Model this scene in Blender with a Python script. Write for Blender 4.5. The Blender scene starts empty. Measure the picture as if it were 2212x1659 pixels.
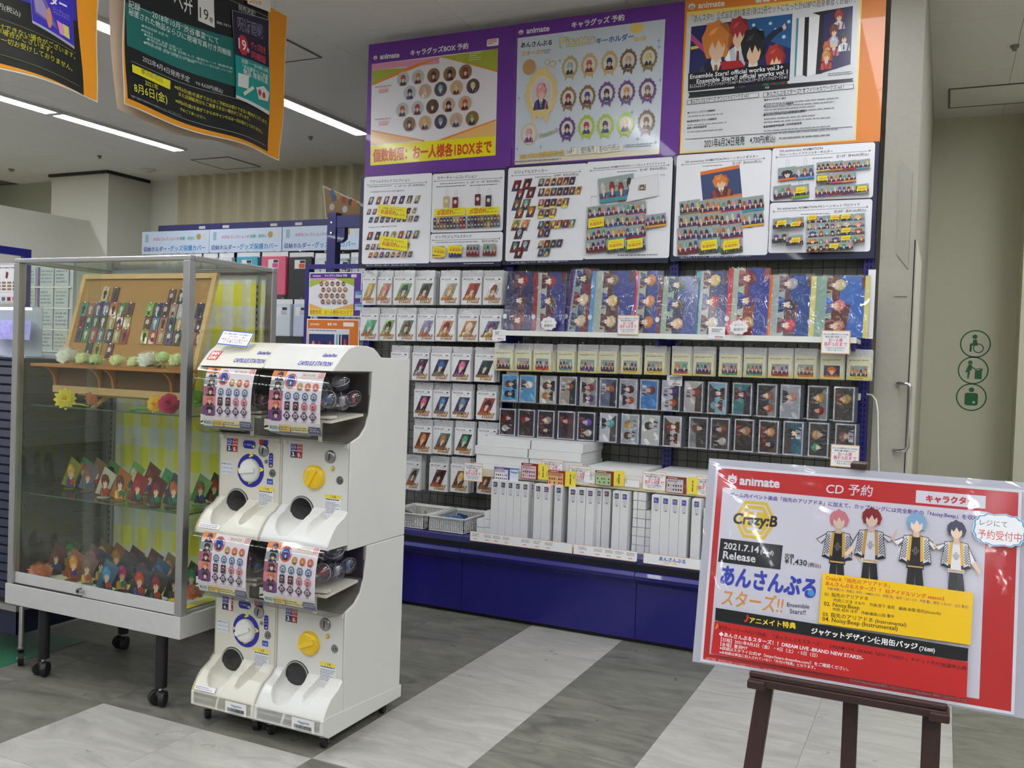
import bpy, math, random
import numpy as np
from mathutils import Vector, Matrix
random.seed(7)
SC = bpy.context.scene
COL = SC.collection
PI = math.pi

# ------------------------------------------------------------------ camera
F = 1989.4
CXY = (1106.0, 829.5)
def _axes(yaw, pitch, roll):
    cy, sy, cp, sp = math.cos(yaw), math.sin(yaw), math.cos(pitch), math.sin(pitch)
    f = Vector((sy*cp, cy*cp, sp)); r = Vector((cy, -sy, 0)); u = r.cross(f)
    c, s = math.cos(roll), math.sin(roll)
    return r*c + u*s, u*c - r*s, f
CR, CU, CF = _axes(-4.37649252e-01, -2.50234116e-02, 3.56442126e-02)
CAM = Vector((0, 0, 1.27))
cam_d = bpy.data.cameras.new('camera'); cam = bpy.data.objects.new('camera', cam_d); COL.objects.link(cam)
cam_d.sensor_width = 36; cam_d.lens = F/2212*36; cam_d.clip_start = 0.05
m = Matrix.Identity(4)
for i in range(3):
    m[i][0] = CR[i]; m[i][1] = CU[i]; m[i][2] = -CF[i]; m[i][3] = CAM[i]
cam.matrix_world = m
SC.camera = cam
# ------------------------------------------------------------------ world, view
w = bpy.data.worlds.new('world'); SC.world = w; w.use_nodes = True
w.node_tree.nodes['Background'].inputs[0].default_value = (.9, .93, 1, 1)
w.node_tree.nodes['Background'].inputs[1].default_value = .3
vs = SC.view_settings
vs.view_transform = 'Standard'; vs.look = 'None'; vs.gamma = 1; vs.use_curve_mapping = False
vs.exposure = 0.13
LAMP = 30            # strength of the ceiling tubes
SC.cycles.max_bounces = 8; SC.cycles.transparent_max_bounces = 24
SC.cycles.diffuse_bounces = 5; SC.cycles.glossy_bounces = 3
SC.cycles.caustics_reflective = False; SC.cycles.caustics_refractive = False
SC.cycles.sample_clamp_indirect = 6
SC.cycles.use_denoising = True

# ------------------------------------------------------------------ measuring
def ray(x, y): return CR*((x-CXY[0])/F) - CU*((y-CXY[1])/F) + CF
def onY(x, y, Y): d = ray(x, y); return CAM + d*((Y-CAM.y)/d.y)
def onX(x, y, X): d = ray(x, y); return CAM + d*((X-CAM.x)/d.x)
def onZ(x, y, Z): d = ray(x, y); return CAM + d*((Z-CAM.z)/d.z)

# ------------------------------------------------------------------ materials
def lin(h):
    if not isinstance(h, str): return tuple(h)
    v = [int(h[i:i+2], 16)/255 for i in (0, 2, 4)]
    return tuple(c/12.92 if c <= .04045 else ((c+.055)/1.055)**2.4 for c in v)
MATS = {}
def mat(name, col='cccccc', rough=.5, metal=0, noise=0, nscale=30, bump=0, spec=.5, coat=0, emit=0, aniso=None, bscale=None):
    if name in MATS: return MATS[name]
    M = bpy.data.materials.new(name); M.use_nodes = True; MATS[name] = M
    nt = M.node_tree; b = nt.nodes['Principled BSDF']
    c = lin(col)
    b.inputs['Base Color'].default_value = (*c, 1); b.inputs['Roughness'].default_value = rough
    b.inputs['Metallic'].default_value = metal; b.inputs['Specular IOR Level'].default_value = spec
    b.inputs['Coat Weight'].default_value = coat
    if emit: b.inputs['Emission Color'].default_value = (*c, 1); b.inputs['Emission Strength'].default_value = emit
    if noise or bump:
        tc = nt.nodes.new('ShaderNodeTexCoord'); src = tc.outputs['Object']
        if aniso:
            mp = nt.nodes.new('ShaderNodeMapping'); mp.inputs['Scale'].default_value = aniso
            nt.links.new(src, mp.inputs['Vector']); src = mp.outputs[0]
        n = nt.nodes.new('ShaderNodeTexNoise'); n.inputs['Scale'].default_value = nscale; n.inputs['Detail'].default_value = 5
        nt.links.new(src, n.inputs['Vector'])
        if noise:
            r = nt.nodes.new('ShaderNodeMapRange'); r.inputs['From Min'].default_value = .3; r.inputs['From Max'].default_value = .7
            r.inputs['To Min'].default_value = 1-noise; r.inputs['To Max'].default_value = 1+noise
            nt.links.new(n.outputs['Fac'], r.inputs['Value'])
            mx = nt.nodes.new('ShaderNodeVectorMath'); mx.operation = 'SCALE'; mx.inputs[0].default_value = c
            nt.links.new(r.outputs[0], mx.inputs['Scale']); nt.links.new(mx.outputs[0], b.inputs['Base Color'])
        if bump:
            n2 = n
            if bscale:
                n2 = nt.nodes.new('ShaderNodeTexNoise'); n2.inputs['Scale'].default_value = bscale; nt.links.new(src, n2.inputs['Vector'])
            bp = nt.nodes.new('ShaderNodeBump'); bp.inputs['Strength'].default_value = 1; bp.inputs['Distance'].default_value = bump
            nt.links.new(n2.outputs['Fac'], bp.inputs['Height']); nt.links.new(bp.outputs[0], b.inputs['Normal'])
    return M
def clear(name, tint='ffffff', base=.04, fres=.6, rough=.03, bump=0, bscale=20):
    if name in MATS: return MATS[name]
    M = bpy.data.materials.new(name); M.use_nodes = True; MATS[name] = M
    nt = M.node_tree; nt.nodes.clear(); N = nt.nodes.new; L = nt.links.new
    out = N('ShaderNodeOutputMaterial'); mix = N('ShaderNodeMixShader'); tr = N('ShaderNodeBsdfTransparent'); gl = N('ShaderNodeBsdfGlossy')
    tr.inputs[0].default_value = (*lin(tint), 1); gl.inputs['Roughness'].default_value = rough
    lw = N('ShaderNodeFresnel'); ge = N('ShaderNodeNewGeometry'); mi = N('ShaderNodeMapRange'); mi.inputs['To Min'].default_value = 1.45; mi.inputs['To Max'].default_value = 1/1.45
    L(ge.outputs['Backfacing'], mi.inputs['Value']); L(mi.outputs[0], lw.inputs['IOR'])
    ma = N('ShaderNodeMath'); ma.operation = 'MULTIPLY_ADD'; ma.inputs[1].default_value = fres; ma.inputs[2].default_value = base
    L(lw.outputs[0], ma.inputs[0]); L(ma.outputs[0], mix.inputs[0]); L(tr.outputs[0], mix.inputs[1]); L(gl.outputs[0], mix.inputs[2]); L(mix.outputs[0], out.inputs[0])
    if bump:
        tc = N('ShaderNodeTexCoord'); n = N('ShaderNodeTexNoise'); n.inputs['Scale'].default_value = bscale; n.inputs['Detail'].default_value = 3; n.inputs['Distortion'].default_value = 1.2
        bp = N('ShaderNodeBump'); bp.inputs['Distance'].default_value = bump; bp.inputs['Strength'].default_value = 1
        L(tc.outputs['Object'], n.inputs['Vector']); L(n.outputs['Fac'], bp.inputs['Height']); L(bp.outputs[0], gl.inputs['Normal']); L(bp.outputs[0], lw.inputs['Normal'])
    return M
def ink_material(name='ink', rough=.4, spec=.4, coat=0):
    if name in MATS: return MATS[name]
    M = bpy.data.materials.new(name); M.use_nodes = True; MATS[name] = M
    nt = M.node_tree; b = nt.nodes['Principled BSDF']
    a = nt.nodes.new('ShaderNodeAttribute'); a.attribute_name = 'tone'
    nt.links.new(a.outputs['Color'], b.inputs['Base Color'])
    b.inputs['Roughness'].default_value = rough; b.inputs['Specular IOR Level'].default_value = spec; b.inputs['Coat Weight'].default_value = coat; b.inputs['Coat Roughness'].default_value = .08
    return M
INK = ink_material(); INKG = ink_material('glossy_ink', .25, .5, .25)
WHITE = mat('white_plastic', 'e9eae6', .35)
MACH = mat('machine_white', 'd9d9d5', .32, noise=.02, nscale=6, coat=.1)
PAPER = mat('white_card', 'f2f3f7', .6)
BLUE = mat('blue_enamel', '26257c', .3, coat=.3)
BLUEB = mat('blue_base_enamel', '191770', .33, coat=.25, noise=.06, nscale=300)
BLACK = mat('black_rubber', '17171a', .55)
ALU = mat('brushed_aluminium', 'b8b8ba', .34, metal=.85, bump=.0004, nscale=60, aniso=(1, 1, .05))
CHROME = mat('chrome', 'd8d8da', .15, metal=1)
WIRE = mat('dark_wire', '1c1c1e', .45)
FILM = clear('cellophane', 'ffffff', .03, .9, .10, bump=.02, bscale=22)
GLASS = clear('case_glass', 'fafdfa', .015, .9, .01)
FILM2 = clear('file_film', 'fdfdff', .02, 1, .07, bump=.06, bscale=6)
SHELFG = clear('shelf_glass', 'eaf4ec', .04, .9, .02)
DOMEC = clear('clear_plastic', 'f4f4f6', .02, .6, .07)
ACRY = clear('acrylic', 'f8f8fa', .05, .8, .05)

# ------------------------------------------------------------------ objects
def wloc(o):
    v = Vector((0, 0, 0))
    while o is not None: v += o.location; o = o.parent
    return v
def props(o, label=None, cat=None, group=None, kind=None):
    if label: o['label'] = label
    if cat: o['category'] = cat
    if group: o['group'] = group
    if kind: o['kind'] = kind
    return o
def T(name, label, cat, loc=(0, 0, 0), group=None):
    o = bpy.data.objects.new(name, None); COL.objects.link(o); o.location = loc; o.empty_display_size = .05
    return props(o, label, cat, group)
class MB:
    def __init__(s): s.v = []; s.f = []
    def add(s, vs_, fs): n = len(s.v); s.v += [tuple(v) for v in vs_]; s.f += [tuple(i+n for i in f) for f in fs]; return s
    def box(s, x0, x1, y0, y1, z0, z1):
        return s.add([(x0,y0,z0),(x1,y0,z0),(x1,y1,z0),(x0,y1,z0),(x0,y0,z1),(x1,y0,z1),(x1,y1,z1),(x0,y1,z1)],
                     [(0,3,2,1),(4,5,6,7),(0,1,5,4),(1,2,6,5),(2,3,7,6),(3,0,4,7)])
    def prism(s, pts, axis, a, b):
        n = len(pts)
        def P(p, t): return {'x': (t, p[0], p[1]), 'y': (p[0], t, p[1]), 'z': (p[0], p[1], t)}[axis]
        return s.add([P(p, a) for p in pts]+[P(p, b) for p in pts], [tuple(range(n))[::-1], tuple(range(n, 2*n))]+[(i, (i+1) % n, n+(i+1) % n, n+i) for i in range(n)])
    def cyl(s, p0, p1, r, n=12, r1=None, cap=True):
        p0 = Vector(p0); p1 = Vector(p1); d = (p1-p0).normalized(); r1 = r if r1 is None else r1
        a = d.orthogonal().normalized(); b = d.cross(a)
        V = [p0+(a*math.cos(2*PI*i/n)+b*math.sin(2*PI*i/n))*r for i in range(n)]+[p1+(a*math.cos(2*PI*i/n)+b*math.sin(2*PI*i/n))*r1 for i in range(n)]
        return s.add(V, [(i, (i+1) % n, n+(i+1) % n, n+i) for i in range(n)]+([tuple(range(n))[::-1], tuple(range(n, 2*n))] if cap else []))
    def tube(s, path, r, n=6):
        path = [Vector(p) for p in path]; V = []; Fs = []; a = None
        for k, p in enumerate(path):
            d = (path[min(k+1, len(path)-1)]-path[max(k-1, 0)]).normalized()
            a = d.orthogonal().normalized() if a is None else (a-d*a.dot(d)).normalized()
            b = d.cross(a)
            V += [p+(a*math.cos(2*PI*i/n)+b*math.sin(2*PI*i/n))*r for i in range(n)]
        for k in range(len(path)-1):
            Fs += [(k*n+i, k*n+(i+1) % n, (k+1)*n+(i+1) % n, (k+1)*n+i) for i in range(n)]
        m_ = (len(path)-1)*n
        return s.add(V, Fs+[tuple(range(n))[::-1], tuple(range(m_, m_+n))])
    def lathe(s, prof, c, axis='z', n=20):
        V = []; Fs = []; c = Vector(c)
        for r, h in prof:
            for i in range(n):
                x, y = r*math.cos(2*PI*i/n), r*math.sin(2*PI*i/n)
                V.append(c+Vector({'z': (x, y, h), 'y': (x, -h, y), 'x': (h, x, y)}[axis]))
        for k in range(len(prof)-1):
            Fs += [(k*n+i, k*n+(i+1) % n, (k+1)*n+(i+1) % n, (k+1)*n+i) for i in range(n)]
        return s.add(V, Fs)
    def ball(s, c, r, n=10, sq=(1, 1, 1)):
        c = Vector(c); V = []; Fs = []; h = n//2
        for j in range(h+1):
            t = PI*j/h
            for i in range(n):
                a = 2*PI*i/n
                V.append(c+Vector((r*sq[0]*math.sin(t)*math.cos(a), r*sq[1]*math.sin(t)*math.sin(a), r*sq[2]*math.cos(t))))
        for j in range(h):
            Fs += [(j*n+i, (j+1)*n+i, (j+1)*n+(i+1) % n, j*n+(i+1) % n) for i in range(n)]
        return s.add(V, Fs)
    def grid(s, fn, nu, nv):
        V = [fn(i/nu, j/nv) for j in range(nv+1) for i in range(nu+1)]
        return s.add(V, [(j*(nu+1)+i, j*(nu+1)+i+1, (j+1)*(nu+1)+i+1, (j+1)*(nu+1)+i) for j in range(nv) for i in range(nu)])
    def build(s, name, material, parent=None, smooth=None, bevel=0, kind=None, label=None, world=True, seg=2):
        off = wloc(parent) if (parent is not None and world) else Vector((0, 0, 0))
        me = bpy.data.meshes.new(name)
        me.from_pydata([(v[0]-off.x, v[1]-off.y, v[2]-off.z) for v in s.v], [], s.f)
        me.validate(); me.update()
        if smooth is not None:
            me.polygons.foreach_set('use_smooth', [True]*len(me.polygons)); me.set_sharp_from_angle(angle=smooth)
        o = bpy.data.objects.new(name, me); COL.objects.link(o); me.materials.append(material)
        if parent is not None: o.parent = parent
        if bevel:
            b = o.modifiers.new('bevel', 'BEVEL'); b.width = bevel; b.segments = seg; b.limit_method = 'ANGLE'; b.angle_limit = .6
        if kind: o['kind'] = kind
        if label: o['label'] = label
        return o
def copy_tree(o, parent=None):
    c = o.copy(); COL.objects.link(c); c.parent = parent
    for ch in list(o.children): copy_tree(ch, c)
    return c
ORD = ['first', 'second', 'third', 'fourth', 'fifth', 'sixth', 'seventh', 'eighth', 'ninth', 'tenth', 'eleventh', 'twelfth', 'thirteenth', 'fourteenth', 'fifteenth', 'sixteenth', 'seventeenth', 'eighteenth', 'nineteenth', 'twentieth', 'twenty-first', 'twenty-second', 'twenty-third', 'twenty-fourth']

# ------------------------------------------------------------------ flat print
_TC = {}
def glyphs(s, bold=0, res=1):
    if len(s) < 45: res = max(res, 2)
    k = (s, bold, res)
    if k not in _TC:
        cu = bpy.data.curves.new('t', 'FONT'); cu.body = s; cu.size = 1; cu.resolution_u = res; cu.offset = bold
        ob = bpy.data.objects.new('t', cu); me = bpy.data.meshes.new_from_object(ob)
        V = [(v.co.x, v.co.y) for v in me.vertices]; P = [tuple(p.vertices) for p in me.polygons]; P = [f for f in P if max(V[i][0] for i in f)-min(V[i][0] for i in f) < 1.2]
        bpy.data.objects.remove(ob); bpy.data.meshes.remove(me); bpy.data.curves.remove(cu)
        xs = [v[0] for v in V] or [0, 1]
        _TC[k] = (V, P, min(xs), max(xs))
    return _TC[k]
class Ink:
    """Flat print on a plane O + u*U + v*V; the side that shows is N. Coordinates are metres on the sheet, or photo readings through P()."""
    def __init__(s, O, U=(1, 0, 0), V=(0, 0, 1), N=(0, -1, 0), crop=(1, 0, 0), start=.0006, step=1.5e-5, bend=None):
        s.O = Vector(O); s.U = Vector(U); s.V = Vector(V); s.N = Vector(N); s.crop = crop; s.d = start; s.step = step; s.bend = bend
        s.vs = []; s.fs = []; s.cs = []; s.x = lambda u, v: (u, v)
    def P(s, x, y):
        sc, ox, oy = s.crop; d = ray(x/sc+ox, y/sc+oy); h = CAM+d*((s.O-CAM).dot(s.N)/d.dot(s.N))-s.O
        return h.dot(s.U), h.dot(s.V)
    def poly(s, pts, col, faces=None):
        n = len(s.vs); s.d += s.step
        for u, v in pts: a, b = s.x(u, v); s.vs.append((a, b, s.d))
        for f in (faces if faces is not None else [tuple(range(len(pts)))]):
            s.fs.append(tuple(i+n for i in f)); s.cs.append(lin(col))
    def rect(s, u0, v0, u1, v1, col, r=0, nx=1, ny=1):
        if r:
            pts = []
            for cx, cy, a in ((u1-r, v1-r, 0), (u0+r, v1-r, 90), (u0+r, v0+r, 180), (u1-r, v0+r, 270)):
                pts += [(cx+r*math.cos(math.radians(a+k*30)), cy+r*math.sin(math.radians(a+k*30))) for k in range(4)]
            return s.poly(pts, col)
        if s.bend: nx = max(nx, int(abs(u1-u0)/.02)+1); ny = max(ny, int(abs(v1-v0)/.02)+1)
        s.poly([(u0+(u1-u0)*i/nx, v0+(v1-v0)*j/ny) for j in range(ny+1) for i in range(nx+1)], col,
               [(j*(nx+1)+i, j*(nx+1)+i+1, (j+1)*(nx+1)+i+1, (j+1)*(nx+1)+i) for j in range(ny) for i in range(nx)])
    def R(s, x0, y0, x1, y1, col, r=0):            # rectangle read off the photo by two corners
        xm, ym = (x0+x1)/2, (y0+y1)/2; s.rect(s.P(x0, ym)[0], s.P(xm, y1)[1], s.P(x1, ym)[0], s.P(xm, y0)[1], col, r)
    def Q(s, pts, col): s.poly([s.P(*p) for p in pts][::-1], col)
    def ell(s, u, v, ru, rv, col, n=14, a0=0, a1=2*PI):
        s.poly([(u+ru*math.cos(a0+(a1-a0)*i/n), v+rv*math.sin(a0+(a1-a0)*i/n)) for i in range(n)], col)
    def ring(s, u, v, r, t, col, n=20, ry=None):
        ry = ry or r
        s.poly([(u+(r-k*t)*math.cos(2*PI*i/n), v+(ry-k*t)*math.sin(2*PI*i/n)) for k in (0, 1) for i in range(n)], col,
               [(i, (i+1) % n, n+(i+1) % n, n+i) for i in range(n)])
    def frame(s, u0, v0, u1, v1, t, col):
        s.poly([(u0, v0), (u1, v0), (u1, v1), (u0, v1), (u0+t, v0+t), (u1-t, v0+t), (u1-t, v1-t), (u0+t, v1-t)], col, [(0, 1, 5, 4), (1, 2, 6, 5), (2, 3, 7, 6), (3, 0, 4, 7)])
    def text(s, t, u0, v0, u1, v1=None, col='111111', h=None, bold=.012, res=1, halo=None, sk=0):
        """baseline from (u0,v0) to (u1,v1); h is the letter height (em*0.75) when it differs from natural"""
        v1 = v0 if v1 is None else v1
        if halo: s.text(t, u0, v0, u1, v1, halo[0], h, bold+halo[1], res, None, sk); s.d += 1e-4
        off = min(bold, .007); ex = bold-off
        if s.bend or bold <= .012: off = bold if all(ord(c) < 0x4E00 for c in t) else off; ex = 0
        V, Pl, a, b = glyphs(t, off, res); W = math.hypot(u1-u0, v1-v0); k = W/(b-a); ky = k if h is None else h/.75
        cu, cv = (u1-u0)/W, (v1-v0)/W
        for ox, oy in ([(0, 0)] if ex <= 0 else [(-ex, -ex), (ex, -ex), (-ex, ex), (ex, ex)]):
            s.poly([(u0+((x+ox-a)*k+sk*(y+oy)*ky)*cu-(y+oy)*ky*cv, v0+((x+ox-a)*k+sk*(y+oy)*ky)*cv+(y+oy)*ky*cu) for x, y in V], col, Pl)
    def X(s, t, x0, y0, x1, y1, col='111111', h=None, **kw):
        a = s.P(x0, y0); b = s.P(x1, y1); s.text(t, a[0], a[1], b[0], b[1], col, h, **kw)
    def greek(s, u0, v0, u1, v1, n, col='555560', fill=.5, rnd=True):
        """lines of print too fine to read"""
        dv = (v1-v0)/n; pts = []; fs = []
        for i in range(n):
            u = u0; y = v0+dv*i+dv*(1-fill)/2; e = u1 if not rnd else u1-(u1-u0)*random.choice((0, .1, .3, .05))
            while u < e:
                L = min(random.uniform(.6, 2.4)*dv, e-u); k = len(pts)
                pts += [(u, y), (u+L, y), (u+L, y+dv*fill), (u, y+dv*fill)]; fs.append((k, k+1, k+2, k+3)); u += L+dv*random.uniform(.15, .4)
        if pts: s.poly(pts, col, fs)
    def G(s, x0, y0, x1, y1, n, col='555560', fill=.45): b = s.P(x0, y1)[1]; d = s.P(x0, y0)[1]; s.greek(s.P(x0, y0)[0], b, s.P(x1, y0)[0], max(d, b+.004), n, col, fill)
    def bust(s, u, v, w, h, bg, hair, cloth, sk=0, face='e9c6a6', rot=0, full=True):
        """a plain featureless head and shoulders in the picture's colours"""
        old = s.x; c, q = math.cos(rot), math.sin(rot)
        def f(a, b): a2 = a*w+b*h*sk; b2 = b*h; return old(u+a2*c-b2*q, v+a2*q+b2*c)
        s.x = f
        if full: s.poly([(-.5, -.5), (.5, -.5), (.5, .5), (-.5, .5)], bg)
        hc = lin(hair); hi = tuple(min(1, c*1.5+.03) for c in hc); lo = tuple(c*.55 for c in hc); cc = lin(cloth); cl2 = tuple(min(1, c*1.7+.02) for c in cc)
        if full:
            s.poly([(-.5, .1), (-.1, .5), (-.5, .5)], tuple(min(1, c*1.5+.02) for c in lin(bg))); s.poly([(.5, -.2), (.5, .3), (.2, .0)], tuple(c*.6 for c in lin(bg)))
        s.poly([(-.42, -.5), (.42, -.5), (.36, -.24), (.12, -.12), (-.12, -.12), (-.34, -.22)], cloth)
        s.poly([(-.34, -.22), (-.24, -.18), (-.16, -.5), (-.3, -.5)], cl2); s.poly([(.36, -.24), (.26, -.2), (.2, -.5), (.3, -.5)], lo)
        s.poly([(-.11, -.16), (0, -.38), (.11, -.16), (.08, -.05), (-.08, -.05)], 'e8e6e6'); s.poly([(-.03, -.2), (.03, -.2), (.05, -.44), (-.04, -.42)], lo)
        s.poly([(-.27, .05), (-.31, .2), (-.24, .30), (-.2, .40), (-.08, .40), (.02, .44), (.1, .38), (.22, .36), (.25, .24), (.32, .16), (.25, -.02), (.2, -.1), (-.2, -.1)], hair)
        s.poly([(.05, .38), (.22, .36), (.25, .24), (.32, .16), (.25, -.02), (.17, .1)], lo)
        s.ell(.005, .03, .165, .175, face, 9); s.poly([(-.09, -.1), (.1, -.1), (.0, -.18)], face)
        s.poly([(-.22, .2), (-.17, -.01), (-.09, .13), (-.03, .02), (.03, .15), (.12, .03), (.17, .15), (.21, .0), (.24, .22), (.05, .36)], hair)
        s.poly([(-.18, .22), (-.1, .3), (.02, .33), (-.06, .24)], hi)
        s.x = old
    def group(s, u, v, w, h, n, bg, cloth, rot=0, strip=None, hairs=None):
        old = s.x; c, q = math.cos(rot), math.sin(rot)
        s.x = lambda a, b: old(u+a*c-b*q, v+a*q+b*c)
        s.poly([(-w/2, -h/2), (w/2, -h/2), (w/2, h/2), (-w/2, h/2)], bg)
        s.poly([(-w/2, -h*.1), (w/2, -h*.1), (w/2, h/2), (-w/2, h/2)], '9aa6a0')
        for i in range(5):
            a, b, r = random.uniform(-w*.45, w*.4), random.uniform(h*.05, h*.45), h*.06; s.poly([(a, b), (a+r*2, b-r*.3), (a+r*1.6, b+r)], random.choice(['c8d0c4', '5a6a9a', 'b8a88a', '6a7a88']))
        for i in range(n):
            s.bust(-w/2+w*(i+.5)/n, -h*.06+random.uniform(-.06, .06)*h, w/n*1.05, h*.85, bg, random.choice(hairs or HAIR), cloth, full=False)
        if strip: s.poly([(-w/2, -h/2), (w/2, -h/2), (w/2, -h*.34), (-w/2, -h*.34)], strip)
        s.x = old
    def build(s, name='print', parent=None, material=None, label=None, kind='stuff'):
        off = wloc(parent) if parent is not None else Vector((0, 0, 0))
        out = []
        for u, v, d in s.vs:
            p = s.O+s.U*u+s.V*v+s.N*d
            if s.bend: p = s.bend(u, v, p)
            out.append(p-off)
        me = bpy.data.meshes.new(name); me.from_pydata(out, [], s.fs)
        cl = me.attributes.new('tone', 'FLOAT_COLOR', 'CORNER'); arr = []
        for f, c in zip(s.fs, s.cs): arr += [c[0], c[1], c[2], 1.0]*len(f)
        cl.data.foreach_set('color', arr); me.update()
        o = bpy.data.objects.new(name, me); COL.objects.link(o); me.materials.append(material or INK)
        if parent is not None: o.parent = parent
        if kind: o['kind'] = kind
        if label: o['label'] = label
        return o
HAIR = ['d8b878', 'b5532f', '2c2a3a', '6a3f92', 'e08a9a', '8a1f24', '7fb6c8', '5a3a2a', 'c8c4c0', '3a4f8a', 'd9822f', '4f9a7a']
CLOTH = ['4a1f2c', '2a2a5a', '5b1e22', '333a66', '6a2a2a', '262636']

# ================================================================== THE SETTING
def tile_mat(name, c1, c2, rough=.2):
    M = bpy.data.materials.new(name); M.use_nodes = True; nt = M.node_tree; N = nt.nodes.new; L = nt.links.new
    b = nt.nodes['Principled BSDF']; tc = N('ShaderNodeTexCoord'); oi = N('ShaderNodeObjectInfo')
    off = N('ShaderNodeVectorMath'); off.operation = 'SCALE'; off.inputs[0].default_value = (37, 53, 11); L(oi.outputs['Random'], off.inputs['Scale'])
    ad = N('ShaderNodeVectorMath'); L(tc.outputs['Object'], ad.inputs[0]); L(off.outputs[0], ad.inputs[1])
    mp = N('ShaderNodeMapping'); mp.inputs['Rotation'].default_value = (0, 0, -.25); mp.inputs['Scale'].default_value = (1.1, 3.4, 1); L(ad.outputs[0], mp.inputs[0])
    n = N('ShaderNodeTexNoise'); n.inputs['Scale'].default_value = 3.2; n.inputs['Detail'].default_value = 8; n.inputs['Roughness'].default_value = .62; n.inputs['Distortion'].default_value = 1.4; L(mp.outputs[0], n.inputs[0])
    r = N('ShaderNodeValToRGB'); r.color_ramp.elements[0].position = .3; r.color_ramp.elements[1].position = .72
    r.color_ramp.elements[0].color = (*lin(c1), 1); r.color_ramp.elements[1].color = (*lin(c2), 1)
    L(n.outputs['Fac'], r.inputs[0]); L(r.outputs[0], b.inputs['Base Color'])
    n2 = N('ShaderNodeTexNoise'); n2.inputs['Scale'].default_value = 14; n2.inputs['Detail'].default_value = 4; L(ad.outputs[0], n2.inputs[0])
    mr = N('ShaderNodeMapRange'); mr.inputs['To Min'].default_value = rough; mr.inputs['To Max'].default_value = rough+.25; L(n2.outputs['Fac'], mr.inputs[0]); L(mr.outputs[0], b.inputs['Roughness'])
    b.inputs['Specular IOR Level'].default_value = .45
    return M
TL = tile_mat('light_marble_tile', '9b9993', 'bfbdb5'); TD = tile_mat('dark_marble_tile', '57564f', '8a887d'); TG = tile_mat('green_tile', '1f6a48', '2c7e58')
XA, XB, YA, YB, ZC = -10.2, 3.6, -12.5, 7.5, 3.1
floor = MB().box(XA, XB, YA, YB, -.1, -.003).build('floor', mat('floor_bed', '8d8b84', .5), kind='structure')
P0, PX, PY = .457, -1.745, 2.345
def tile_kind(i, j):
    if j >= 0:
        if i <= -4: return TL if j == 1 and i < -4 else TD
        return {-1: TD, -2: TD, -3: TD, 0: TL, 1: TD, 2: TL, 3: TL}.get(i, TD)
    if i >= 0: return TD if i < 2 or i > 3 else TL
    return TL if i in (-1, -2) else TD
_tm = {}
for j in range(-3, 11):
    for i in range(-9, 8):
        k = tile_kind(i, j)
        if k not in _tm:
            q = MB().box(.0006, P0-.0006, .0006, P0-.0006, -.003, 0).build('tile', k); _tm[k] = q.data; bpy.data.objects.remove(q)
        o = bpy.data.objects.new('tile', _tm[k]); COL.objects.link(o); o.parent = floor; o.location = (PX+i*P0, PY+j*P0, 0)
GREENF = MB().box(-5.2, -3.29, 2.40, 2.80, 0, .0015).build('floor_marking', mat('green_floor', '2a7452', .3, noise=.06, nscale=40), kind='structure')
CEILM = mat('ceiling_board', 'eceae4', .85, noise=.05, nscale=260, bump=.0012, bscale=420)
ceil = MB().box(XA, XB, YA, YB, ZC+.012, ZC+.1).build('ceiling', mat('ceiling_bed', '77756f', .9), kind='structure')
cm = MB().box(.0012, .9078, .0012, .9078, 0, .012).build('panel', CEILM); cmd = cm.data; bpy.data.objects.remove(cm)
for i in range(-11, 4):
    for j in range(-20, 3):
        o = bpy.data.objects.new('panel', cmd); COL.objects.link(o); o.parent = ceil; o.location = (.29+i*.909, 5.28+j*.909, ZC)
WALL = mat('wall_paint', 'd0cdb8', .75, noise=.03, nscale=120, bump=.0008, bscale=300)
WALLW = mat('wall_paper_white', 'e2e0d4', .8, noise=.03, nscale=90, bump=.0006, bscale=260)
def wall(name, *b, m=WALLW): return MB().box(*b).build(name, m, kind='structure')
wall('wall_back', XA, -.14, 7.5, 7.62, 0, ZC)
wall('wall_back_corridor', -.14, XB, 7.25, 7.62, 0, ZC, m=WALL)
wall('wall_left', XA-.12, XA, YA, YB, 0, ZC)
wall('wall_right', XB, XB+.12, YA, 7.62, 0, ZC)
wall('wall_front', XA, XB, YA-.12, YA, 0, ZC)
wall('wall_corridor_side', .44, .6, 6.9, 7.25, 0, ZC, m=WALL)
wall('wall_column', -8.82, -7.965, 6.925, 7.5, 0, ZC)
wall('wall_partition', -8.36, -8.237, 4.6, 6.925, 0, 2.587)
wall('wall_recess', XA, -8.82, 7.2, 7.5, 0, ZC, m=mat('recess_paint', 'b0b09c', .8))
pil = wall('wall_pilaster', -.283, -.14, 4.46, 7.25, 0, ZC, m=mat('pilaster_paint', 'aaa699', .45, noise=.03, nscale=60))
# door leaf let into the side of the pilaster, its gap, plate and pull
door = MB().box(-.143, -.131, 4.475, 5.35, .01, 1.87).build('door_1', mat('door_paint', 'cfccbe', .5), kind='structure')
MB().box(-.142, -.1385, 4.457, 4.475, .01, 1.87).build('gap', mat('gap_dark', '0c0c0c', .9), door)
h = MB(); X0 = -.190
h.tube([(X0, 4.458, 1.228), (X0+.012, 4.425, 1.232), (X0+.050, 4.412, 1.232), (X0+.060, 4.41, 1.218), (X0+.060, 4.41, .955), (X0+.052, 4.412, .937), (X0+.012, 4.425, .932), (X0, 4.458, .932)], .0085, 10)
h.build('handle', CHROME, door, smooth=.9)
pl = MB().prism([(-.215, 2.23), (-.163, 2.17), (-.163, 1.74), (-.215, 1.81)], 'y', 4.452, 4.46).build('trim_1', mat('plate_paint', 'a29f92', .35), kind='structure')
MB().box(-.215, -.163, 4.4525, 4.46, 1.62, 1.66).build('hinge', mat('hinge_paint', 'aaa79a', .4), pl)
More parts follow.
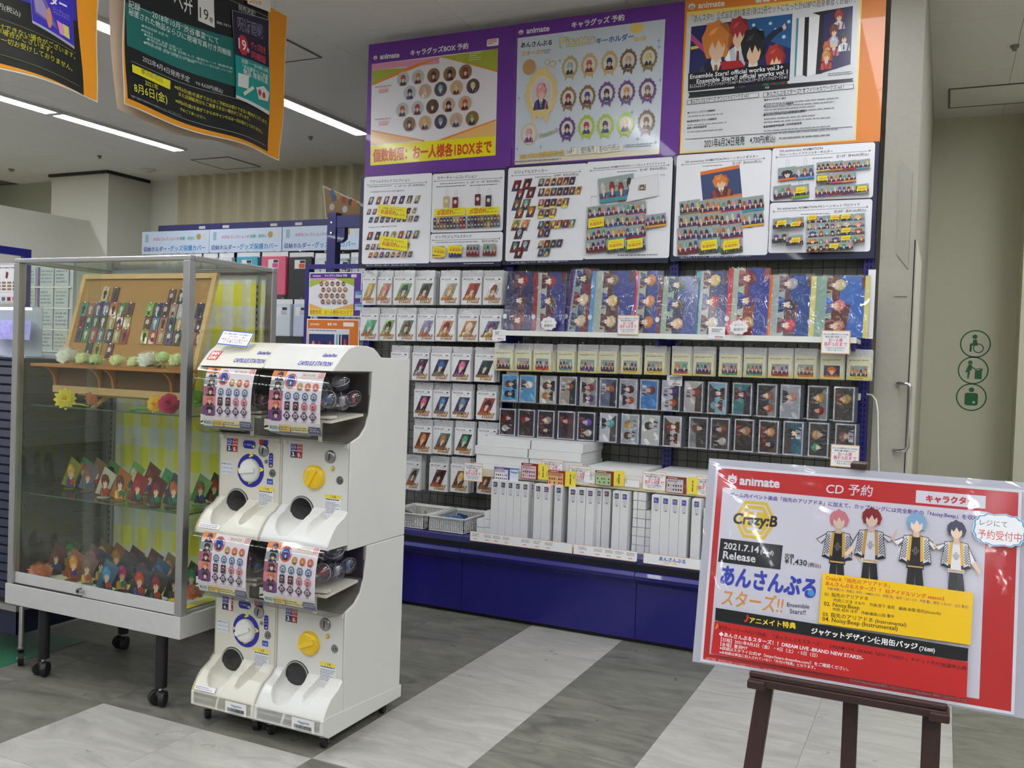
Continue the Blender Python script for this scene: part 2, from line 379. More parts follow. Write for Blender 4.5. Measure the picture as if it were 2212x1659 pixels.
# corrugated curtain hung in front of the back wall
def cur(u, v):
    x = -7.42+u*3.6; z = .2+v*2.9
    return (x, 7.38+.035*math.sin(2*PI*x/.172)+.008*math.sin(x*23), z)
CURM = mat('curtain_cloth', 'd0c8aa', .85, noise=.04, nscale=50)
o = MB().grid(cur, 520, 2).build('curtain', CURM, smooth=1.5); props(o, 'beige pleated curtain covering the back wall above the far gondola', 'curtain')
o = MB().box(-7.42, -3.8, 7.33, 7.345, 2.52, 2.545).build('hem_rail', mat('rail', '8f8b76', .6), o, world=False)

# ceiling lamps
TUBE = mat('lamp_glow', 'f7faff', .5, emit=LAMP)
TRIM = mat('lamp_trim', 'dcdcd8', .4)
def make_lamp(loc, label):
    t = T('ceiling_light', label, 'ceiling lamp', loc, 'strip lamps on the ceiling')
    f = MB(); Lh, W = .635, .062
    f.box(-W-.012, -W, -Lh-.012, Lh+.012, -.022, 0); f.box(W, W+.012, -Lh-.012, Lh+.012, -.022, 0)
    f.box(-W-.012, W+.012, -Lh-.024, -Lh, -.022, 0); f.box(-W-.012, W+.012, Lh, Lh+.024, -.022, 0)
    f.build('frame', TRIM, t, world=False)
    MB().box(-W, W, -Lh, Lh, -.018, -.006).build('diffuser', TUBE, t, world=False)
    return t
lamps = []
def lamp_row(x, ys, lab):
    for y in ys: lamps.append((x, y, lab))
for x in (-6.41,):
    lamp_row(x, [5.71, 4.38, 3.05, 1.72, .4, -.9, -2.2, -3.5], 0)
lamp_row(-4.40, [5.70, 3.95-.62, 2.0, .67, -.66, -2.0, -3.3], 0)
lamp_row(-2.2, [1.75, .42, -.9, -2.2, -3.5, -6.3, -8.3, -10.3], 1)
lamp_row(-.4, [3.2, 1.9], 1)
lamp_row(.5, [.6, -.7, -2.0, -3.3, -6.1, -8.7, -10.9], 1)
lamp_row(-8.6, [5.0, 3.6, 2.2, .8, -.6, -2.0], 1)  # unseen row, added to brighten the far left background
lamp_row(1.2, [5.9, 4.5], 1)  # unseen pair, added to brighten the corridor walls
lamp_row(1.6, [ 4.3, 2.5, .8, -1, -3.0], 1)
l0 = None
names = {(-6.41, 5.71): 'long glowing strip lamp below the left hanging poster, nearer the curtain', (-6.41, 4.38): 'glowing strip lamp cut off by the left photo edge',
         (-4.40, 5.70): 'glowing strip lamp coming out from behind the right hanging poster', (-4.40, 3.33): 'glowing lamp end seen between the two hanging posters'}
for x, y, lab in lamps:
    nm = names.get((x, round(y, 2)), 'white ceiling strip lamp overhead, %s from the shop front, %s aisle' % (ORD[int((y+12)/1.0)], {-6.41: 'farthest', -4.4: 'second', -2.2: 'middle', -.4: 'gondola', .5: 'near', 1.6: 'nearest', -8.6: 'added unseen outermost left', 1.2: 'added unseen corridor'}.get(x, 'side')))
    if l0 is None: l0 = make_lamp((x, y, ZC), nm)
    else:
        c = copy_tree(l0); c.location = (x, y, ZC); c['label'] = nm
# access hatches and small ceiling fittings
HL = mat('hatch_line', '6b6962', .7)
def hatch(name, x0, x1, y0, y1, label, inner=None):
    t = T(name, label, 'ceiling hatch', ((x0+x1)/2, (y0+y1)/2, ZC))
    f = MB(); g = .012
    f.box(x0, x1, y0, y0+g, ZC-.006, ZC-.0005); f.box(x0, x1, y1-g, y1, ZC-.006, ZC-.0005); f.box(x0, x0+g, y0+g, y1-g, ZC-.006, ZC-.0005); f.box(x1-g, x1, y0+g, y1-g, ZC-.006, ZC-.0005)
    f.build('frame', HL, t); MB().box(x0+g, x1-g, y0+g, y1-g, ZC-.004, ZC-.0005).build('cover', CEILM, t)
hatch('ceiling_hatch', -6.66, -6.19, 6.74, 7.2, 'square access hatch in the ceiling in front of the curtain')
hatch('ceiling_hatch', -4.02, -3.55, 4.2, 4.66, 'square access hatch in the ceiling left of the purple posters')
hatch('ceiling_hatch', -.05, 1.1, 6.5, 6.96, 'long rectangular ceiling hatch over the restroom signs')
SPR = mat('sprinkler', '8d8b84', .4, metal=.6)
for (px, py, r, nm, lb) in ((2192, 98, .022, 'sprinkler', 'small ceiling sprinkler near the long hatch at the corridor'), (671, 295, .02, 'sprinkler', 'small ceiling sprinkler right of the long strip lamp'),
                            (215, 336, .02, 'sprinkler', 'small ceiling sprinkler near the left column'), (25, 365, .03, 'sprinkler', 'small ceiling sprinkler above the left recess'), (318, 366, .075, 'smoke_detector', 'round smoke detector on the ceiling near the curtain')):
    p = onZ(px, py, ZC)
    o = MB().lathe([(0, -.03), (r*.5, -.03), (r*.6, -.018), (r, -.012), (r, 0), (0, 0)], p).build(nm, SPR if nm == 'sprinkler' else TRIM, smooth=.8); props(o, lb, 'sprinkler' if nm == 'sprinkler' else 'smoke detector', None)
tk = T('curtain_track', 'dark ceiling track bent round the left column', 'track', (-7.97, 6.92, ZC))
MB().box(-8.82, -7.94, 6.88, 6.91, ZC-.03, ZC-.0005).build('rail', WIRE, tk); MB().box(-7.96, -7.93, 6.91, 7.45, ZC-.03, ZC-.0005).build('rail', WIRE, tk)

# green restroom pictograms on the corridor wall
GRN = '2c6b42'
def sign(i, cx, cy, label):
    p = onY(cx, cy, 7.25); ik = Ink((p.x, 7.25, p.z), start=.001, step=1e-4)
    ik.ring(0, 0, .098, .009, GRN, 28)
    if i == 0:
        ik.ell(-.005, .05, .016, .016, GRN); ik.poly([(-.015, .03), (.008, .03), (.016, -.01), (-.018, -.01)], GRN); ik.poly([(-.03, -.012), (.016, -.012), (.016, .004), (-.03, .004)], GRN)
        ik.poly([(-.036, -.055), (-.022, -.055), (-.02, -.0), (-.034, .0)], GRN); ik.ring(.02, -.03, .034, .007, GRN)
    elif i == 1:
        ik.ell(-.02, .055, .014, .014, GRN); ik.poly([(-.03, .04), (-.008, .04), (-.01, .0), (-.05, -.018)], GRN); ik.poly([(-.035, -.06), (-.026, -.06), (-.018, -.008), (-.034, -.008)], GRN)
        ik.poly([(-.012, .03), (.02, .008), (.02, .002), (-.014, .018)], GRN); ik.rect(.012, -.06, .056, .002, GRN); ik.poly([(.008, .004), (.05, .012), (.05, .018), (.008, .01)], GRN); ik.poly([(.03, .0), (.06, .0), (.06, .016)], GRN)
    else:
        ik.ell(0, .052, .017, .017, GRN); ik.rect(-.042, -.058, .042, .03, GRN, r=.014); ik.rect(.008, -.038, .026, -.032, 'dfe8df'); ik.rect(.014, -.044, .02, -.026, 'dfe8df')
    o = ik.build('restroom_sign', kind=None); props(o, label, 'sign')
sign(0, 2107, 743, 'round green wheelchair pictogram, topmost of the three on the wall')
sign(1, 2102, 800, 'round green baby-changing pictogram, middle one on the wall')
sign(2, 2098, 858, 'round green pictogram of person with cross, lowest on the wall')

# ================================================================== THE BLUE GONDOLA
GY = 4.47
UX = [-3.026, -2.126, -1.226, -.326]
gon = T('display_gondola', 'long blue metal gondola with wire grid back carrying posters and pouches', 'gondola', (-1.68, 4.2, 0))
for x in UX:
    u = MB(); u.box(x-.022, x+.022, GY-.012, GY+.03, .0, 3.0 if x > -.5 or x < -3 else 2.4); u.build('upright', BLUE, gon)
    sl = MB()
    for k in range(58):
        z = .42+k*.025; sl.box(x-.011, x-.005, GY-.0128, GY-.0115, z, z+.014); sl.box(x+.005, x+.011, GY-.0128, GY-.0115, z, z+.014)
    sl.build('slot_row', mat('slot_dark', '0d0c30', .8), gon, kind='stuff')
BACK = mat('backing_board', '7b7a74', .7, noise=.05, nscale=60)
for k in range(3):
    a, b = UX[k], UX[k+1]
    MB().box(a+.002, b-.002, GY+.045, GY+.06, .38, 2.3).build('backing_board', BACK, gon)
    # wire grid
    n = 17
    for i in range(1, n+1):
        x = a+.025+(b-a-.05)*(i-.5)/n
        MB().cyl((x, GY+.004, .4), (x, GY+.004, 1.8), .002, 5).build('grid_wire', WIRE, gon)
    for i in range(28):
        z = .415+i*.0495
        MB().cyl((a+.024, GY, z), (b-.024, GY, z), .002, 5).build('grid_wire', WIRE, gon)
    # base: front panel with a rounded lip, dark recess, deck
    prof = [(4.07, .02), (4.04, .02), (4.036, .275), (4.022, .292), (4.0, .300), (3.995, .318), (4.004, .334), (4.03, .345), (4.10, .345), (4.10, .02)]
    MB().prism(prof, 'x', a+.0015, b-.0015).build('base_panel', BLUEB, gon, smooth=.5)
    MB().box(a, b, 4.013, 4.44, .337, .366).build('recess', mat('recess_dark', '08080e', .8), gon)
    MB().box(a+.001, b-.001, 4.02, 4.455, .366, .392).build('deck', mat('deck_blue', '3c3b78', .4), gon)
MB().box(UX[0], UX[3], 4.06, 4.44, 0, .02).build('plinth', BLACK, gon)
MB().box(UX[0]-.02, UX[0], 4.04, 4.45, .02, .36).build('end_panel', BLUEB, gon)
def hook(px, py, Y, L=.16, par=None):
    p = onY(px, py, Y)
    MB().tube([(p.x, GY-.004, p.z+.035), (p.x, Y+.03, p.z+.012), (p.x, Y-.004, p.z+.004), (p.x, Y-.012, p.z+.012)], .0022, 5).build('hook', CHROME, par or gon, smooth=1)

# ------------------------------------------------------------------ large posters
def sheet(name, x0, x1, z0, z1, Y, label, cat, col, crop, thick=.0015, matl=None, hang=None):
    o = MB().box(x0, x1, Y, Y+thick, z0, z1).build(name, matl or mat('sheet_'+col, col, .45, coat=.15), None)
    props(o, label, cat, hang)
    return o, Ink((0, Y, 0), crop=crop)
C6 = (2.765, 780, 0); C7 = (2.765, 1440, 0)
PURP = '6a2a9a'
def logo(ik, x0, y0, x1, y1, s, col='f4f2f6'):
    """round three-peaked emblem and the shop word after it"""
    u, v = ik.P(x0, y0)
    ik.ell(u, v+.3*s, .42*s, .36*s, col, 12); ik.poly([(u-.5*s, v+.22*s), (u-.3*s, v+.72*s), (u-.12*s, v+.5*s), (u, v+.9*s), (u+.12*s, v+.5*s), (u+.3*s, v+.72*s), (u+.5*s, v+.22*s)], col)
    ik.ring(u, v+.2*s, .26*s, .09*s, PURP if col != 'ffffff' else 'd2322f', 12, ry=.16*s)
    ik.X('animate', x0+ (x1-x0)*.2, y0+(y1-y0)*.2, x1, y1, col, bold=.03)
# purple poster with round badges
o, k = sheet('poster', -3.055, -2.128, 2.290, 3.048, GY-.034, 'purple landscape poster with twenty round portrait badges and yellow banner', 'poster', '6a2a9a', C6)
k.Q([(65, 383), (818, 290), (803, 925), (55, 990)], 'eceaf0')
k.Q([(65, 383), (466, 340), (468, 380), (66, 420)], 'e59ab8'); k.Q([(66, 420), (270, 405), (66, 508)], 'a9b53a')
k.Q([(470, 340), (818, 290), (816, 428)], 'a9b53a'); k.Q([(270, 404), (470, 340), (478, 342), (66, 512), (66, 505)], 'e8883c'); k.Q([(470, 338), (478, 336), (816, 424), (816, 432)], 'e8883c')
k.Q([(62, 780), (360, 840), (62, 862)], 'eebf72'); k.Q([(805, 715), (470, 840), (803, 815)], 'eebf72'); k.Q([(62, 776), (380, 838), (378, 846), (62, 784)], 'e8883c'); k.Q([(806, 712), (450, 840), (470, 846), (806, 720)], 'e8883c')
k.Q([(60, 868), (803, 812), (802, 928), (56, 990)], 'f6ea14')
k.X('キャラグッズBOX 予約', 295, 332, 640, 288, 'f6f4fa', bold=.03); logo(k, 85, 356, 228, 342, .03)
k.R(752, 232, 822, 275, 'f4f2f6', r=.005); k.G(758, 238, 816, 268, 3, 'd0406a')
k.X('個数制限：お一人様各1BOXまで', 72, 962, 778, 908, 'e8452c', h=.058, bold=.015, halo=('7a1a10', .012))
HB = ['b5442f', 'c47a3a', '4a3a30', '2a2438', '8a2a24', '4a2a4a', 'd8b0b0', '7fb6d0', 'c8b878', 'd0c088', 'b5442f', 'a8322f', '6a4a30', '2c2450', 'd2542c', '3a1f2c', 'd8b060', '6a9ad0', 'b0a8c8', '6aa060']
for i, (x, y) in enumerate([(252, 473), (341, 461), (433, 451), (530, 442), (624, 430), (292, 555), (383, 545), (476, 533), (571, 525), (670, 515), (248, 657), (338, 647), (428, 637), (524, 628), (622, 618), (290, 742), (384, 735), (478, 728), (570, 719), (666, 708)]):
    u, v = k.P(x, y); k.ell(u, v, .0425, .0425, 'e4d8cc', 20); k.ell(u, v, .040, .040, random.choice(['8a6a4a', 'b9c0c8', '5a4a50', 'c8a890']), 20); k.bust(u, v-.004, .052, .064, '', HB[i], random.choice(CLOTH+['e0d8d0']), full=False)
k.R(108, 532, 160, 552, 'efb2b2'); k.R(108, 726, 160, 746, 'efb2b2'); k.G(86, 515, 186, 528, 1, 'd8a0a8'); k.G(86, 708, 186, 720, 1, 'd8a0a8'); k.G(650, 318, 720, 368, 4, 'e8ecc0', .3)
k.build('print', o, INKG)
# purple poster with key holders
o, k = sheet('poster', -2.124, -1.219, 2.292, 3.050, GY-.036, 'purple landscape poster with rows of frilled medallion key holders', 'poster', '6a2a9a', C6)
k.Q([(935, 228), (1818, 114), (1780, 920), (918, 985)], 'd3dde8')
k.Q([(918, 952), (1781, 888), (1780, 920), (918, 985)], 'e9dfc4')
k.X('キャラグッズ 予約', 1258, 166, 1572, 118, 'f2f0f6', bold=.03); logo(k, 955, 205, 1124, 184, .032)
k.X('あんさんぶる', 955, 284, 1140, 266, '2b2a60', bold=.02); k.X('スターズ!!', 960, 334, 1082, 320, 'e49a34', bold=.02); k.X('Ensemble', 1086, 306, 1132, 300, '40507a'); k.X('Stars!!', 1092, 320, 1126, 316, '40507a')
k.X('Pitatto', 1188, 285, 1400, 258, 'f3e08a', bold=.012, res=2, halo=('4f8ac6', .022)); k.X('キーホルダー', 1405, 262, 1628, 232, '3f78b8', bold=.03); k.X('第1弾', 1630, 248, 1702, 240, 'f0d070', bold=.02, halo=('4f8ac6', .015))
u, v = k.P(1648, 168); k.ell(u, v, .035, .026, 'f0d070', 16)
def medal(x, y, ru, rv, rim, bg, hair):
    u, v = k.P(x, y); pts = []
    for i in range(32):
        q = 1.0 if i % 2 else 1.12; pts.append((u+ru*q*math.cos(i*PI/16), v+rv*q*math.sin(i*PI/16)))
    k.poly([(u-ru*.6, v-rv*1.35), (u-ru*.1, v-rv*.8), (u+ru*.5, v-rv*1.35), (u+ru*.6, v-rv*.7), (u-ru*.6, v-rv*.7)], rim)
    k.poly(pts, rim); k.ell(u, v, ru*.76, rv*.78, 'e9dcc0', 18); k.ell(u, v, ru*.68, rv*.72, bg, 18); k.bust(u, v-rv*.06, ru*1.2, rv*1.3, '', hair, random.choice(CLOTH), full=False)
    k.poly([(u-ru*.34, v+rv*1.22), (u, v+rv*1.02), (u+ru*.34, v+rv*1.22), (u+ru*.3, v+rv*.95), (u-ru*.3, v+rv*.95)], rim)
G1, G2, G3, G4, G5 = 'cbb078', '7d6248', '6a4488', 'a8c832', 'c9a888'
for i, (x, y, c, hr) in enumerate([(1248, 402, 'b9ad7a', '8fc0c0'), (1363, 388, G1, 'c85a50'), (1484, 374, G1, '2a2c50'), (1597, 364, G2, 'c8a888'), (1718, 348, '8a7a50', 'd2c878'),
    (1238, 588, '94775c', 'a03038'), (1352, 578, '84684c', '34449a'), (1468, 560, G3, '32204c'), (1587, 552, G3, 'd0904c'), (1712, 540, G3, '7a6070'),
    (1232, 770, G3, '46285c'), (1347, 758, G4, 'b02c34'), (1460, 752, G4, '2a2c38'), (1580, 742, G4, 'e0aa50'), (1705, 730, '75604c', '7a4628')]):
    medal(x, y, .042, .052, c, 'd8d4d0', hr)
medal(1078, 560, .085, .118, 'e6cf8e', 'd8d0d0', 'e4a0a8'); u, v = k.P(1006, 402); k.ell(u, v, .037, .04, 'c79a6a', 18); k.ring(*k.P(1115, 372), .016, .003, 'd8b860'); u, v = k.P(1148, 384); k.ring(u, v, .02, .004, 'd8b860', 5)
u, v = k.P(1005, 802); k.ell(u, v, .045, .057, 'e0c490', 20); k.ell(u, v, .038, .05, 'dcd8d8', 20); k.bust(u, v-.004, .06, .08, '', 'e4a0a0', '5a3a7a', full=False)
k.X('Pitatto!!', 1072, 828, 1178, 788, 'b9c070', bold=.012, res=2, halo=('6a90b0', .01)); k.X('2021年8月発売予定', 948, 950, 1212, 926, 'f4c84a', bold=.02, halo=('7a6a4a', .012))
for a, b, t in ((1222, 1290, '16種'), (1302, 1408, '個別販売'), (1412, 1562, '各935円(税込)')):
    k.Q([(a, 892-(a-1222)*.075), (b, 890-(b-1222)*.075), (b, 926-(b-1222)*.075), (a, 934-(a-1222)*.075)], 'f2ead0'); k.X(t, a+12, 922-(a-1222)*.075, b-12, 920-(b-1222)*.08, '3f6aa0', h=.026)
k.G(1578, 862, 1740, 884, 2, '8894a0'); k.G(918, 960, 1320, 974, 1, '8894a0')
for x, y in ((1190, 365), (1780, 245), (1788, 480), (945, 588), (1620, 672), (1655, 832), (935, 890), (1760, 850), (1075, 880), (1782, 282)):
    u, v = k.P(x, y); q = .011; k.poly([(u+q*(1 if i % 2 == 0 else .28)*math.cos(i*PI/4), v+q*(1.3 if i % 2 == 0 else .28)*math.sin(i*PI/4)) for i in range(8)], '7fa6cc')
k.build('print', o, INKG)
# orange poster with the book set
o, k = sheet('poster', -1.216, -.302, 2.306, 3.052, GY-.038, 'orange landscape poster with a dark stadium picture and a boxed book set', 'poster', 'ee8a2e', C7)
k.Q([(122, 72), (1168, -40), (1130, 838), (80, 918)], 'f8dc78'); k.Q([(127, 100), (1152, -20), (1122, 832), (92, 908)], 'dfe1e4')
k.X('書籍 予約', 530, 16, 720, -8, 'fdf2e4', bold=.03); logo(k, 150, 54, 345, 34, .038, 'fbf3ea')
k.X('『あんスタ!!』公式設定資料集第3弾は2冊セットになった計608Pの超豪華版でお届け!!', 152, 132, 1128, 12, '5a5c62', h=.03, bold=.0)
k.Q([(148, 160), (752, 82), (733, 482), (128, 546)], '232a66'); k.Q([(430, 122), (752, 82), (742, 290), (430, 180)], '2a5f96')
for x, y, r_ in ((560, 190, .012), (620, 140, .008), (520, 150, .008), (700, 220, .009), (600, 250, .006), (650, 175, .006), (730, 130, .008)): u, v = k.P(x, y); k.ell(u, v, r_, r_, 'b8e4f4', 8)
k.Q([(145, 280), (210, 268), (210, 284), (145, 298)], 'e8d23c'); k.Q([(148, 200), (250, 300), (240, 330), (146, 240)], 'b84a86')
for x, y, w_, h_, hr, cl in ((430, 200, .17, .26, 'a83238', 'c8ccd8'), (300, 265, .24, .34, 'd8823a', '20243c'), (520, 290, .20, .30, '26242c', '232a44'), (650, 345, .15, .22, 'b03a30', '1f4a44')):
    u, v = k.P(x, y); k.bust(u, v-.03, w_, h_, '', hr, cl, full=False)
k.Q([(560, 250), (640, 180), (700, 155), (712, 168), (650, 215), (585, 285)], '232a44'); k.Q([(690, 160), (706, 140), (716, 168), (700, 182)], 'e9c6a6')
k.Q([(320, 370), (440, 360), (470, 400), (330, 420)], 'b02a30'); k.Q([(130, 440), (735, 375), (731, 484), (128, 546)], '15151f')
k.X('Ensemble Stars! official works vol.3+', 140, 472, 696, 414, 'f2f2f6', bold=.015); k.X('Ensemble Stars!! official works vol.1', 180, 500, 722, 442, 'f2f2f6', bold=.015)
k.X('あんさんぶるスターズ! オフィシャルワークス vol.3 + あんさんぶるスターズ!! オフィシャルワークス vol.1', 138, 527, 722, 468, 'e0e0ea', h=.017)
k.Q([(776, 110), (790, 108), (772, 458), (762, 460)], '4f8fa8'); k.Q([(826, 104), (852, 102), (838, 460), (812, 448)], '1c1c28'); k.Q([(852, 102), (915, 92), (898, 440), (838, 460)], 'f2f2f4'); k.Q([(790, 108), (826, 104), (812, 448), (772, 458)], 'eeeef0')
k.Q([(870, 78), (1112, 36), (940, 92), (915, 92)], '22222e'); k.Q([(915, 92), (945, 88), (928, 440), (890, 445)], '22222e'); k.Q([(940, 88), (1113, 36), (1098, 384), (925, 438)], '30265c')
for x, y, hr in ((1030, 110, 'a03a30'), (1000, 200, '7a4030'), (960, 300, 'c86a3a'), (1000, 270, 'c8ccd8'), (955, 350, 'd0904c'), (1060, 240, '3a2c50')): u, v = k.P(x, y); k.bust(u, v, .065, .10, '', hr, random.choice(['b03038', 'c8ccd8', '2a2a4a']), full=False)
k.Q([(130, 552), (1118, 468), (1108, 478), (1118, 488), (130, 588), (138, 568)], '20222a'); k.X('内容', 588, 530, 614, 528, 'e8e8ea', bold=.0)
for a, b, t, (x0, y0, x1, y1) in ((1, 1, 'あんさんぶるスターズ! オフィシャルワークス vol.3', (124, 600, 552, 555)), (1, 1, 'あんさんぶるスターズ!! オフィシャルワークス vol.1', (578, 556, 1118, 503))):
    k.Q([(x0, y0), (x1, y1), (x1, y1+28), (x0, y0+28)], '3a3c44'); k.Q([(x0+3, y0+2), (x1-3, y1+2), (x1-3, y1+25), (x0+3, y0+25)], 'dfe1e4'); k.X(t, x0+20, y0+20, x1-60, y1+26, '2a2c34', h=.018)
for x, y, t, x1 in ((125, 680, '◆イベント・スカウト衣装設定', 290), (122, 732, '◆4周年記念イラスト衣装設定', 300), (122, 772, '◆夢ノ咲学院座席表', 240), (582, 604, '◆全キャラクター紹介', 715), (580, 640, '◆イベント・スカウト衣装設定', 760), (578, 694, '◆ALKALOID&Crazy:B初期設定資料', 830), (578, 764, '◆星奏館部屋割&夢ノ咲学院座席表', 808)):
    k.X(t, x, y, x1, y-(x1-x)*.1, '24262c', bold=.02); n = 2 if x > 500 else 1; u, v = k.P(x+4, y+4); k.greek(u, v-.017*n, u+(.19 if x < 500 else .33), v-.004, n, '9a9ca4', .35)
k.Q([(115, 832), (1108, 756), (1108, 759), (115, 835)], '33353c')
k.X('2021年6月24日発売', 225, 880, 465, 861, '2a2c34', h=.034); k.X('4,730円(税込)', 498, 856, 648, 846, '2a2c34', h=.028); k.G(672, 818, 975, 836, 1, '8a8c94'); k.G(965, 436, 1118, 458, 2, '8a8c94')
k.build('print', o, INKG)

# ------------------------------------------------------------------ white goods boards
def board(x0, x1, z0, z1, Y, label, crop):
    o, k = sheet('info_board', x0, x1, z0, z1, Y, label, 'board', '191c3e', crop, .003)
    return o, k
def cell(k, pts):
    a = [k.P(*p) for p in pts]; k.rect(min(a[0][0], a[3][0]), min(a[2][1], a[3][1]), max(a[1][0], a[2][0]), max(a[0][1], a[1][1]), 'f4f5fb', r=.012)
def head(k, x0, y0, x1, y1, t, tx, price, px_, sub=None):
    k.Q([(x0, y0), (x1, y1), (x1, y1+2), (x0, y0+2)], '2a2c34'); sl = (y1-y0)/(x1-x0)
    for x in (x0, x1):
        u, v = k.P(x, y0+(x-x0)*sl); q = .007; k.poly([(u+q*(1 if i % 2 == 0 else .25)*math.cos(i*PI/4), v+q*(1.2 if i % 2 == 0 else .25)*math.sin(i*PI/4)) for i in range(8)], '20222c')
    k.X(t, tx[0], tx[1], tx[2], tx[1]+(tx[2]-tx[0])*sl, '22242c', bold=.012)
    if price: k.X(price, px_[0], px_[1], px_[2], px_[1]+(px_[2]-px_[0])*sl, '22242c', bold=.012)
    if sub: k.G(sub[0], sub[1], sub[2], sub[3], 1, '7a7c84')
def chips(k, pts, w_, h_, sk=.35, small=False):
    for x, y in pts:
        u, v = k.P(x, y); k.bust(u, v, w_, h_, random.choice(['5a2a3a', '7a5a34', '3a4a58', '8a6a3a', '4a2a4a', '6a2428', 'c8a050', '3f6a5a']), random.choice(HAIR), random.choice(CLOTH+['c8a050']), sk=sk)
def soldout(k, x0, y0, x1, y1, sl=.1, t='お品切れ', t2=True):
    w_ = x1-x0
    k.Q([(x0, y0), (x1, y0+w_*sl), (x1-4, y1+w_*sl), (x0-4, y1)], 'f4e623')
    k.X(t, x0+w_*.08, y0+(y1-y0)*.74+w_*sl*.1, x0+w_*(.62 if t2 else .92), y0+(y1-y0)*.74+w_*sl*(.6 if t2 else .9), 'd8442c', bold=.025)
    k.X('大変申し訳ございません', x0+w_*.15, y0+(y1-y0)*.33+w_*sl*.2, x0+w_*.86, y0+(y1-y0)*.33+w_*sl*.85, '33322a', bold=.01)
    if t2: k.X('致しました.', x0+w_*.63, y0+(y1-y0)*.74+w_*sl*.65, x0+w_*.94, y0+(y1-y0)*.74+w_*sl*.9, '33322a', bold=.01)
o, k = board(-3.07, -2.158, 1.773, 2.292, GY-.05, 'white goods board with yellow sold-out stickers under the badge poster', C6)
cell(k, [(20, 1058), (420, 1042), (408, 1565), (6, 1578)]); cell(k, [(428, 1040), (858, 1018), (846, 1378), (418, 1390)]); cell(k, [(416, 1398), (845, 1384), (842, 1560), (413, 1568)])
head(k, 40, 1106, 390, 1088, 'アクリルスタンドコレクション', (54, 1094, 292), 'A：26種 / B：23種 各¥800(税込)', (200, 1118, 382), (48, 1112, 190, 1122))
head(k, 440, 1082, 838, 1062, 'カラーチャームコレクション', (456, 1072, 692), 'A：26種 / B：23種 各¥500(税込)', (630, 1096, 830), (472, 1094, 620, 1104))
head(k, 430, 1436, 826, 1424, 'ビッグビジュアルスタンド', (446, 1424, 662), '各¥3500(税込)', (720, 1448, 818), (448, 1444, 712, 1454))
k.X('A. STARMAKER PRODUCTION, NEW DIMENSION', 52, 1152, 258, 1142, '5a5c64', h=.008); k.X('B. Rhythm Link, COSMIC PRODUCTION', 46, 1362, 214, 1354, '5a5c64', h=.008); k.G(450, 1112, 625, 1122, 1); k.G(650, 1104, 830, 1114, 1)
chips(k, [(60+46*i, 1200-i*1.5) for i in range(7)], .030, .044); chips(k, [(48+34*i, 1266-i) for i in range(9)], .022, .032); chips(k, [(60+34*i, 1314-i) for i in range(9)], .022, .032)
chips(k, [(56+46*i, 1410-i*1.5) for i in range(7)], .030, .044); chips(k, [(42+34*i, 1476-i) for i in range(8)], .022, .032); chips(k, [(60+34*i, 1524-i*.6) for i in range(8)], .022, .032)
soldout(k, 110, 1222, 280, 1290, .13); soldout(k, 118, 1408, 286, 1480, .14)
for x, y, c in ((514, 1208, 'cdb87e'), (568, 1212, '7a2830'), (702, 1195, '6a2c34'), (766, 1202, '4a3c50')):
    u, v = k.P(x, y); s_ = .3 if x < 560 else -.1
    k.poly([(u-.017, v-.03), (u+.017, v-.03), (u+.017, v+.03), (u-.017, v+.03)], c); k.ell(u, v+.004, .010, .011, 'e4d8cc', 10); k.ring(u+.003, v+.048, .008, .0012, '8a8c90', 12, ry=.02)
soldout(k, 446, 1252, 628, 1298, -.06); soldout(k, 640, 1244, 828, 1290, -.05)
for r_ in range(2):
    for i in range(20):
        x = 446+i*19.5 if i < 10 else 455+i*19.5; u, v = k.P(x, (1322 if r_ == 0 else 1356)-(i*.9)); k.rect(u-.0085, v-.016, u+.0085, v+.016, random.choice(['8a6a3a', '8a2a30', '3a4a60', '4a2a4a', 'b89a5a', '5a6a7a', '6a4a30', '303440']), r=.003); k.ell(u, v, .005, .006, 'd8ccc0', 8)
for x, w_, c in ((468, 90, 'e0c060'), (570, 88, '3a3a80'), (674, 94, '8a2c34'), (774, 96, '7a2a34')): u, v = k.P(x, 1506-(x-468)*.04); k.group(u, v, .078, .064, 4, c, '5a2228', strip=c)
soldout(k, 438, 1470, 515, 1520, .16, t2=False); soldout(k, 530, 1466, 612, 1512, .06, t2=False)
k.X('「あんスタ!!」5周年を記念した商品です。実際の商品とは異なる場合がございます。', 40, 1592, 340, 1588, 'c8cadc', h=.008); k.G(620, 1572, 820, 1582, 1, 'c8cadc')
k.build('print', o)
o, k = board(-2.150, -1.247, 1.778, 2.300, GY-.052, 'white goods board with sticker rows and slanted file pictures, middle of the three', C6)
cell(k, [(880, 1008), (1342, 975), (1330, 1548), (864, 1560)]); cell(k, [(1350, 975), (1862, 936), (1840, 1535), (1336, 1548)])
head(k, 902, 1050, 1308, 1024, 'ビジュアルステッカー', (918, 1038, 1112), '全49種 各¥500(税込)', (1150, 1056, 1300), (1040, 1054, 1140, 1064))
head(k, 1372, 1020, 1836, 986, '5th anniversary ANIMATION PVシーンカットクリアファイル', (1388, 1012, 1818), '全14種 各¥500(税込)', (1664, 1022, 1826), (1530, 1022, 1656, 1032))
for rows in ([(930, 1110), (992, 1100), (950, 1160), (1015, 1150)], [(930, 1225), (985, 1222), (948, 1272), (1015, 1265)], [(925, 1345), (980, 1345), (945, 1395)], [(920, 1475), (980, 1468), (945, 1510)]): chips(k, rows, .044, .058, .3)
for y, n in ((1090, 6), (1150, 7), (1215, 5), (1275, 3), (1345, 6), (1395, 2), (1460, 4), (1510, 2)): chips(k, [(1078+37*i, y-i*2) for i in range(n)], .030, .040, .25)
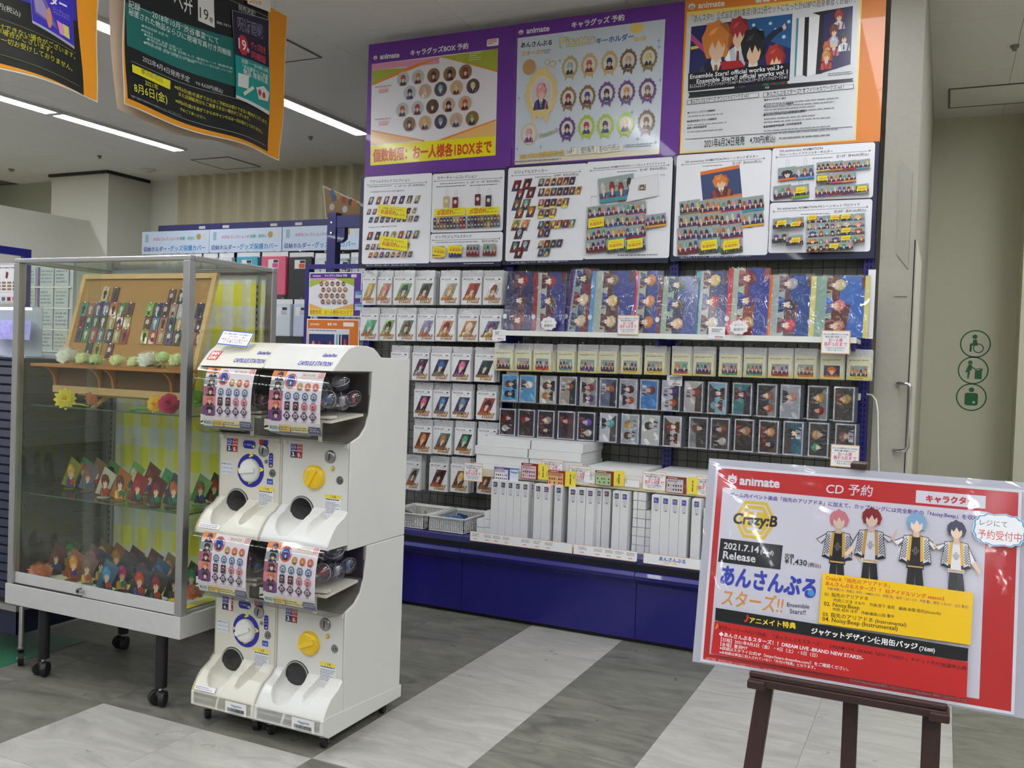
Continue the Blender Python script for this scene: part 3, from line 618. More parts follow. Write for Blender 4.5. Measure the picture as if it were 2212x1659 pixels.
for x, y in ((1075, 1240), (1148, 1238), (1220, 1235), (1075, 1298), (1142, 1296), (1172, 1358)): u, v = k.P(x, y); k.rect(u-.014, v-.006, u+.014, v+.006, 'f0dc2c')
u, v = k.P(1530, 1128); k.group(u, v, .185, .125, 4, '2f6f8e', '6a2230', rot=.1, strip='3f9aa6', hairs=['8a1f24', 'c8c4c0', '2c2a3a']); u, v = k.P(1705, 1120); k.x = lambda a, b: (a, b)
k.Q([(1618, 1072), (1778, 1040), (1782, 1170), (1588, 1210)], 'd8dade'); k.Q([(1620, 1076), (1775, 1044), (1779, 1166), (1592, 1205)], 'ecebf0'); k.bust(*k.P(1682, 1122), .04, .03, 'b0a090', '5a4a50', '7a6a50'); k.X('オモテ', 1380, 1183, 1414, 1181, '5a5c64'); k.X('ウラ', 1792, 1056, 1818, 1054, '5a5c64')
def files(k, L, w_=.105, h_=.064):
    for x, y, st in L:
        u, v = k.P(x, y)
        if st == 'so': k.group(u, v, w_, h_, 3, '4a6a3a', '3a3a3a', rot=.1); u0 = x-52; soldout(k, x-46, y-28, x+46, y+28, -.14, t2=False)
        else: k.group(u, v, w_, h_, 4, random.choice(['6a2a34', '5a2030', '2c3a7a']), random.choice(['5a1f28', '2a2a5a']), rot=.1, strip=st)
files(k, [(1415, 1270, '8a2030'), (1528, 1258, 'e07a30'), (1645, 1248, 'a02030'), (1412, 1338, 'so'), (1525, 1325, '2f6f9e'), (1640, 1320, '3a5aa8'), (1765, 1320, 'e0a030'), (1412, 1405, '6a2a7a'), (1530, 1395, '3f8f9e'), (1645, 1385, '8a2030'), (1410, 1470, '7a2430'), (1532, 1468, 'so'), (1645, 1465, 'so')])
k.G(1540, 1522, 1805, 1534, 1); k.X('「あんスタ!!」商品はイメージです。実際の商品とは異なる場合がございます。', 905, 1578, 1250, 1566, 'c8cadc', h=.008)
k.build('print', o)
o, k = board(-1.236, -.304, 1.785, 2.306, GY-.054, 'white goods board with orange-framed portrait and price lists, rightmost of the three', C7)
cell(k, [(68, 934), (628, 892), (598, 1512), (38, 1532)]); cell(k, [(636, 890), (1246, 848), (1232, 1175), (618, 1205)]); cell(k, [(622, 1215), (1230, 1188), (1216, 1498), (606, 1512)])
head(k, 94, 984, 582, 946, '5th anniversary ANIMATION PVシーンカットポスター', (112, 974, 548), '全15種 各¥500(税込)', (392, 984, 568), (215, 988, 380, 998))
head(k, 656, 940, 1214, 900, 'PVシーンカットアクリルキーホルダー', (676, 932, 992), '全15種 各¥600(税込)', (1012, 942, 1206), (870, 942, 998, 952)); k.X('5th anniversary ANIMATION', 676, 910, 932, 892, '22242c', bold=.012)
head(k, 640, 1264, 1198, 1236, '5th anniversary ANIMATION PVシーンカットブロマイド', (660, 1254, 1154), '全28種 各¥100(税込)', (998, 1272, 1190), (802, 1276, 985, 1286))
u, v = k.P(325, 1098)
def tilt(a, b, r_=.13, c=(u, v)): return c[0]+a*math.cos(r_)-b*math.sin(r_), c[1]+a*math.sin(r_)+b*math.cos(r_)
k.x = tilt; k.poly([(-.094, -.075), (.094, -.075), (.094, .075), (-.094, .075)], '3a4a74'); k.poly([(-.094, .058), (.094, .058), (.094, .075), (-.094, .075)], 'e87a2c'); k.poly([(-.094, -.075), (.094, -.075), (.094, -.062), (-.094, -.062)], 'e87a2c')
k.x = lambda a, b: (a, b); k.bust(u, v-.004, .13, .118, '', 'd8803a', '6a2c30', rot=.1, full=False)
files(k, [(140, 1240, '8a7a50'), (262, 1235, 'e07a30'), (390, 1222, 'b02c44'), (515, 1218, '3f8fae'), (135, 1325, '2f4f9e'), (255, 1318, '2f6f9e'), (382, 1308, 'c04a86'), (515, 1310, 'e0b030'), (130, 1400, '6a2a7a'), (258, 1392, '3f8f9e'), (390, 1385, '8a2030'), (130, 1475, '7a2430'), (258, 1470, 'so'), (390, 1468, 'so')], .103, .07)
for x, y, c in ((722, 1040, 'e87a2c'), (828, 1032, '4f9ac6'), (694, 1148, '5a2434'), (800, 1145, '6aa83a')): u, v = k.P(x, y); k.ring(u, v+.045, .007, .001, '8a8c90', 12, ry=.022); k.group(u, v, .08, .06, 1 if x == 722 else 3, '3a4a74', '4a1f2c', rot=.08, strip=c)
for i, (x, y) in enumerate([(938, 998), (1017, 994), (1095, 990), (1175, 984), (936, 1072), (1014, 1070), (1092, 1062), (930, 1146), (1010, 1140), (1090, 1136), (1168, 1132)]): u, v = k.P(x, y); k.group(u, v, .058, .042, 3, '5a2a34', '3a1f2c', rot=.07, strip=['d8c060', 'e87a2c', 'b02c34', '4f9ac6', '555555', 'd04a86', 'e0a030', '6a2a7a', '8a2030', '5a2a5a', '888888'][i])
soldout(k, 908, 1058, 966, 1086, -.08, t2=False); soldout(k, 778, 1124, 830, 1160, -.1, t2=False); soldout(k, 1142, 1118, 1198, 1146, -.08, t2=False)
for j in range(5):
    for i in range(5 if j < 4 else 4):
        u, v = k.P(876+68*i, 1320+j*40-i*4+(6 if j > 2 else 0)); k.group(u, v, .052, .036, random.choice((1, 2)), random.choice(['c8c0b4', '4a5a6a', '2a2624', '7a8a9a']), random.choice(['6a3a28', '2a2a3a']), rot=.07)
for x, y in ((690, 1340), (775, 1335), (685, 1425), (770, 1440)): u, v = k.P(x, y); k.group(u, v, .075, .048, 2, '2a2c2e', '3a3a3a', rot=.07)
for x, y in ((668, 1325), (752, 1332), (752, 1428), (850, 1294), (985, 1292), (1050, 1288), (1052, 1370), (1050, 1415), (980, 1462)): soldout(k, x, y, x+52, y+26, -.08, t2=False)
k.X('「あんスタ!!」イメージです。実際の商品とは異なる場合がございます。', 90, 1548, 510, 1536, 'c8cadc', h=.008)
k.build('print', o)

# ================================================================== GOODS ON THE GONDOLA
def film(x0, x1, z0, z1, y, name='pouch', par=None, bul=.006, top=None):
    """wrinkled clear bag front"""
    ph = random.uniform(0, 9)
    def f(u, v):
        x = x0+(x1-x0)*u; z = z0+(z1-z0)*v
        e = math.sin(PI*u)*.5+.5*math.sin(PI*min(1, v*1.2))
        return (x, y-bul*e-.0018*math.sin(u*11+ph+v*5)-.0016*math.sin(v*17+ph*2+u*6), z)
    return MB().grid(f, 10, 12).build(name, FILM, par, smooth=3)
CARDW = mat('pack_card', 'f2f2f4', .55)
SPARE = mat('spare_pack', 'c9cacb', .5)
def stand_pouch(x0, x1, y0, y1, Y, label, bg, hair, cloth, spare=0):
    a = onY(x0, y1, Y); b = onY(x1, y1, Y); c = onY(x0, y0, Y); cx = (a.x+b.x)/2; w_ = b.x-a.x; z0 = (a.z+b.z)/2; z1 = z0+(c.z-a.z); hh = z1-z0; zc = z0+hh*.80
    t = T('stand_pouch', label, 'pouch', (cx, Y, z0), 'white stand pouches')
    MB().box(cx-w_/2+.003, cx+w_/2-.003, Y, Y+.012, z0, zc).build('card', CARDW, t)
    k = Ink((cx, Y, z0)); W = w_-.008
    k.text('あんさんぶる', -W*.42, hh*.72, W*.08, None, '3a3a6a', bold=.02); k.text('スターズ!!', -W*.3, hh*.675, -W*.02, None, 'd8b070', bold=.0)
    k.ell(W*.36, hh*.735, W*.07, hh*.02, '33343c', 8); k.greek(W*.12, hh*.68, W*.42, hh*.70, 1, '9a9ca2')
    sk = .42; k.x = lambda u, v: (u, v)
    k.bust(W*.02, hh*.37, W*.56, hh*.50, bg, hair, cloth, sk=.42)
    k.text('ENSEMBLE', -W*.44, hh*.13, W*.42, None, 'b07c34', h=hh*.075, bold=.05, sk=.25); k.text('STARS!!', -W*.22, hh*.045, W*.36, None, 'b07c34', h=hh*.068, bold=.05, sk=.25)
    k.build('print', t)
    MB().box(cx-w_/2, cx+w_/2, Y+.012, Y+.0135, z0-.002, z1).build('backing', mat('foil', 'd4d5d8', .3, metal=.3, bump=.004, nscale=25), t)
    film(cx-w_/2, cx+w_/2, z0-.003, z1, Y-.002, par=t, bul=.004)
    for q in range(spare):
        s_ = T('stand_pouch', 'plain spare stand pouch, %s behind the %s' % (ORD[q], label.split(', ')[1].replace(' pouch row', ' row')), 'pouch', (cx+.004*(q+1), Y+.02+q*.016, z0), 'spare stand pouches')
        MB().box(cx-w_/2+.005+.004*q, cx+w_/2+.004+.006*q, Y+.019+q*.016, Y+.028+q*.016, z0+.002, zc).build('card', SPARE, s_)
        MB().box(cx-w_/2+.005+.004*q, cx+w_/2+.004+.006*q, Y+.029+q*.016, Y+.030+q*.016, z0, z1-.002).build('backing', MATS['foil'], s_)
    hook((x0+x1)/2, y0+4, Y+.004)
ROWS = [
 (584, 658, [(781, 811, 'b0a060', 'e4c070', 'c8a050'), (811, 846, 'b08a60', 'e48a9a', 'c8904a'), (848, 893, '7aa050', '3a4a6a', '8a7a4a'), (895, 936, '4a5a4a', '2a2624', 'b8743a'), (948, 990, '9ab0a0', 'd8a070', 'c8783a'), (995, 1040, '9a4a3a', 'a8402c', 'c89a5a'), (1042, 1084, 'e2e2e4', '8a4a2c', 'b08a6a')]),
 (666, 737, [(776, 816, '6aa07a', '5ac0a0', 'a8482c'), (817, 854, '8ab06a', '3a2a24', 'c09a6a'), (855, 896, '6a7a6a', '6a4430', '4a5a50'), (899, 938, '8a90a8', '9a8ac0', 'c85a3a'), (939, 982, 'b89078', '8a2a28', 'c8a060'), (987, 1033, 'b0784a', 'e8dcc0', 'e0c898'), (1034, 1083, '5a6a80', '6a3a6a', 'd8b850')]),
 (749, 823, [(842, 881, '3a3c50', '22242c', '44485a'), (888, 926, '2e2c4a', '6a2444', '8a94b8'), (928, 971, '2c2c40', '2c62b0', '3a5a50'), (973, 1016, '34283c', 'e06a9a', '4a2c86'), (1023, 1068, '2c3038', '2c4a50', '22222c')]),
 (829, 904, [(892, 931, '2a2c44', 'e0668a', '202232'), (933, 971, '3a3c5a', '4a90c8', '2c4a78'), (973, 1017, '3a3458', '6a88b0', '2a3468'), (1027, 1072, '9a3a34', '3a1a18', 'a83028')]),
 (909, 982, [(891, 931, '6a2a28', 'd88a3c', '8a2a28'), (933, 975, '4a6a68', 'b8804a', '7a2c28'), (980, 1021, '3a3a34', '4ab086', '5a3028'), (1029, 1074, '7a3c30', '8a3a2c', '6a2a28')]),
 (988, 1063, [(874, 906, '8a8a80', '33302c', 'a84a34'), (925, 966, '5a2424', '2a2224', 'a02a2c'), (971, 1012, '6a3a2c', 'e0c070', '2a2a2c'), (1028, 1066, '7a4a34', '8a3a2a', '9a5a3a')])]
HN = {'e4c070': 'blond', 'e48a9a': 'pink-haired', '3a4a6a': 'navy-haired', '2a2624': 'black-haired', 'd8a070': 'orange-blond', 'a8402c': 'red-haired', '8a4a2c': 'brown-haired', '5ac0a0': 'teal-haired', '3a2a24': 'dark-haired', '6a4430': 'brown-haired',
      '9a8ac0': 'lilac-haired', '8a2a28': 'dark red-haired', 'e8dcc0': 'pale-haired', '6a3a6a': 'purple-haired', '22242c': 'black-haired', '6a2444': 'maroon-haired', '2c62b0': 'blue-haired', 'e06a9a': 'pink-haired', '2c4a50': 'dark teal-haired', 'e0668a': 'pink-haired',
      '4a90c8': 'light blue-haired', '6a88b0': 'grey-blue-haired', '3a1a18': 'dark-haired', 'd88a3c': 'orange-haired', 'b8804a': 'light brown-haired', '4ab086': 'green-haired', '8a3a2c': 'red-brown-haired', '33302c': 'black-haired', '2a2224': 'black-haired', 'e0c070': 'blond', '8a3a2a': 'red-brown-haired'}
RN = ['top', 'second', 'third', 'fourth', 'fifth', 'lowest']
for ri, (y0, y1, L) in enumerate(ROWS):
    for ci, (x0, x1, bg, hr, cl) in enumerate(L):
        Y = 4.30+(.012 if ci % 2 else 0)+(ri > 2)*.03
        sl = ((y0+y1)/2-628)/4100*((x0+x1)/2-980)
        stand_pouch(x0, x1, y0+sl*.6, y1+sl*.6, Y, 'white stand pouch with %s portrait, %s in the %s pouch row' % (HN.get(hr, 'dark-haired'), ORD[ci], RN[ri]), bg, hr, cl, spare=2 if (ri, ci) in ((0, 3), (2, 3), (2, 4), (3, 3), (0, 6), (1, 4), (5, 0), (5, 2), (1, 2)) else 1)

# white shelf with clear files
SZ = 1.420
MB().box(-2.045, -.345, 4.2, 4.44, SZ-.02, SZ).build('shelf', WHITE, gon, bevel=.002)
MB().box(-2.045, -.345, 4.197, 4.2, SZ-.022, SZ+.003).build('price_rail', WHITE, gon)
for x in (-2.04, -1.236, -.36): MB().box(x-.008, x+.008, 4.24, 4.46, SZ-.055, SZ-.02).build('bracket', BLUE, gon)
def clear_file(x0, x1, ytop, Y, label, strip, both, bg, hairs, cloth, lean=0):
    a = onY(x0, 720, Y); b = onY(x1, 720, Y); c = onY(x0, ytop, Y); w_ = b.x-a.x; hh = c.z-SZ-.001; O = (a.x, Y, SZ+.001)
    t = T('clear_file', label, 'clear file', (a.x+w_/2, Y, SZ+.001), 'clear files on the white shelf')
    def bd(u, v, p): return Vector((p.x+lean*v, p.y+v*.12, p.z))
    MB().add([(a.x, Y, SZ+.001), (a.x+w_, Y, SZ+.001), (a.x+w_+lean*hh, Y+.12*hh, SZ+.001+hh), (a.x+lean*hh, Y+.12*hh, SZ+.001+hh)]+[(a.x, Y+.002, SZ+.001), (a.x+w_, Y+.002, SZ+.001), (a.x+w_+lean*hh, Y+.002+.12*hh, SZ+.001+hh), (a.x+lean*hh, Y+.002+.12*hh, SZ+.001+hh)],
             [(0, 1, 2, 3), (7, 6, 5, 4), (0, 4, 5, 1), (1, 5, 6, 2), (2, 6, 7, 3), (3, 7, 4, 0)]).build('sheet', mat('file_sheet', 'b8bcc4', .3), t)
    k = Ink(O, bend=bd); k.bend = None
    k.rect(0, 0, w_, hh, bg); s_ = .022
    k.rect(s_+w_*.28, 0, w_, hh, cloth[0]); k.poly([(w_*.62, 0), (w_, 0), (w_, hh*.9), (w_*.7, hh*.6)], cloth[1]); k.poly([(w_*.5, hh*.55), (w_*.9, hh*.5), (w_*.85, hh), (w_*.5, hh)], cloth[1])
    n = 3
    for i in range(n):
        old = k.x; k.bust(s_+w_*.36, hh*(i+.55)/n, hh/n*.95, min(w_*.6, .085), '', hairs[i % len(hairs)], cloth[i % 2], rot=-PI/2, full=False)
    k.rect(0, 0, s_, hh, strip)
    if both: k.rect(w_-.02, 0, w_, hh, strip)
    k.ell(.004, hh*.25, .011, .013, 'd8dade', 10)
    k.bend = bd; k.build('print', t, INKG)
    def f(u, v): x = u*w_; z = v*hh*1.02; return (a.x-.004+x*1.03+lean*z, Y+.12*z-.005-.003*math.sin(PI*u)-.002*math.sin(u*9+v*13+x0), SZ+.001+z)
    MB().grid(f, 12, 12).build('sleeve', FILM2, t, smooth=3)
FL = [(1086, 1152, 586, 'dark red group print and no colour strip', '2a2a5a', 0, '26284e', ['7a2434', '4a2a3a', '8a2a30'], ['5a2430', '2c2c60']),
      (1149, 1218, 588, 'dark red strip along its left edge', '9a2a34', 0, 'a8b0a8', ['4a3a7a', '4a4038', '8a2a30'], ['5a2a34', '343a80']),
      (1216, 1276, 580, 'dark purple strip along its left edge', '4a2a78', 0, '8a9aa4', ['c8b890', 'c8b890', '4a3a34'], ['3a4464', '7a2c34']),
      (1270, 1364, 584, 'light blue strip along its left edge', '5a9ad0', 0, 'a6b0a0', ['c8b890', 'd8c070', '7a6a5a'], ['5a3434', '34408a']),
      (1361, 1424, 584, 'pink strip along its left edge', 'd0407a', 0, 'a0ac94', ['c8783a', 'c8783a', 'c87a3a'], ['26305a', '2f3f90']),
      (1416, 1502, 596, 'maroon strip along its left edge', '6a2230', 0, '90a890', ['d8a878', '2a2c30', '2f5a40'], ['22284e', '34488c']),
      (1496, 1568, 584, 'teal strip along its left edge', '2f98a4', 0, 'a8ada8', ['c8c8b0', 'a8242c', 'd8c070'], ['5a2c34', '2f3a74']),
      (1566, 1656, 578, 'bright red strip along its left edge', 'c42a34', 0, 'a4b29c', ['b8904a', '4a2c6a', '7a2a30'], ['8a3a2c', '2f3f8e']),
      (1652, 1752, 592, 'orange strip along its left edge', 'ee7a24', 0, '9aa8a4', ['c84a58', '3a3c50', 'a8aab0'], ['6a4a50', '33508e']),
      (1746, 1874, 595, 'pale yellow strips down both edges', 'd8d07a', 1, '8aa89a', ['b07a60', 'd08078', 'c8c090'], ['6a3a34', '3a6ab4'])]
for i, (x0, x1, yt, d, st, both, bg, hr, cl) in enumerate(FL):
    sl = (x0-1086)*.012
    clear_file(x0, x1, yt, 4.235-(i % 2)*.012+(.01 if i == 2 else 0), 'clear file on the white shelf with ' + d, st, both, bg, hr, cl, lean=(.06 if i in (2,) else -.04 if i == 1 else .0))
c = onY(1870, 720, 4.27); o = MB().box(c.x, c.x+.03, 4.27, 4.273, SZ+.001, SZ+.30).build('end_card', PAPER); props(o, 'plain white card standing at the right end of the white shelf', 'card')

# yellow key holder packs
YEL = [(1066, 1108, '2a1a34', '4a2030'), (1110, 1149, '2a1a34', '4a2030'), (1150, 1191, '8a2c34', 'c42a2c'), (1201, 1242, '6a3a58', '3f9aa0'), (1246, 1290, '4a2a58', '5a3a8a'), (1291, 1333, '5a2434', '4a2a5a'), (1339, 1383, '2a2c50', 'd8a828'), (1390, 1437, '3a2c50', 'd8b030'),
       (1449, 1492, '28306a', 'c43040'), (1495, 1543, '2c3684', '6a3444'), (1551, 1600, '6a2a4a', '2f8a6a'), (1604, 1654, '6a2a3e', '2f9a78'), (1657, 1711, '5a1f28', 'b8242c'), (1714, 1764, '5a4a58', 'd8702c'), (1770, 1822, 'c8642c', 'd8702c'), (1827, 1882, '4a5a58', 'c8c040')]
YN = ['black strip', 'black strip', 'red strip', 'teal strip', 'violet strip', 'dark purple strip', 'amber strip', 'amber strip', 'crimson strip', 'maroon strip', 'green strip', 'green strip', 'bright red strip', 'orange strip', 'one orange-haired portrait', 'yellow strip']
YC = mat('cream_card', 'e6e3c0', .6)
for i, (x0, x1, c1, st) in enumerate(YEL):
    Y = 4.27+(.01 if i % 2 else 0); xm = (x0+x1)/2; yt = 741+(xm-1087)*.0175; yb = 801+(xm-1087)*.0275
    a = onY(x0, yb, Y); b = onY(x1, yb, Y); cc = onY(xm, yt, Y); d = onY(xm, yb, Y); w_ = b.x-a.x; z0 = d.z; hh = cc.z-d.z; cx = (a.x+b.x)/2
    t = T('keyholder_pack', 'cream key holder pack, picture with %s, %s in its row' % (YN[i], ORD[i]), 'key holder', (cx, Y, z0), 'cream key holder packs')
    MB().box(cx-w_/2+.004, cx+w_/2-.004, Y, Y+.006, z0+.003, z0+hh*.76).build('card', YC, t)
    k = Ink((cx, Y, z0)); W = w_-.008
    for q in range(6): k.rect(-W/2, .003+hh*.76*(q/12), W/2, .003+hh*.76*((q+1)/12)-.0005, ['dccf70', 'ded486', 'e0d998', 'e2dda8', 'e4e1b4', 'e6e4be'][q])
    k.text('あんさんぶる', -W*.42, hh*.62, W*.02, None, '4a4a60', bold=.02); k.greek(W*.06, hh*.63, W*.42, hh*.67, 1, '8a8a90')
    if i == 14: k.bust(0, hh*.27, W*.72, hh*.38, '2f3a6a', 'd8702c', '7a2a2c'); k.rect(-W*.36, hh*.08, W*.36, hh*.13, 'd8702c')
    else: k.group(0, hh*.27, W*.74, hh*.40, 4 if i != 8 else 2, c1, '2a1a30', strip=st)
    k.build('print', t)
    film(cx-w_/2, cx+w_/2, z0, z0+hh, Y-.002, par=t, bul=.005)
    MB().box(cx-w_/2, cx+w_/2, Y+.007, Y+.0078, z0, z0+hh).build('backing', MATS['foil'], t)
    for q in range(3 if i in (2, 5, 7, 3, 13) else 1):
        s_ = T('keyholder_pack', 'cream spare key holder pack, %s behind the %s front pack' % (ORD[q], ORD[i]), 'key holder', (cx, Y+.012+q*.008, z0), 'spare key holder packs')
        MB().box(cx-w_/2+.005+.004*q, cx+w_/2+.002+.005*q, Y+.012+q*.008, Y+.017+q*.008, z0+.004, z0+hh*.76).build('card', YC, s_)
        MB().box(cx-w_/2+.004+.004*q, cx+w_/2+.003+.005*q, Y+.0172+q*.008, Y+.0178+q*.008, z0+.002, z0+hh*.98).build('backing', MATS['foil'], s_)
    hook(xm-8, yt, Y+.006)

# two rows of sleeved photos
PA = [(1102, '5ab0e0', '7a3a28'), (1140, '6ab0d8', 'e8e4e4'), (1184, 'd8d4c0', '6a3a28'), (1227, 'b8ac98', '7a4a30'), (1271, 'd0cabc', '9a2a38'), (1314, '6a708a', 'b8542c'), (1357, 'c0bfc4', '5a2a20'), (1402, '4a8cd0', '7a3424'), (1449, 'dcdcdc', '5a3a86'), (1498, 'd0c8c0', '9a3a28'), (1549, '9ac8d8', '2c2c44'), (1603, '4a8a88', '6a2c50'), (1656, '3a403e', 'a86a60'), (1707, 'b8b8bc', 'd89a88'), (1766, '4a4640', 'c89a4a'), (1823, '4a4640', 'c8a04a')]
PB = [(1096, '3a2c2c', '8a2a2c'), (1137, '3f3030', '8a2c30'), (1179, '3a3238', 'b8a090'), (1223, '3a2c38', '8a2c3c'), (1266, '2c2c38', '6a4ab0'), (1314, 'dcdcdc', '5ab8c0'), (1361, 'b0b8b4', 'c89a4a'), (1405, 'dcdad0', '2c4a3a'), (1452, 'd4d0c8', '8a3a2c'), (1508, '4a4440', '7a4a38'), (1555, '48423e', '7a4a3a'), (1607, '3a302c', 'c0805a'), (1660, '3a302c', 'c8885f'), (1713, '3a6a7a', '2c3a34'), (1768, '3c4442', 'c8a070'), (1826, '3a4240', '9a6a60')]
PN = {0: 'blue sky with brown figure', 1: 'white hair against blue', 2: 'cream room and black-haired figure', 3: 'beige room and brown coat', 4: 'red-haired figure on cream', 5: 'grey with orange-haired figure', 6: 'two brown figures on grey', 7: 'bright blue with teal figure', 8: 'white with purple-haired figure', 9: 'blond and red-haired figures', 10: 'pale blue with grey figure', 11: 'teal and maroon figures', 12: 'dark scene with pink shape', 13: 'pink shape on light grey', 14: 'dark scene with yellow patches', 15: 'dark scene with yellow patches'}
SLV = clear('photo_sleeve', 'e8eaf0', .07, .7, .12, bump=.004, bscale=30)
DKS = mat('sleeve_edge', '5c606c', .25, spec=.6)
for ri, PL in enumerate((PA, PB)):
    for i, (xm, bg, hr) in enumerate(PL):
        Y = 4.30+(i % 3)*.006; s_ = 1+(xm-1100)*.00042; hw = 18.5*s_; yc = (838 if ri == 0 else 912)+(xm-1100)*(.049 if ri == 0 else .057); hp = 29*s_
        a = onY(xm-hw, yc+hp, Y); b = onY(xm+hw, yc-hp, Y); cx = (a.x+b.x)/2; w_ = b.x-a.x; z0 = onY(xm, yc+hp, Y).z; hh = onY(xm, yc-hp, Y).z-z0
        lab = 'sleeved photo card of %s, %s in the %s photo row' % ((PN[i] if ri == 0 else ['gold and maroon scene', 'gold and maroon scene', 'dark room', 'dark maroon room', 'purple-haired figure', 'teal-haired figure on white', 'two figures on grey', 'dark green-haired figure', 'brown coats', 'brown shape on dark', 'brown shape on dark', 'orange figure on dark', 'orange figure on dark', 'green and blue scenery', 'dark scene with tan shape', 'dark scene with pale shape'][i]), ORD[i], 'upper' if ri == 0 else 'lower')
        t = T('photo_card', lab, 'photo', (cx, Y, z0), 'sleeved photo cards')
        til = random.uniform(-.015, .015)
        MB().box(cx-w_/2, cx+w_/2, Y, Y+.0008, z0, z0+hh).build('card', mat('photo_back', 'd8d8da', .4), t)
        k = Ink((cx, Y, z0)); m_ = .006; W = w_-2*m_; H_ = hh-2*m_
        k.rect(-W/2, m_, W/2, m_+H_, bg)
        rr = random.choice((-1, 1)); cl = random.choice(['6a3426', '3a2c34', '7a3a2a', '2c2a3a', 'b8b8bc'])
        k.poly([(rr*W*.1, m_), (rr*W*.5, m_), (rr*W*.5, m_+H_), (rr*W*.15, m_+H_*.8)], random.choice(['3a3a40', '8a8a88', '5a4a44', bg]))
        k.bust(0, m_+H_*.66, H_*.5, W*.9, '', hr, cl, rot=-rr*PI/2, full=False)
        if i % 2 == 0: k.bust(rr*W*.05, m_+H_*.26, H_*.46, W*.8, '', random.choice(HAIR), cl, rot=-rr*PI/2, full=False)
        k.build('print', t, INKG)
        film(cx-w_/2-.002, cx+w_/2+.002, z0-.003, z0+hh+.004, Y-.0015, 'sleeve', t, .001).data.materials[0] = SLV
        for q in range(2 if i not in (2, 5, 8, 13, 15) else 4):
            sp = T('photo_card', 'spare sleeved photo card, %s behind the %s card of the %s row' % (ORD[q], ORD[i], 'upper' if ri == 0 else 'lower'), 'photo', (cx, Y+.006+q*.006, z0), 'spare photo cards')
            MB().box(cx-w_/2+.003*q, cx+w_/2+.003+.003*q, Y+.006+q*.006, Y+.008+q*.006, z0+.001, z0+hh+.001).build('sleeve_back', DKS, sp)
    # rail carrying the row
    zc = onY(1460, 838+360*.049 if ri == 0 else 912+360*.057, 4.34).z
    MB().box(-2.11, -.36, 4.335, 4.34, zc-.075, zc-.069).build('rail', CHROME, gon)
    for x in (-2.08, -1.66, -1.25, -.84, -.38): MB().cyl((x, 4.34, zc-.072), (x, GY, zc-.072), .003, 6).build('rail_arm', CHROME, gon)
    for x in (-.335,):
        MB().box(x-.02, x+.0, 4.36, 4.45, zc+.02, zc+.05).build('clip', WHITE, gon)

# notices, price tags
def notice(x, y, Y, label, w_=.105, h_=.092, rot=.0):
    p = onY(x, y, Y); t = T('limit_notice', label, 'notice', (p.x, Y, p.z), 'orange bordered purchase limit notices')
    MB().box(p.x-w_/2, p.x+w_/2, Y, Y+.0012, p.z-h_/2, p.z+h_/2).build('card', PAPER, t)
    k = Ink((p.x, Y, p.z)); k.frame(-w_/2, -h_/2, w_/2, h_/2, .0032, 'f2b968')
    k.text('「あんスタ!!5周年ありがとうSTORE」', -w_*.44, h_*.30, w_*.44, None, '33333a', h=.0065); k.text('商品の購入制限について', -w_*.36, h_*.19, w_*.36, None, '33333a', h=.0065)
    k.text('お一人様', -w_*.24, h_*.02, w_*.24, None, 'd8324a', h=.013, bold=.012); k.text('各種5点まで', -w_*.40, -h_*.16, w_*.40, None, 'd8324a', h=.014, bold=.012)
    k.text('とさせていただきます。', -w_*.34, -h_*.28, w_*.34, None, '33333a', h=.006); k.text('予めご了承ください。', -w_*.28, -h_*.38, w_*.3, None, '33333a', h=.006)
    k.build('print', t)
notice(1357, 702, 4.19, 'orange bordered limit notice on the shelf in front of the light blue file')
notice(1805, 739, 4.185, 'orange bordered limit notice hanging below the right end of the shelf', .118, .10)
notice(1825, 985, 4.255, 'orange bordered limit notice at the right end of the lower photo row', .118, .098)
notice(1022, 1020, 4.085, 'orange bordered limit notice left of the stacked flat white boxes')
def tag(x, y, Y, label, w_=.075, h_=.055, price='¥500', red=True):
    p = onY(x, y, Y); t = T('price_tag', label, 'price tag', (p.x, Y, p.z), 'white price tags')
    MB().box(p.x-w_/2, p.x+w_/2, Y, Y+.001, p.z-h_/2, p.z+h_/2).build('card', PAPER, t)
    k = Ink((p.x, Y, p.z)); k.greek(-w_*.3, h_*.05, w_*.42, h_*.36, 3, '5a5a66'); k.rect(-w_*.45, -h_*.08, w_*.45, -h_*.06, '9a9aa0'); k.text(price, -w_*.1, -h_*.4, w_*.2, None, 'd0324a', bold=.02); k.greek(w_*.23, -h_*.4, w_*.42, -h_*.28, 1, '44444c'); k.build('print', t)
tag(1078, 724, 4.2, 'white price tag at the left end of the white shelf'); tag(1548, 719, 4.19, 'white price tag hanging on the shelf below the teal file', price='¥500')
tag(1107, 806, 4.31, 'white price tag above the blue-sky photo card', .068, .045, '¥100'); tag(1457, 822, 4.31, 'white price tag above the purple-haired photo card', .075, .05, '¥100')
def cloud(x, y, Y, label, a_, b_):
    p = onY(x, y, Y); t = T('speech_card', label, 'card', (p.x, Y, p.z)); w_, h_ = .042, .033
    pts = [(w_*math.cos(i*PI/20)*(1+.07*math.sin(i*PI/20*9)), h_*math.sin(i*PI/20)*(1+.09*math.sin(i*PI/20*9))) for i in range(40)]
    MB().prism([(p.x+q[0], p.z+q[1]) for q in pts], 'y', Y, Y+.0012).build('card', PAPER, t)
    k = Ink((p.x, Y, p.z)); n = len(pts); k.poly(pts+[(q[0]*.94, q[1]*.93) for q in pts], 'eda2b4', [(i, (i+1) % n, n+(i+1) % n, n+i) for i in range(n)])
    k.text(a_, -.02, .006, .018, None, '44444c', bold=0); k.text(b_, -.024, -.016, .026, None, '44444c', bold=0); k.build('print', t)
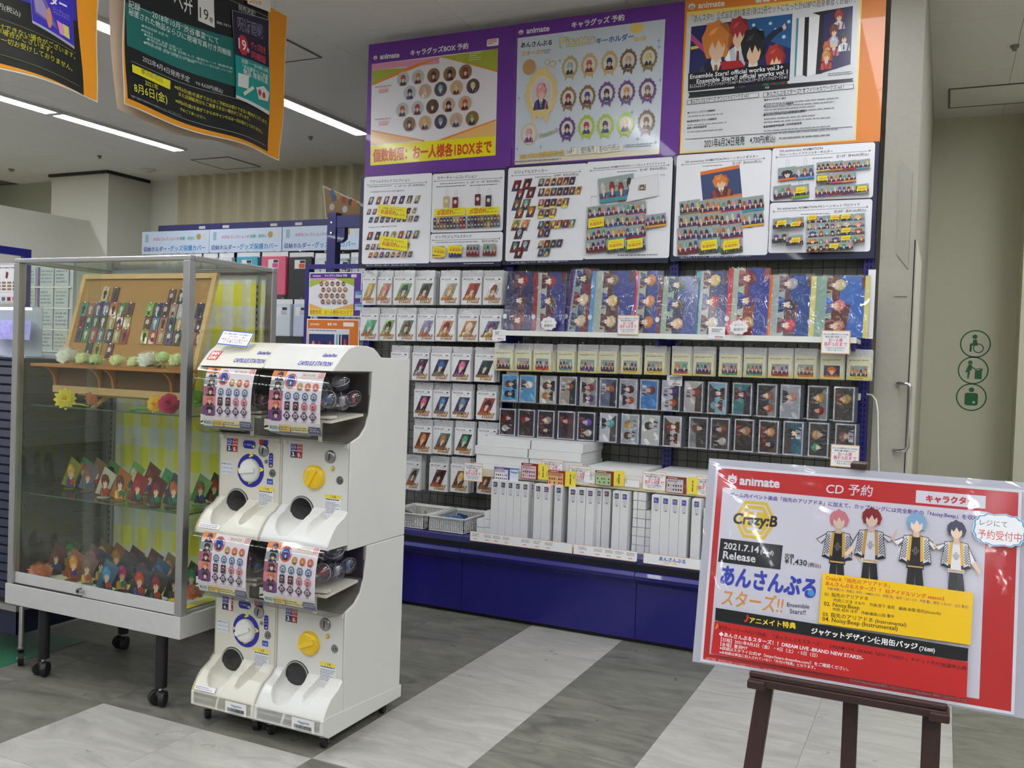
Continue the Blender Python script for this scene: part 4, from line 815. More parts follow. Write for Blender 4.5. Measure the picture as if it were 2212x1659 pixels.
cloud(1185, 699, 4.19, 'pink edged cloud card in front of the dark red file', '6F にて', '展開中！'); cloud(1596, 707, 4.185, 'pink edged cloud card in front of the bright red file', '6F にて', '展開中！')

# mid shelf with flat boxes, tall boxes below
a = onY(1120, 1036, 4.13); b = onY(1540, 1074, 4.13); MZ = (a.z+b.z)/2
sx0 = onY(1040, 1040, 4.13).x
MB().box(sx0, -.345, 4.135, 4.45, MZ, MZ+.016).build('shelf', WHITE, gon)
MB().box(sx0, -.345, 4.130, 4.135, MZ-.002, MZ+.036).build('price_rail', mat('cream_rail', 'd9d4bc', .4), gon)
BOXM = mat('white_box', 'e2e3e3', .5, noise=.015, nscale=12)
DZ = .3925
def wbox(name, label, b_, group, cat='box', parts=None):
    o = MB().box(*b_).build(name, BOXM, bevel=.0008, seg=1); return props(o, label, cat, group)
C5 = (3.95, 1000, 960)
def c5(x, y): return x/3.95+1000, y/3.95+960
# flat boxes
fh = .0445
flat = [(-2.068, -1.832, 3), (-1.828, -1.592, 3)]
for i, (x0, x1, n) in enumerate(((onY(1026, 1000, 4.15).x, onY(1141, 1000, 4.15).x, 4), (onY(1142, 1000, 4.15).x, onY(1257, 1000, 4.15).x, 4))):
    for j in range(n):
        dx = (j % 2)*.006+(.012 if j == 3 and i == 0 else 0)
        wbox('flat_box', 'flat white box, %s from the bottom of the %s stack on the mid shelf' % (ORD[j], 'left' if i == 0 else 'taller right-hand'), (x0+dx, x1+dx-.004, 4.145+.004*(j % 2), 4.44, MZ+.0165+j*fh, MZ+.0165+(j+1)*fh-.0008), 'flat white boxes')
x = onY(1265, 1000, 4.15).x
for q, (a_, b_, l_) in enumerate(((x+.005, x+.30, 'flat white box lying alone right of the two stacks'), (-1.205, -.92, 'flat white box lying behind the grey price cards'), (-.91, -.62, 'flat white box at the right end of the mid shelf'))):
    wbox('flat_box', l_, (a_, b_, 4.16, 4.44, MZ+.0165, MZ+.0165+fh), 'flat white boxes')
    wbox('flat_box', l_.replace('flat white box', 'upper flat white box'), (a_+.004, b_-.003, 4.165, 4.44, MZ+.0172+fh, MZ+.017+fh*1.7), 'flat white boxes')
# tall boxes
def tall(x0, x1, yt, Y, i, hue, setn):
    p0 = onY(*c5(x0, 700), Y); p1 = onY(*c5(x1, 700), Y); top = onY(*c5((x0+x1)/2, yt), Y).z; top = min(top, MZ-.008)
    t = T('tall_box', 'tall slim white box, %s from the left in the %s upright row' % (ORD[i], setn), 'box', ((p0.x+p1.x)/2, Y, DZ), 'tall slim white boxes')
    MB().box(p0.x+.0006, p1.x-.0006, Y, Y+.2, DZ, top).build('carton', BOXM, t, bevel=.0008, seg=1)
    k = Ink(((p0.x+p1.x)/2, Y, top)); W = p1.x-p0.x
    k.rect(-W*.26, -.036, W*.30, -.010, '9a9aa4'); k.rect(-W*.2, -.034, W*.22, -.012, hue); k.greek(-W*.16, -.030, W*.18, -.016, 2, 'c8c4d0', .5); k.rect(-W*.2, -.072, W*.28, -.038, 'cfd0d6')
    k.x = lambda u, v: (-v, u); k.greek(.042, -W*.2, .068, W*.1, 3, '77777f', .4); k.x = lambda u, v: (u, v); k.rect(W*.0, -.071, W*.12, -.066, '33333a'); k.build('label', t)
T1 = [(230, 298, 300), (298, 362, 305), (362, 425, 308), (425, 488, 312), (488, 552, 316), (568, 596, 322), (597, 664, 335), (664, 736, 338), (770, 840, 350), (890, 965, 365), (965, 1038, 368), (1040, 1112, 372), (1124, 1176, 376), (1180, 1252, 380), (1268, 1335, 393), (1335, 1405, 400)]
HU = ['4a3a4a', '3a3440', '44404a', '3a3a3a', '443c48', '222230', '5a2c5a', '6a2c5a', '3a3a7a', '4a2c5a', '3a3a3a', '5a2a6a', '555560', '5a3a4a', '44443a', '2c3a9a']
for i, (x0, x1, yt) in enumerate(T1): tall(x0, x1, yt, 4.10 if i in (0, 1, 2, 3, 4, 9, 10, 11, 14, 15, 8) else (4.085 if i in (6, 7) else 4.14), i, HU[i], 'longer')
T2 = [(1600, 1680, 428), (1680, 1760, 432), (1760, 1840, 438), (1840, 1915, 445), (1945, 2025, 458)]
for i, (x0, x1, yt) in enumerate(T2): tall(x0, x1, yt, 4.09, i, ['3a3ab0', '3440a8', '5a3aa0', '2c40b0', '2a3a90'][i], 'shorter')
def cubes(xa, xb, Y, n, where, n0=0, w_=None):
    p0 = onY(*c5(xa, 800), Y).x; p1 = onY(*c5(xb, 800), Y).x; s_ = .0415
    for j in range(n):
        wbox('small_box', 'small white box, %s from bottom in column %s' % (ORD[j], where), (p0+.0012, p1-.0012, Y+random.uniform(0, .004), Y+.24, DZ+j*s_, DZ+(j+1)*s_-.0022), 'stacked small white boxes')
cubes(1437, 1478, 4.13, 7, 'right beside the longer upright row'); cubes(1478, 1550, 4.13, 7, 'in the middle of the three columns'); cubes(1552, 1597, 4.13, 5, 'touching the shorter upright row')
cubes(2040, 2128, 4.10, 6, 'right of the shorter upright row'); cubes(2130, 2190, 4.12, 6, 'nearest the easel poster')
cubes(110, 172, 4.10, 2, 'nearest the white baskets'); cubes(174, 229, 4.11, 3, 'left beside the longer upright row')
# cards on the mid rail
def mini(x0, y0, x1, y1, label, hd, body, rail, tagc=None, yel=None):
    Y = 4.118; a = onY(*c5(x0, y1), Y); b = onY(*c5(x1, y1), Y); c_ = onY(*c5(x0, y0), Y); w_ = b.x-a.x; h_ = c_.z-a.z; z0 = a.z
    t = T('mini_poster', label, 'card', (a.x+w_/2, Y, z0), 'small posters clipped to the mid rail')
    MB().box(a.x, b.x, Y, Y+.001, z0, z0+h_).build('card', PAPER, t)
    k = Ink((a.x, Y, z0)); k.rect(0, 0, w_, h_, hd); k.rect(w_*.03, h_*.04, w_*.84, h_*.84, body); k.greek(w_*.1, h_*.88, w_*.6, h_*.96, 1, 'f0e8e0'); k.greek(w_*.08, h_*.66, w_*.78, h_*.8, 2, '8a3a5a')
    for r_ in range(2):
        for i in range(6): k.ell(w_*(.14+.12*i), h_*(.22+.24*r_), w_*.04, h_*.07, random.choice(['3a3a44', '8a2a30', '5a5a50', 'c8a8a0']), 8)
    k.build('print', t)
    if yel:
        A, B, C_, D = yel; a = onY(*c5(A, D), Y-.004); b = onY(*c5(C_, D), Y-.004); c_ = onY(*c5(A, B), Y-.004)
        col = tagc or 'f2de4a'; o2 = MB().box(a.x, b.x, Y-.005, Y-.004, a.z, c_.z).build('side_note', mat('note_'+col, col, .6)); props(o2, 'yellow slip hanging right of the ' + label.split(',')[0] if col.startswith('f2') else 'light blue slip hanging right of the ' + label.split(',')[0], 'slip')
        k = Ink((a.x, Y-.005, a.z)); W = b.x-a.x; H_ = c_.z-a.z
        if col.startswith('f2'): k.x = lambda u, v: (W*.5+v, u); k.greek(H_*.15, -W*.12, H_*.85, W*.12, 1, '8a7a2a')
        else: k.rect(0, H_*.82, W, H_*.9, '3a78b8'); k.rect(0, H_*.2, W, H_*.5, 'dfe9f4'); k.text('予約情報', W*.1, H_*.56, W*.9, None, '2f6ab0')
        k.build('print', o2)
mini(265, 188, 405, 312, 'purple headed round badge leaflet, leftmost on the rail', '5a4a98', 'e8e4ec', 0, 'dce9f6', (398, 188, 472, 314))
mini(495, 155, 645, 290, 'dark red headed pink leaflet, second on the rail', '8a2a24', 'e0c0cc', 0, None, (640, 168, 726, 296))
mini(718, 215, 880, 350, 'rust headed orange leaflet, third on the rail', '9a3a1c', 'e2b078', 0, None, (870, 226, 962, 358))
mini(1125, 218, 1285, 345, 'rust headed green leaflet, fourth on the rail', '8a3a1c', 'a8c89a', 0, None, (1285, 220, 1375, 350))
mini(1728, 268, 1905, 410, 'rust headed grey leaflet, rightmost on the rail', '8a3a28', 'c8c8cc', 0, None, (1912, 278, 2004, 420))
for (x, y, l_) in ((995, 262, 'limit notice half hidden by the third yellow slip on the rail'), (762, 205, 'limit notice behind the rust headed orange leaflet'), (1632, 312, 'limit notice left of the rust headed grey leaflet'), (2095, 362, 'limit notice at the right end of the mid rail')):
    notice(*c5(x, y), 4.126, 'orange bordered ' + l_, .112, .088)
for x0, x1, y, l_ in ((1030, 1128, 298, 'blank white rail card left of the green leaflet'), (1378, 1508, 332, 'blank white rail card right of the green leaflet')):
    a = onY(*c5(x0, y), 4.122); b = onY(*c5(x1, y), 4.122); o = MB().box(a.x, b.x, 4.122, 4.123, a.z-.016, a.z+.02).build('rail_card', PAPER); props(o, l_, 'card')
    k = Ink((a.x, 4.122, a.z)); k.frame(0, -.016, b.x-a.x, .02, .0015, 'e8b868'); k.build('print', o)
# deck strips with tags
def strip(x0, x1, label, tags, lg=None):
    Y = 4.008; a = onY(x0, 1170, Y).x; b = onY(x1, 1190, Y).x; z0, z1 = .380, .428
    t = T('price_strip', label, 'price strip', ((a+b)/2, Y, z0), 'white strips along the gondola deck')
    MB().box(a, b, Y, Y+.002, z0, z1).build('card', PAPER, t)
    k = Ink((a, Y, z0)); W = b-a; H_ = z1-z0; k.frame(0, 0, W, H_, .002, 'e8b868')
    for q in tags:
        k.rect(W*q-.03, H_*.08, W*q+.03, H_*.94, 'f4f4f6'); k.greek(W*q-.02, H_*.5, W*q+.022, H_*.82, 3, '6a6a74', .4); k.text('¥500', W*q-.012, H_*.2, W*q+.008, None, 'd0324a')
    if lg: k.text('あんさんぶる', W*lg-.06, H_*.46, W*lg+.06, None, '2f5ab0', bold=.02); k.text('スターズ!!', W*lg-.04, H_*.16, W*lg+.02, None, 'eeb860', bold=.01)
    k.build('print', t)
strip(1015, 1236, 'white deck strip with seven small price labels', (.06, .18, .27, .37, .55, .67, .78), None)
strip(1239, 1374, 'white deck strip with five small price labels', (.15, .4, .58, .74, .92)); strip(1391, 1523, 'white deck strip with blue and orange lettering', (), .48)

# white baskets
def basket(x0, x1, Y0, Y1, z0, z1, label, goods):
    t = T('plastic_basket', label, 'basket', ((x0+x1)/2, (Y0+Y1)/2, z0)); BM = mat('basket_white', 'e4e4e2', .4); tp = .012
    def side(p, q, nx, nz, fn):
        b_ = MB(); L = q-p
        hs = .45
        for i in range(nx): 
            c0 = p+L*i/nx; c1 = p+L*(i+1)/nx; g_ = (c1-c0)*.24
            fn(b_, c0, c0+g_, z0+.012, z1-.016); fn(b_, c1-g_, c1, z0+.012, z1-.016)
        for j in range(nz+1):
            z = z0+.012+(z1-z0-.028)*j/nz; fn(b_, p, q, z-.0018, z+.0018)
        fn(b_, p, q, z1-.016, z1); fn(b_, p, q, z0, z0+.012); return b_
    side(x0, x1, 16, 7, lambda B, a_, b_, c_, d_: B.box(a_, b_, Y0, Y0+.003, c_, d_)).build('front_side', BM, t)
    side(x0, x1, 16, 7, lambda B, a_, b_, c_, d_: B.box(a_, b_, Y1-.003, Y1, c_, d_)).build('back_side', BM, t)
    side(Y0, Y1, 14, 7, lambda B, a_, b_, c_, d_: B.box(x0, x0+.003, a_, b_, c_, d_)).build('left_side', BM, t)
    side(Y0, Y1, 14, 7, lambda B, a_, b_, c_, d_: B.box(x1-.003, x1, a_, b_, c_, d_)).build('right_side', BM, t)
    MB().box(x0, x1, Y0, Y1, z0, z0+.003).build('bottom', BM, t)
    r_ = MB(); r_.box(x0-.008, x1+.008, Y0-.008, Y0, z1-.004, z1); r_.box(x0-.008, x1+.008, Y1, Y1+.008, z1-.004, z1); r_.box(x0-.008, x0, Y0, Y1, z1-.004, z1); r_.box(x1, x1+.008, Y0, Y1, z1-.004, z1); r_.build('rim', BM, t)
    for i in range(7):
        x = random.uniform(x0+.04, x1-.04); y = random.uniform(Y0+.05, Y1-.05); a_ = random.uniform(-.6, .6); b_ = random.uniform(.2, .9); z = z1-.045+random.uniform(0, .012)
        o_ = MB().box(-.028, .028, -.0015, .0015, -.022, .028).build('sachet', mat('sachet_'+goods[i % len(goods)], goods[i % len(goods)], .3, noise=.25, nscale=60))
        o_.location = (x, y, z); o_.rotation_euler = (b_, a_, a_*2); props(o_, 'small printed packet, %s in the %s' % (ORD[i], label.split(' holding ')[0]), 'packet', 'packets in the ' + label.split(' holding ')[0])
xa = onY(862, 1100, 4.06).x; xb = onY(921, 1100, 4.06).x; xc = onY(926, 1100, 4.06).x; xd = onY(1040, 1100, 4.06).x
basket(xa-.08, xb-.012, 4.06, 4.36, DZ, .470, 'left white basket holding olive packets', ['6a6a4a', '8a8a5a', '4a4a3a'])
basket(xc+.002, xc+.205, 4.06, 4.36, DZ, .470, 'right white basket holding blue packets', ['5a8ac0', '9ab8d8', '3a5a8a'])

# ================================================================== CAPSULE MACHINES
DARKL = mat('cavity_dark', '3c3837', .6); CREAMM = mat('machine_cream', 'e6e2cf', .4); YEL_ = mat('yellow_plastic', 'f0c81e', .3, coat=.3); BLKG = mat('hole_dark', '1d1d20', .15, coat=.4)
STEEL = mat('steel', '9a9a9a', .3, metal=1); GREYP = mat('grey_plastic', 'a8a8a4', .4)
WIN = [(2.362, 1.217), (2.349, 1.195), (2.339, 1.155), (2.335, 1.105), (2.336, 1.055), (2.344, 1.022), (2.362, 1.0), (2.392, .988), (2.43, .984), (2.468, .985)]
def win_y(z):
    for (a, b), (c, d) in zip(WIN, WIN[1:]):
        if d <= z <= b: return a+(c-a)*(b-z)/(b-d)
    return 2.362
def front_print(cx, dz, k, kind):
    """leaflet behind the clear front, drawn flat and bent to it; u along x, v = height"""
    L, Rr, B, Tt = -.091, .113, 1.030+dz, 1.212+dz; W = Rr-L; H = Tt-B
    k.rect(L, B-.018, Rr, Tt, 'ece4e6'); k.rect(L, B-.018, Rr, B+.003, '8c94a8')
    cols = [('e98a3c', '2a2c50'), ('9aa4a0', '2c2c34'), ('b07080', '5a2c3a'), ('e08a90', 'c8784a'), ('7a4a80', '2c2438')]
    for i, (bg, hr) in enumerate(cols):
        y = Tt-H*.86*(i+.5)/5; k.rect(L, y-H*.086, L+W*.27, y+H*.086, bg); k.bust(L+W*.15, y-H*.005, W*.22, H*.19, '', hr, '2a2430', full=False)
    y = Tt-H*.17; u = L+W*.39; k.ell(u, y, W*.115, H*.135, 'd8643a', 20); k.ell(u, y, W*.085, H*.10, '3a5ab0', 18); k.bust(u, y-.004, W*.12, H*.16, '', '2a2c60', '3a3a4a', full=False)
    k.rect(L+W*.56, Tt-H*.1, L+W*.9, Tt-H*.02, 'e8d8c0'); k.text('あんさんぶる', L+W*.6, Tt-H*.07, L+W*.82, None, '4a6aa0'); k.rect(L+W*.89, Tt-H*.09, L+W*.98, Tt-H*.01, 'd03a30'); k.text('BAN', L+W*.9, Tt-H*.045, L+W*.97, None, 'ffffff'); k.text('DAI', L+W*.9, Tt-H*.085, L+W*.97, None, 'ffffff')
    for i in range(3): k.ell(L+W*(.58+.15*i), Tt-H*.26, W*.058, H*.072, ['b8a070', 'd8784a', 'd06a60'][i], 14); k.bust(L+W*(.58+.15*i), Tt-H*.265, W*.09, H*.1, '', 'c89a6a', '8a4a3a', full=False)
    for j, row in enumerate([['5a8ab0']*4, ['4a3440', '5a2430', 'd07a90', 'd88088'], ['5a3a6a', '5a4070', '4a4460', '6a5878']]):
        for i in range(4):
            u = L+W*(.37+.165*i); y = Tt-H*(.43+.17*j)
            if j == 2: k.poly([(u, y-H*.085), (u+W*.072, y), (u, y+H*.085), (u-W*.072, y)], row[i])
            elif j == 1 and i < 2: k.rect(u-W*.05, y-H*.075, u+W*.05, y+H*.075, row[i])
            else: k.poly([(u+W*.066*(1 if q % 2 else .84)*math.cos(q*PI/8), y+H*.082*(1 if q % 2 else .84)*math.sin(q*PI/8)) for q in range(16)], row[i])
            k.ell(u, y, W*.036, H*.046, 'd8ccc8', 10); k.bust(u, y-.002, W*.06, H*.07, '', random.choice(['2a2c44', '5a2c30', '3a2c50']), '3a3444', full=False)
            k.rect(u-W*.04, y-H*.099, u+W*.04, y-H*.09, '8a8290')
    k.rect(L, B-.012, L+W*.2, B+H*.07, 'dfeae2'); k.text('¥300', L+W*.02, B-.004, L+W*.18, None, '4a6a5a', bold=.02)
    for a_, b_, c_ in ((.22, .42, 'eecf6a'), (.44, .76, 'ece3a0'), (.78, 1, '5a6078')): k.rect(L+W*a_, B-.01, L+W*b_, B+H*.06, c_); k.greek(L+W*a_+.002, B-.006, L+W*b_-.002, B+H*.04, 2, '8a7a5a' if a_ < .7 else 'b0b4c4')
def unit(t, cx, dz, left, top):
    hw = .1355 if left else .1385; P = lambda pts: [(y, z+dz) for y, z in pts]
    prof = [(2.472, .635), (2.82, .635), (2.82, 1.265)] if top else [(2.472, .642), (2.82, .642), (2.82, 1.187)]
    if top: prof += [(2.642, 1.265), (2.628, 1.270), (2.612, 1.283), (2.588, 1.296), (2.55, 1.302), (2.485, 1.302), (2.445, 1.292), (2.41, 1.268), (2.38, 1.238), (2.362, 1.217)]
    else: prof += [(2.48, 1.187), (2.47, 1.191), (2.44, 1.210), (2.362, 1.217)] if False else [(2.48, 1.187+.0), (2.472, 1.218), (2.362, 1.2175)]
    prof += [(2.582, 1.217), (2.580, 1.14), (2.571, 1.08), (2.553, 1.035), (2.52, 1.004), (2.472, .988)]
    if not top: prof = [(2.472, .602), (2.82, .602), (2.82, 1.187), (2.50, 1.187), (2.50, 1.2175), (2.362, 1.2175), (2.582-.03, 1.2174-.032), (2.582, 1.18), (2.580, 1.14), (2.571, 1.08), (2.553, 1.035), (2.52, 1.004), (2.472, .988)]
    if not top:   # lower unit: its roof is the tray of the upper one, so the body stops under it
        prof = [(2.472, .604), (2.82, .604), (2.82, 1.186), (2.584, 1.186), (2.582, 1.15), (2.571, 1.08), (2.553, 1.035), (2.52, 1.004), (2.472, .988)]
    b = MB().prism(P(prof), 'x', cx-hw, cx+hw).build('cabinet', MACH if not left else CREAMW, t, smooth=.45, bevel=.003)
    W_ = MACH if not left else CREAMW
    # window: clear front and cheeks, dark sheets added to darken the cavity, feed ramp
    g = MB(); n = len(WIN); xs = [cx-hw+.002, cx+hw-.002]
    g.grid(lambda u, v: (xs[0]+(xs[1]-xs[0])*u, *(lambda q: (WIN[min(int(q), n-2)][0]+(WIN[min(int(q), n-2)+1][0]-WIN[min(int(q), n-2)][0])*(q-min(int(q), n-2)), WIN[min(int(q), n-2)][1]+(WIN[min(int(q), n-2)+1][1]-WIN[min(int(q), n-2)][1])*(q-min(int(q), n-2))+dz))(v*(n-1))), 2, (n-1)*2)
    w1 = g.build('window', DOMEC, t, smooth=2)
    ck = [(2.582, 1.217)]+WIN[:]+[(2.52, 1.004), (2.553, 1.035), (2.571, 1.08), (2.580, 1.14)]
    for x in xs: MB().add([(x, y, z+dz) for y, z in ck], [tuple(range(len(ck)))]).build('window_cheek', DOMEC, w1)
    MB().box(cx-hw+.004, cx+hw-.004, 2.566, 2.570, 1.035+dz, 1.216+dz).build('darkening_sheet', DARKL, t)
    MB().box(cx-hw+.004, cx+hw-.004, 2.37, 2.56, 1.212+dz, 1.216+dz).build('darkening_sheet', DARKL, t)
    lp = [(2.5775, 1.14), (2.5685, 1.081), (2.551, 1.037), (2.5185, 1.0065), (2.472, .9905), (2.44, .9895), (2.44, .991), (2.472, .992), (2.5175, 1.008), (2.5495, 1.038), (2.567, 1.0815), (2.576, 1.14)]
    MB().prism(P(lp), 'x', cx-hw+.004, cx+hw-.004).build('darkening_sheet', mat('cavity_grey', '6f6a60', .5), t)
    rp = MB(); rp.prism(P([(2.37, 1.062), (2.545, 1.078), (2.545, 1.070), (2.37, 1.054)]), 'x', cx-.02, cx+hw-.005); rp.prism(P([(2.372, 1.054), (2.50, 1.0), (2.47, .992), (2.372, 1.02)]), 'x', cx-hw+.005, cx-.03)
    rp.prism([(cx+hw-.006, 1.078+dz), (cx-.0, 1.066+dz), (cx-hw+.006, 1.03+dz), (cx-hw+.006, 1.024+dz), (cx+.0, 1.058+dz), (cx+hw-.006, 1.07+dz)], 'y', 2.372, 2.40); rp.box(cx+hw*.45, cx+hw*.45+.012, 2.40, 2.405, .99+dz, 1.06+dz)
    rp.build('feed_ramp', CREAMM, t)
    k = Ink((cx, 2.35, 0), start=0, step=1e-5); k.bend = lambda u, v, p: Vector((p.x, win_y(v-dz)+.004-(p.y-2.35)*-1, v))
    front_print(cx, dz, k, 0); k.build('leaflet', t)
    # control panel
    pan = 2.472; c0 = .945+dz-.945
    kz = .864+dz
    if left:
        r_ = Ink((cx+.006, pan, kz), start=.0006, step=4e-5); r_.ell(0, 0, .058, .058, '2a2ca0', 36)
        for a_ in (90, 0, 270): r_.text('➜' if False else '>', .046*math.cos(math.radians(a_))-.007, .046*math.sin(math.radians(a_))-.004, .046*math.cos(math.radians(a_))+.008, None, 'f0e83c', bold=.05)
        r_.poly([(-.056, .007), (-.044, 0), (-.056, -.007)], 'f0e83c'); r_.build('dial_ring', t, INKG)
    km = YEL_ if not left else WHITE
    d = MB().lathe([(.0, .020), (.016, .0195), (.032, .017), (.039, .012), (.0405, .006), (.041, 0)], (cx+(.006 if left else 0), pan, kz), 'y', 28).build('dial', km, t, smooth=.8)
    a_ = math.radians(22 if dz else (8 if left else 58)); dx, dz2 = math.cos(a_), math.sin(a_); px, pz = -dz2, dz2 and dx or 1
    ccx = cx+(.006 if left else 0); rib = MB()
    pts = [(-.031, -.008), (.031, -.008), (.034, 0), (.031, .008), (-.031, .008), (-.034, 0)]
    rib.prism([(ccx+u*math.cos(a_)-v*math.sin(a_), kz+u*math.sin(a_)+v*math.cos(a_)) for u, v in pts], 'y', pan-.026, pan-.006); rib.build('grip', km, d, bevel=.003)
    cs = MB().lathe([(0, .006), (.018, .006), (.0215, .003), (.022, 0)], (cx+.060, pan, .936+dz), 'y', 22).build('coin_slot', STEEL, t, smooth=.8)
    MB().prism([(cx+.0585+q[0]*.8, .936+dz+q[1]) for q in ((-.0015, -.011), (.0015, -.011), (.004, .011), (.001, .011))], 'y', pan-.0075, pan-.006).build('slot', BLACK, cs)
    bt = MB().lathe([(0, .012 if not left else .004), (.0045, .011 if not left else .004), (.005, 0)], (cx+.072, pan, .899+dz), 'y', 12).build('return_button', YEL_ if not left else STEEL, t, smooth=.8)
    MB().lathe([(.005, .001), (.008, .001), (.008, 0)], (cx+.072, pan, .899+dz), 'y', 14).build('collar', GREYP, bt)
    lk = MB().lathe([(0, .006), (.007, .006), (.0075, .002), (.013, .002), (.014, 0)], (cx+.100, pan, .862+dz), 'y', 18).build('lock', STEEL, t, smooth=.6)
    MB().box(cx+.0993, cx+.1007, pan-.0068, pan-.006, .858+dz, .866+dz).build('keyhole', BLACK, lk)
    ho = MB().lathe([(0, .004), (.020, .0037), (.036, .0025), (.045, .001), (.050, .0008), (.051, 0)], (cx-.049, pan, .747+dz), 'y', 30).build('delivery_door', BLKG, t, smooth=.8)
    MB().lathe([(.0445, .0012), (.048, .0012), (.048, .004), (.0445, .004), (.0445, .0012)], (cx-.049, pan, .747+dz), 'y', 30).build('rim', GREYP, ho, smooth=.8)
    # stickers
    k = Ink((cx, pan, dz), start=.0005, step=3e-5)
    k.rect(-.102, .947, -.078, .968, '2a48b0'); k.rect(-.078, .947, -.054, .968, 'c83030'); k.ring(-.090, .9575, .009, .001, 'f0f0f4', 16); k.ring(-.066, .9575, .009, .001, 'f0f0f4', 16); k.text('100円', -.098, .9545, -.082, None, 'f0f0f4'); k.text('500円', -.074, .9545, -.058, None, 'f0f0f4')
    k.rect(-.102, .922, -.078, .944, '2c3458'); k.rect(-.078, .922, -.054, .944, 'a83838'); k.text('3' if not (left and dz) else '4', -.096, .926, -.088, None, 'f4f4f6', bold=.03); k.text('枚', -.087, .926, -.081, None, 'd0d0d8'); k.text('0' if not (left and dz) else '1', -.072, .926, -.064, None, 'f4f4f6', bold=.03); k.text('枚', -.063, .926, -.057, None, 'd0d0d8')
    k.rect(.042, .746, .108, .752, 'e6e6ea'); k.rect(.042, .746, .108, .812, 'e4e6ea'); k.rect(.042, .800, .108, .812, 'ecd648'); k.text('ご注意', .062, .8025, .088, None, '6a5a20'); k.greek(.046, .794, .104, .799, 1, '2a2c34', .7); k.greek(.045, .750, .105, .790, 8, '6a6c80', .4)
    if left:
        k.rect(-.030, .938, .024, .966, '2a2ca0', r=.012); k.text('コイン投入口', -.026, .949, .008, None, 'eef0ff'); k.text('➜', .008, .942, .022, None, 'f0e83c')
        k.rect(.083, .880, .101, .930, '2a2ca0', r=.008); k.text('コイン', .085, .918, .099, None, 'eef0ff'); k.text('返却', .087, .908, .097, None, 'eef0ff'); k.text('ボタン', .085, .898, .099, None, 'eef0ff'); k.text('➜', .087, .884, .098, None, 'f0e83c')
        k.rect(.040, .955, .058, .972, 'c83030'); k.rect(.058, .955, .078, .972, '2a48b0'); k.rect(.078, .824, .103, .842, '2a48b0'); k.text('ハピ', .081, .828, .100, None, 'dfe4ff', bold=.03)
        k.rect(-.122, .842, -.070, .886, 'd9dfe8'); k.text('▶◀印を合わせ', -.120, .876, -.074, None, '3a3c44'); k.text('てからコインを', -.120, .862, -.074, None, '3a3c44'); k.text('入れてください', -.120, .848, -.074, None, '3a3c44')
    k.build('sticker', t, kind='stuff')
    fr = MB(); e_ = .0012; x0, x1 = cx-hw+.004, cx+hw-.004
    for (a, b, c, d2) in ((x0, x0+e_, .755, .975), (x1-e_, x1, .755, .975)): fr.box(a, b, pan-.0007, pan-.0001, c+dz, d2+dz)
    fr.build('panel_joint', mat('joint_grey', '8a8880', .7), t, kind='stuff')
    for s_ in (-1, 1):
        MB().box(cx+s_*(hw-.016)-.009, cx+s_*(hw-.016)+.009, pan-.006, pan, .966+dz, .984+dz).build('catch', W_, t, bevel=.002)
    # tray with two scoops
    pr = [(2.472, .765), (2.462, .757), (2.449, .745), (2.430, .737), (2.411, .727), (2.392, .708), (2.377, .688), (2.367, .670), (2.364, .655)]
    if dz: pr = [(2.472, .765), (2.462, .757), (2.449, .742), (2.430, .733), (2.411, .723), (2.392, .703), (2.377, .680), (2.369, .664), (2.368, .618)]
    cum = [0]
    for (a, b), (c, d2) in zip(pr, pr[1:]): cum.append(cum[-1]+math.hypot(c-a, d2-b))
    def tray(u, v):
        s2 = v*cum[-1]; i = max(j for j in range(len(pr)-1) if cum[j] <= s2+1e-9); f_ = (s2-cum[i])/(cum[i+1]-cum[i])
        y = pr[i][0]+(pr[i+1][0]-pr[i][0])*f_; z = pr[i][1]+(pr[i+1][1]-pr[i][1])*f_
        x = -hw+2*hw*u
        ny, nz = -(pr[i][1]-pr[i+1][1]), (pr[i+1][0]-pr[i][0]); L_ = math.hypot(ny, nz); ny, nz = ny/L_, nz/L_
        if nz > 0: pass
        dp = 0
        q = ((x+.050)/.050)**2+((z-.748)/.068)**2
        if q < 1: dp = max(dp, .036*(1-q)**.5)
        q = ((x-.058-(z-.735)*.35)/.021)**2+((z-.738)/.042)**2
        if q < 1: dp = max(dp, .030*(1-q)**.45)
        if abs(x-.006-(.73-z)*-.3) < .0016: dp = max(dp, .0015)
        e = abs(x)/hw
        if e > .93: dp += (e-.93)/.07*.006
        return (cx+x, y+dp*.75, z-dp*.66+dz)
    tm = MB().grid(tray, 90, 44); nn = len(tm.v)
    for s_ in (-1, 1):
        side = [(cx+s_*(hw-.0003), y, z+dz) for y, z in pr]+[(cx+s_*(hw-.0003), 2.472, pr[-1][1]+dz)]; tm.add(side, [tuple(range(len(side)))])
    tm.add([(cx-hw, pr[-1][0], pr[-1][1]+dz), (cx+hw, pr[-1][0], pr[-1][1]+dz), (cx+hw, 2.472, pr[-1][1]+dz), (cx-hw, 2.472, pr[-1][1]+dz)], [(0, 1, 2, 3)])
    tm.build('tray', W_, t, smooth=.9)
    k = Ink((cx, 2.372, dz), start=.001, step=2e-5)
    if left: k.bend = lambda u, v, p: Vector((p.x, 2.364+max(0, (v-.668))*.55-.0015, v+dz)); k.rect(-.128, .672, -.030, .686, 'e9e6ea'); k.rect(-.128, .672, -.120, .686, 'ecd648'); k.greek(-.116, .674, -.034, .684, 2, '7a6a9a', .4)
    if left: k.build('notice_strip', t)
CREAMW = mat('machine_cream_white', 'd8d5c8', .34, noise=.02, nscale=6, coat=.1)
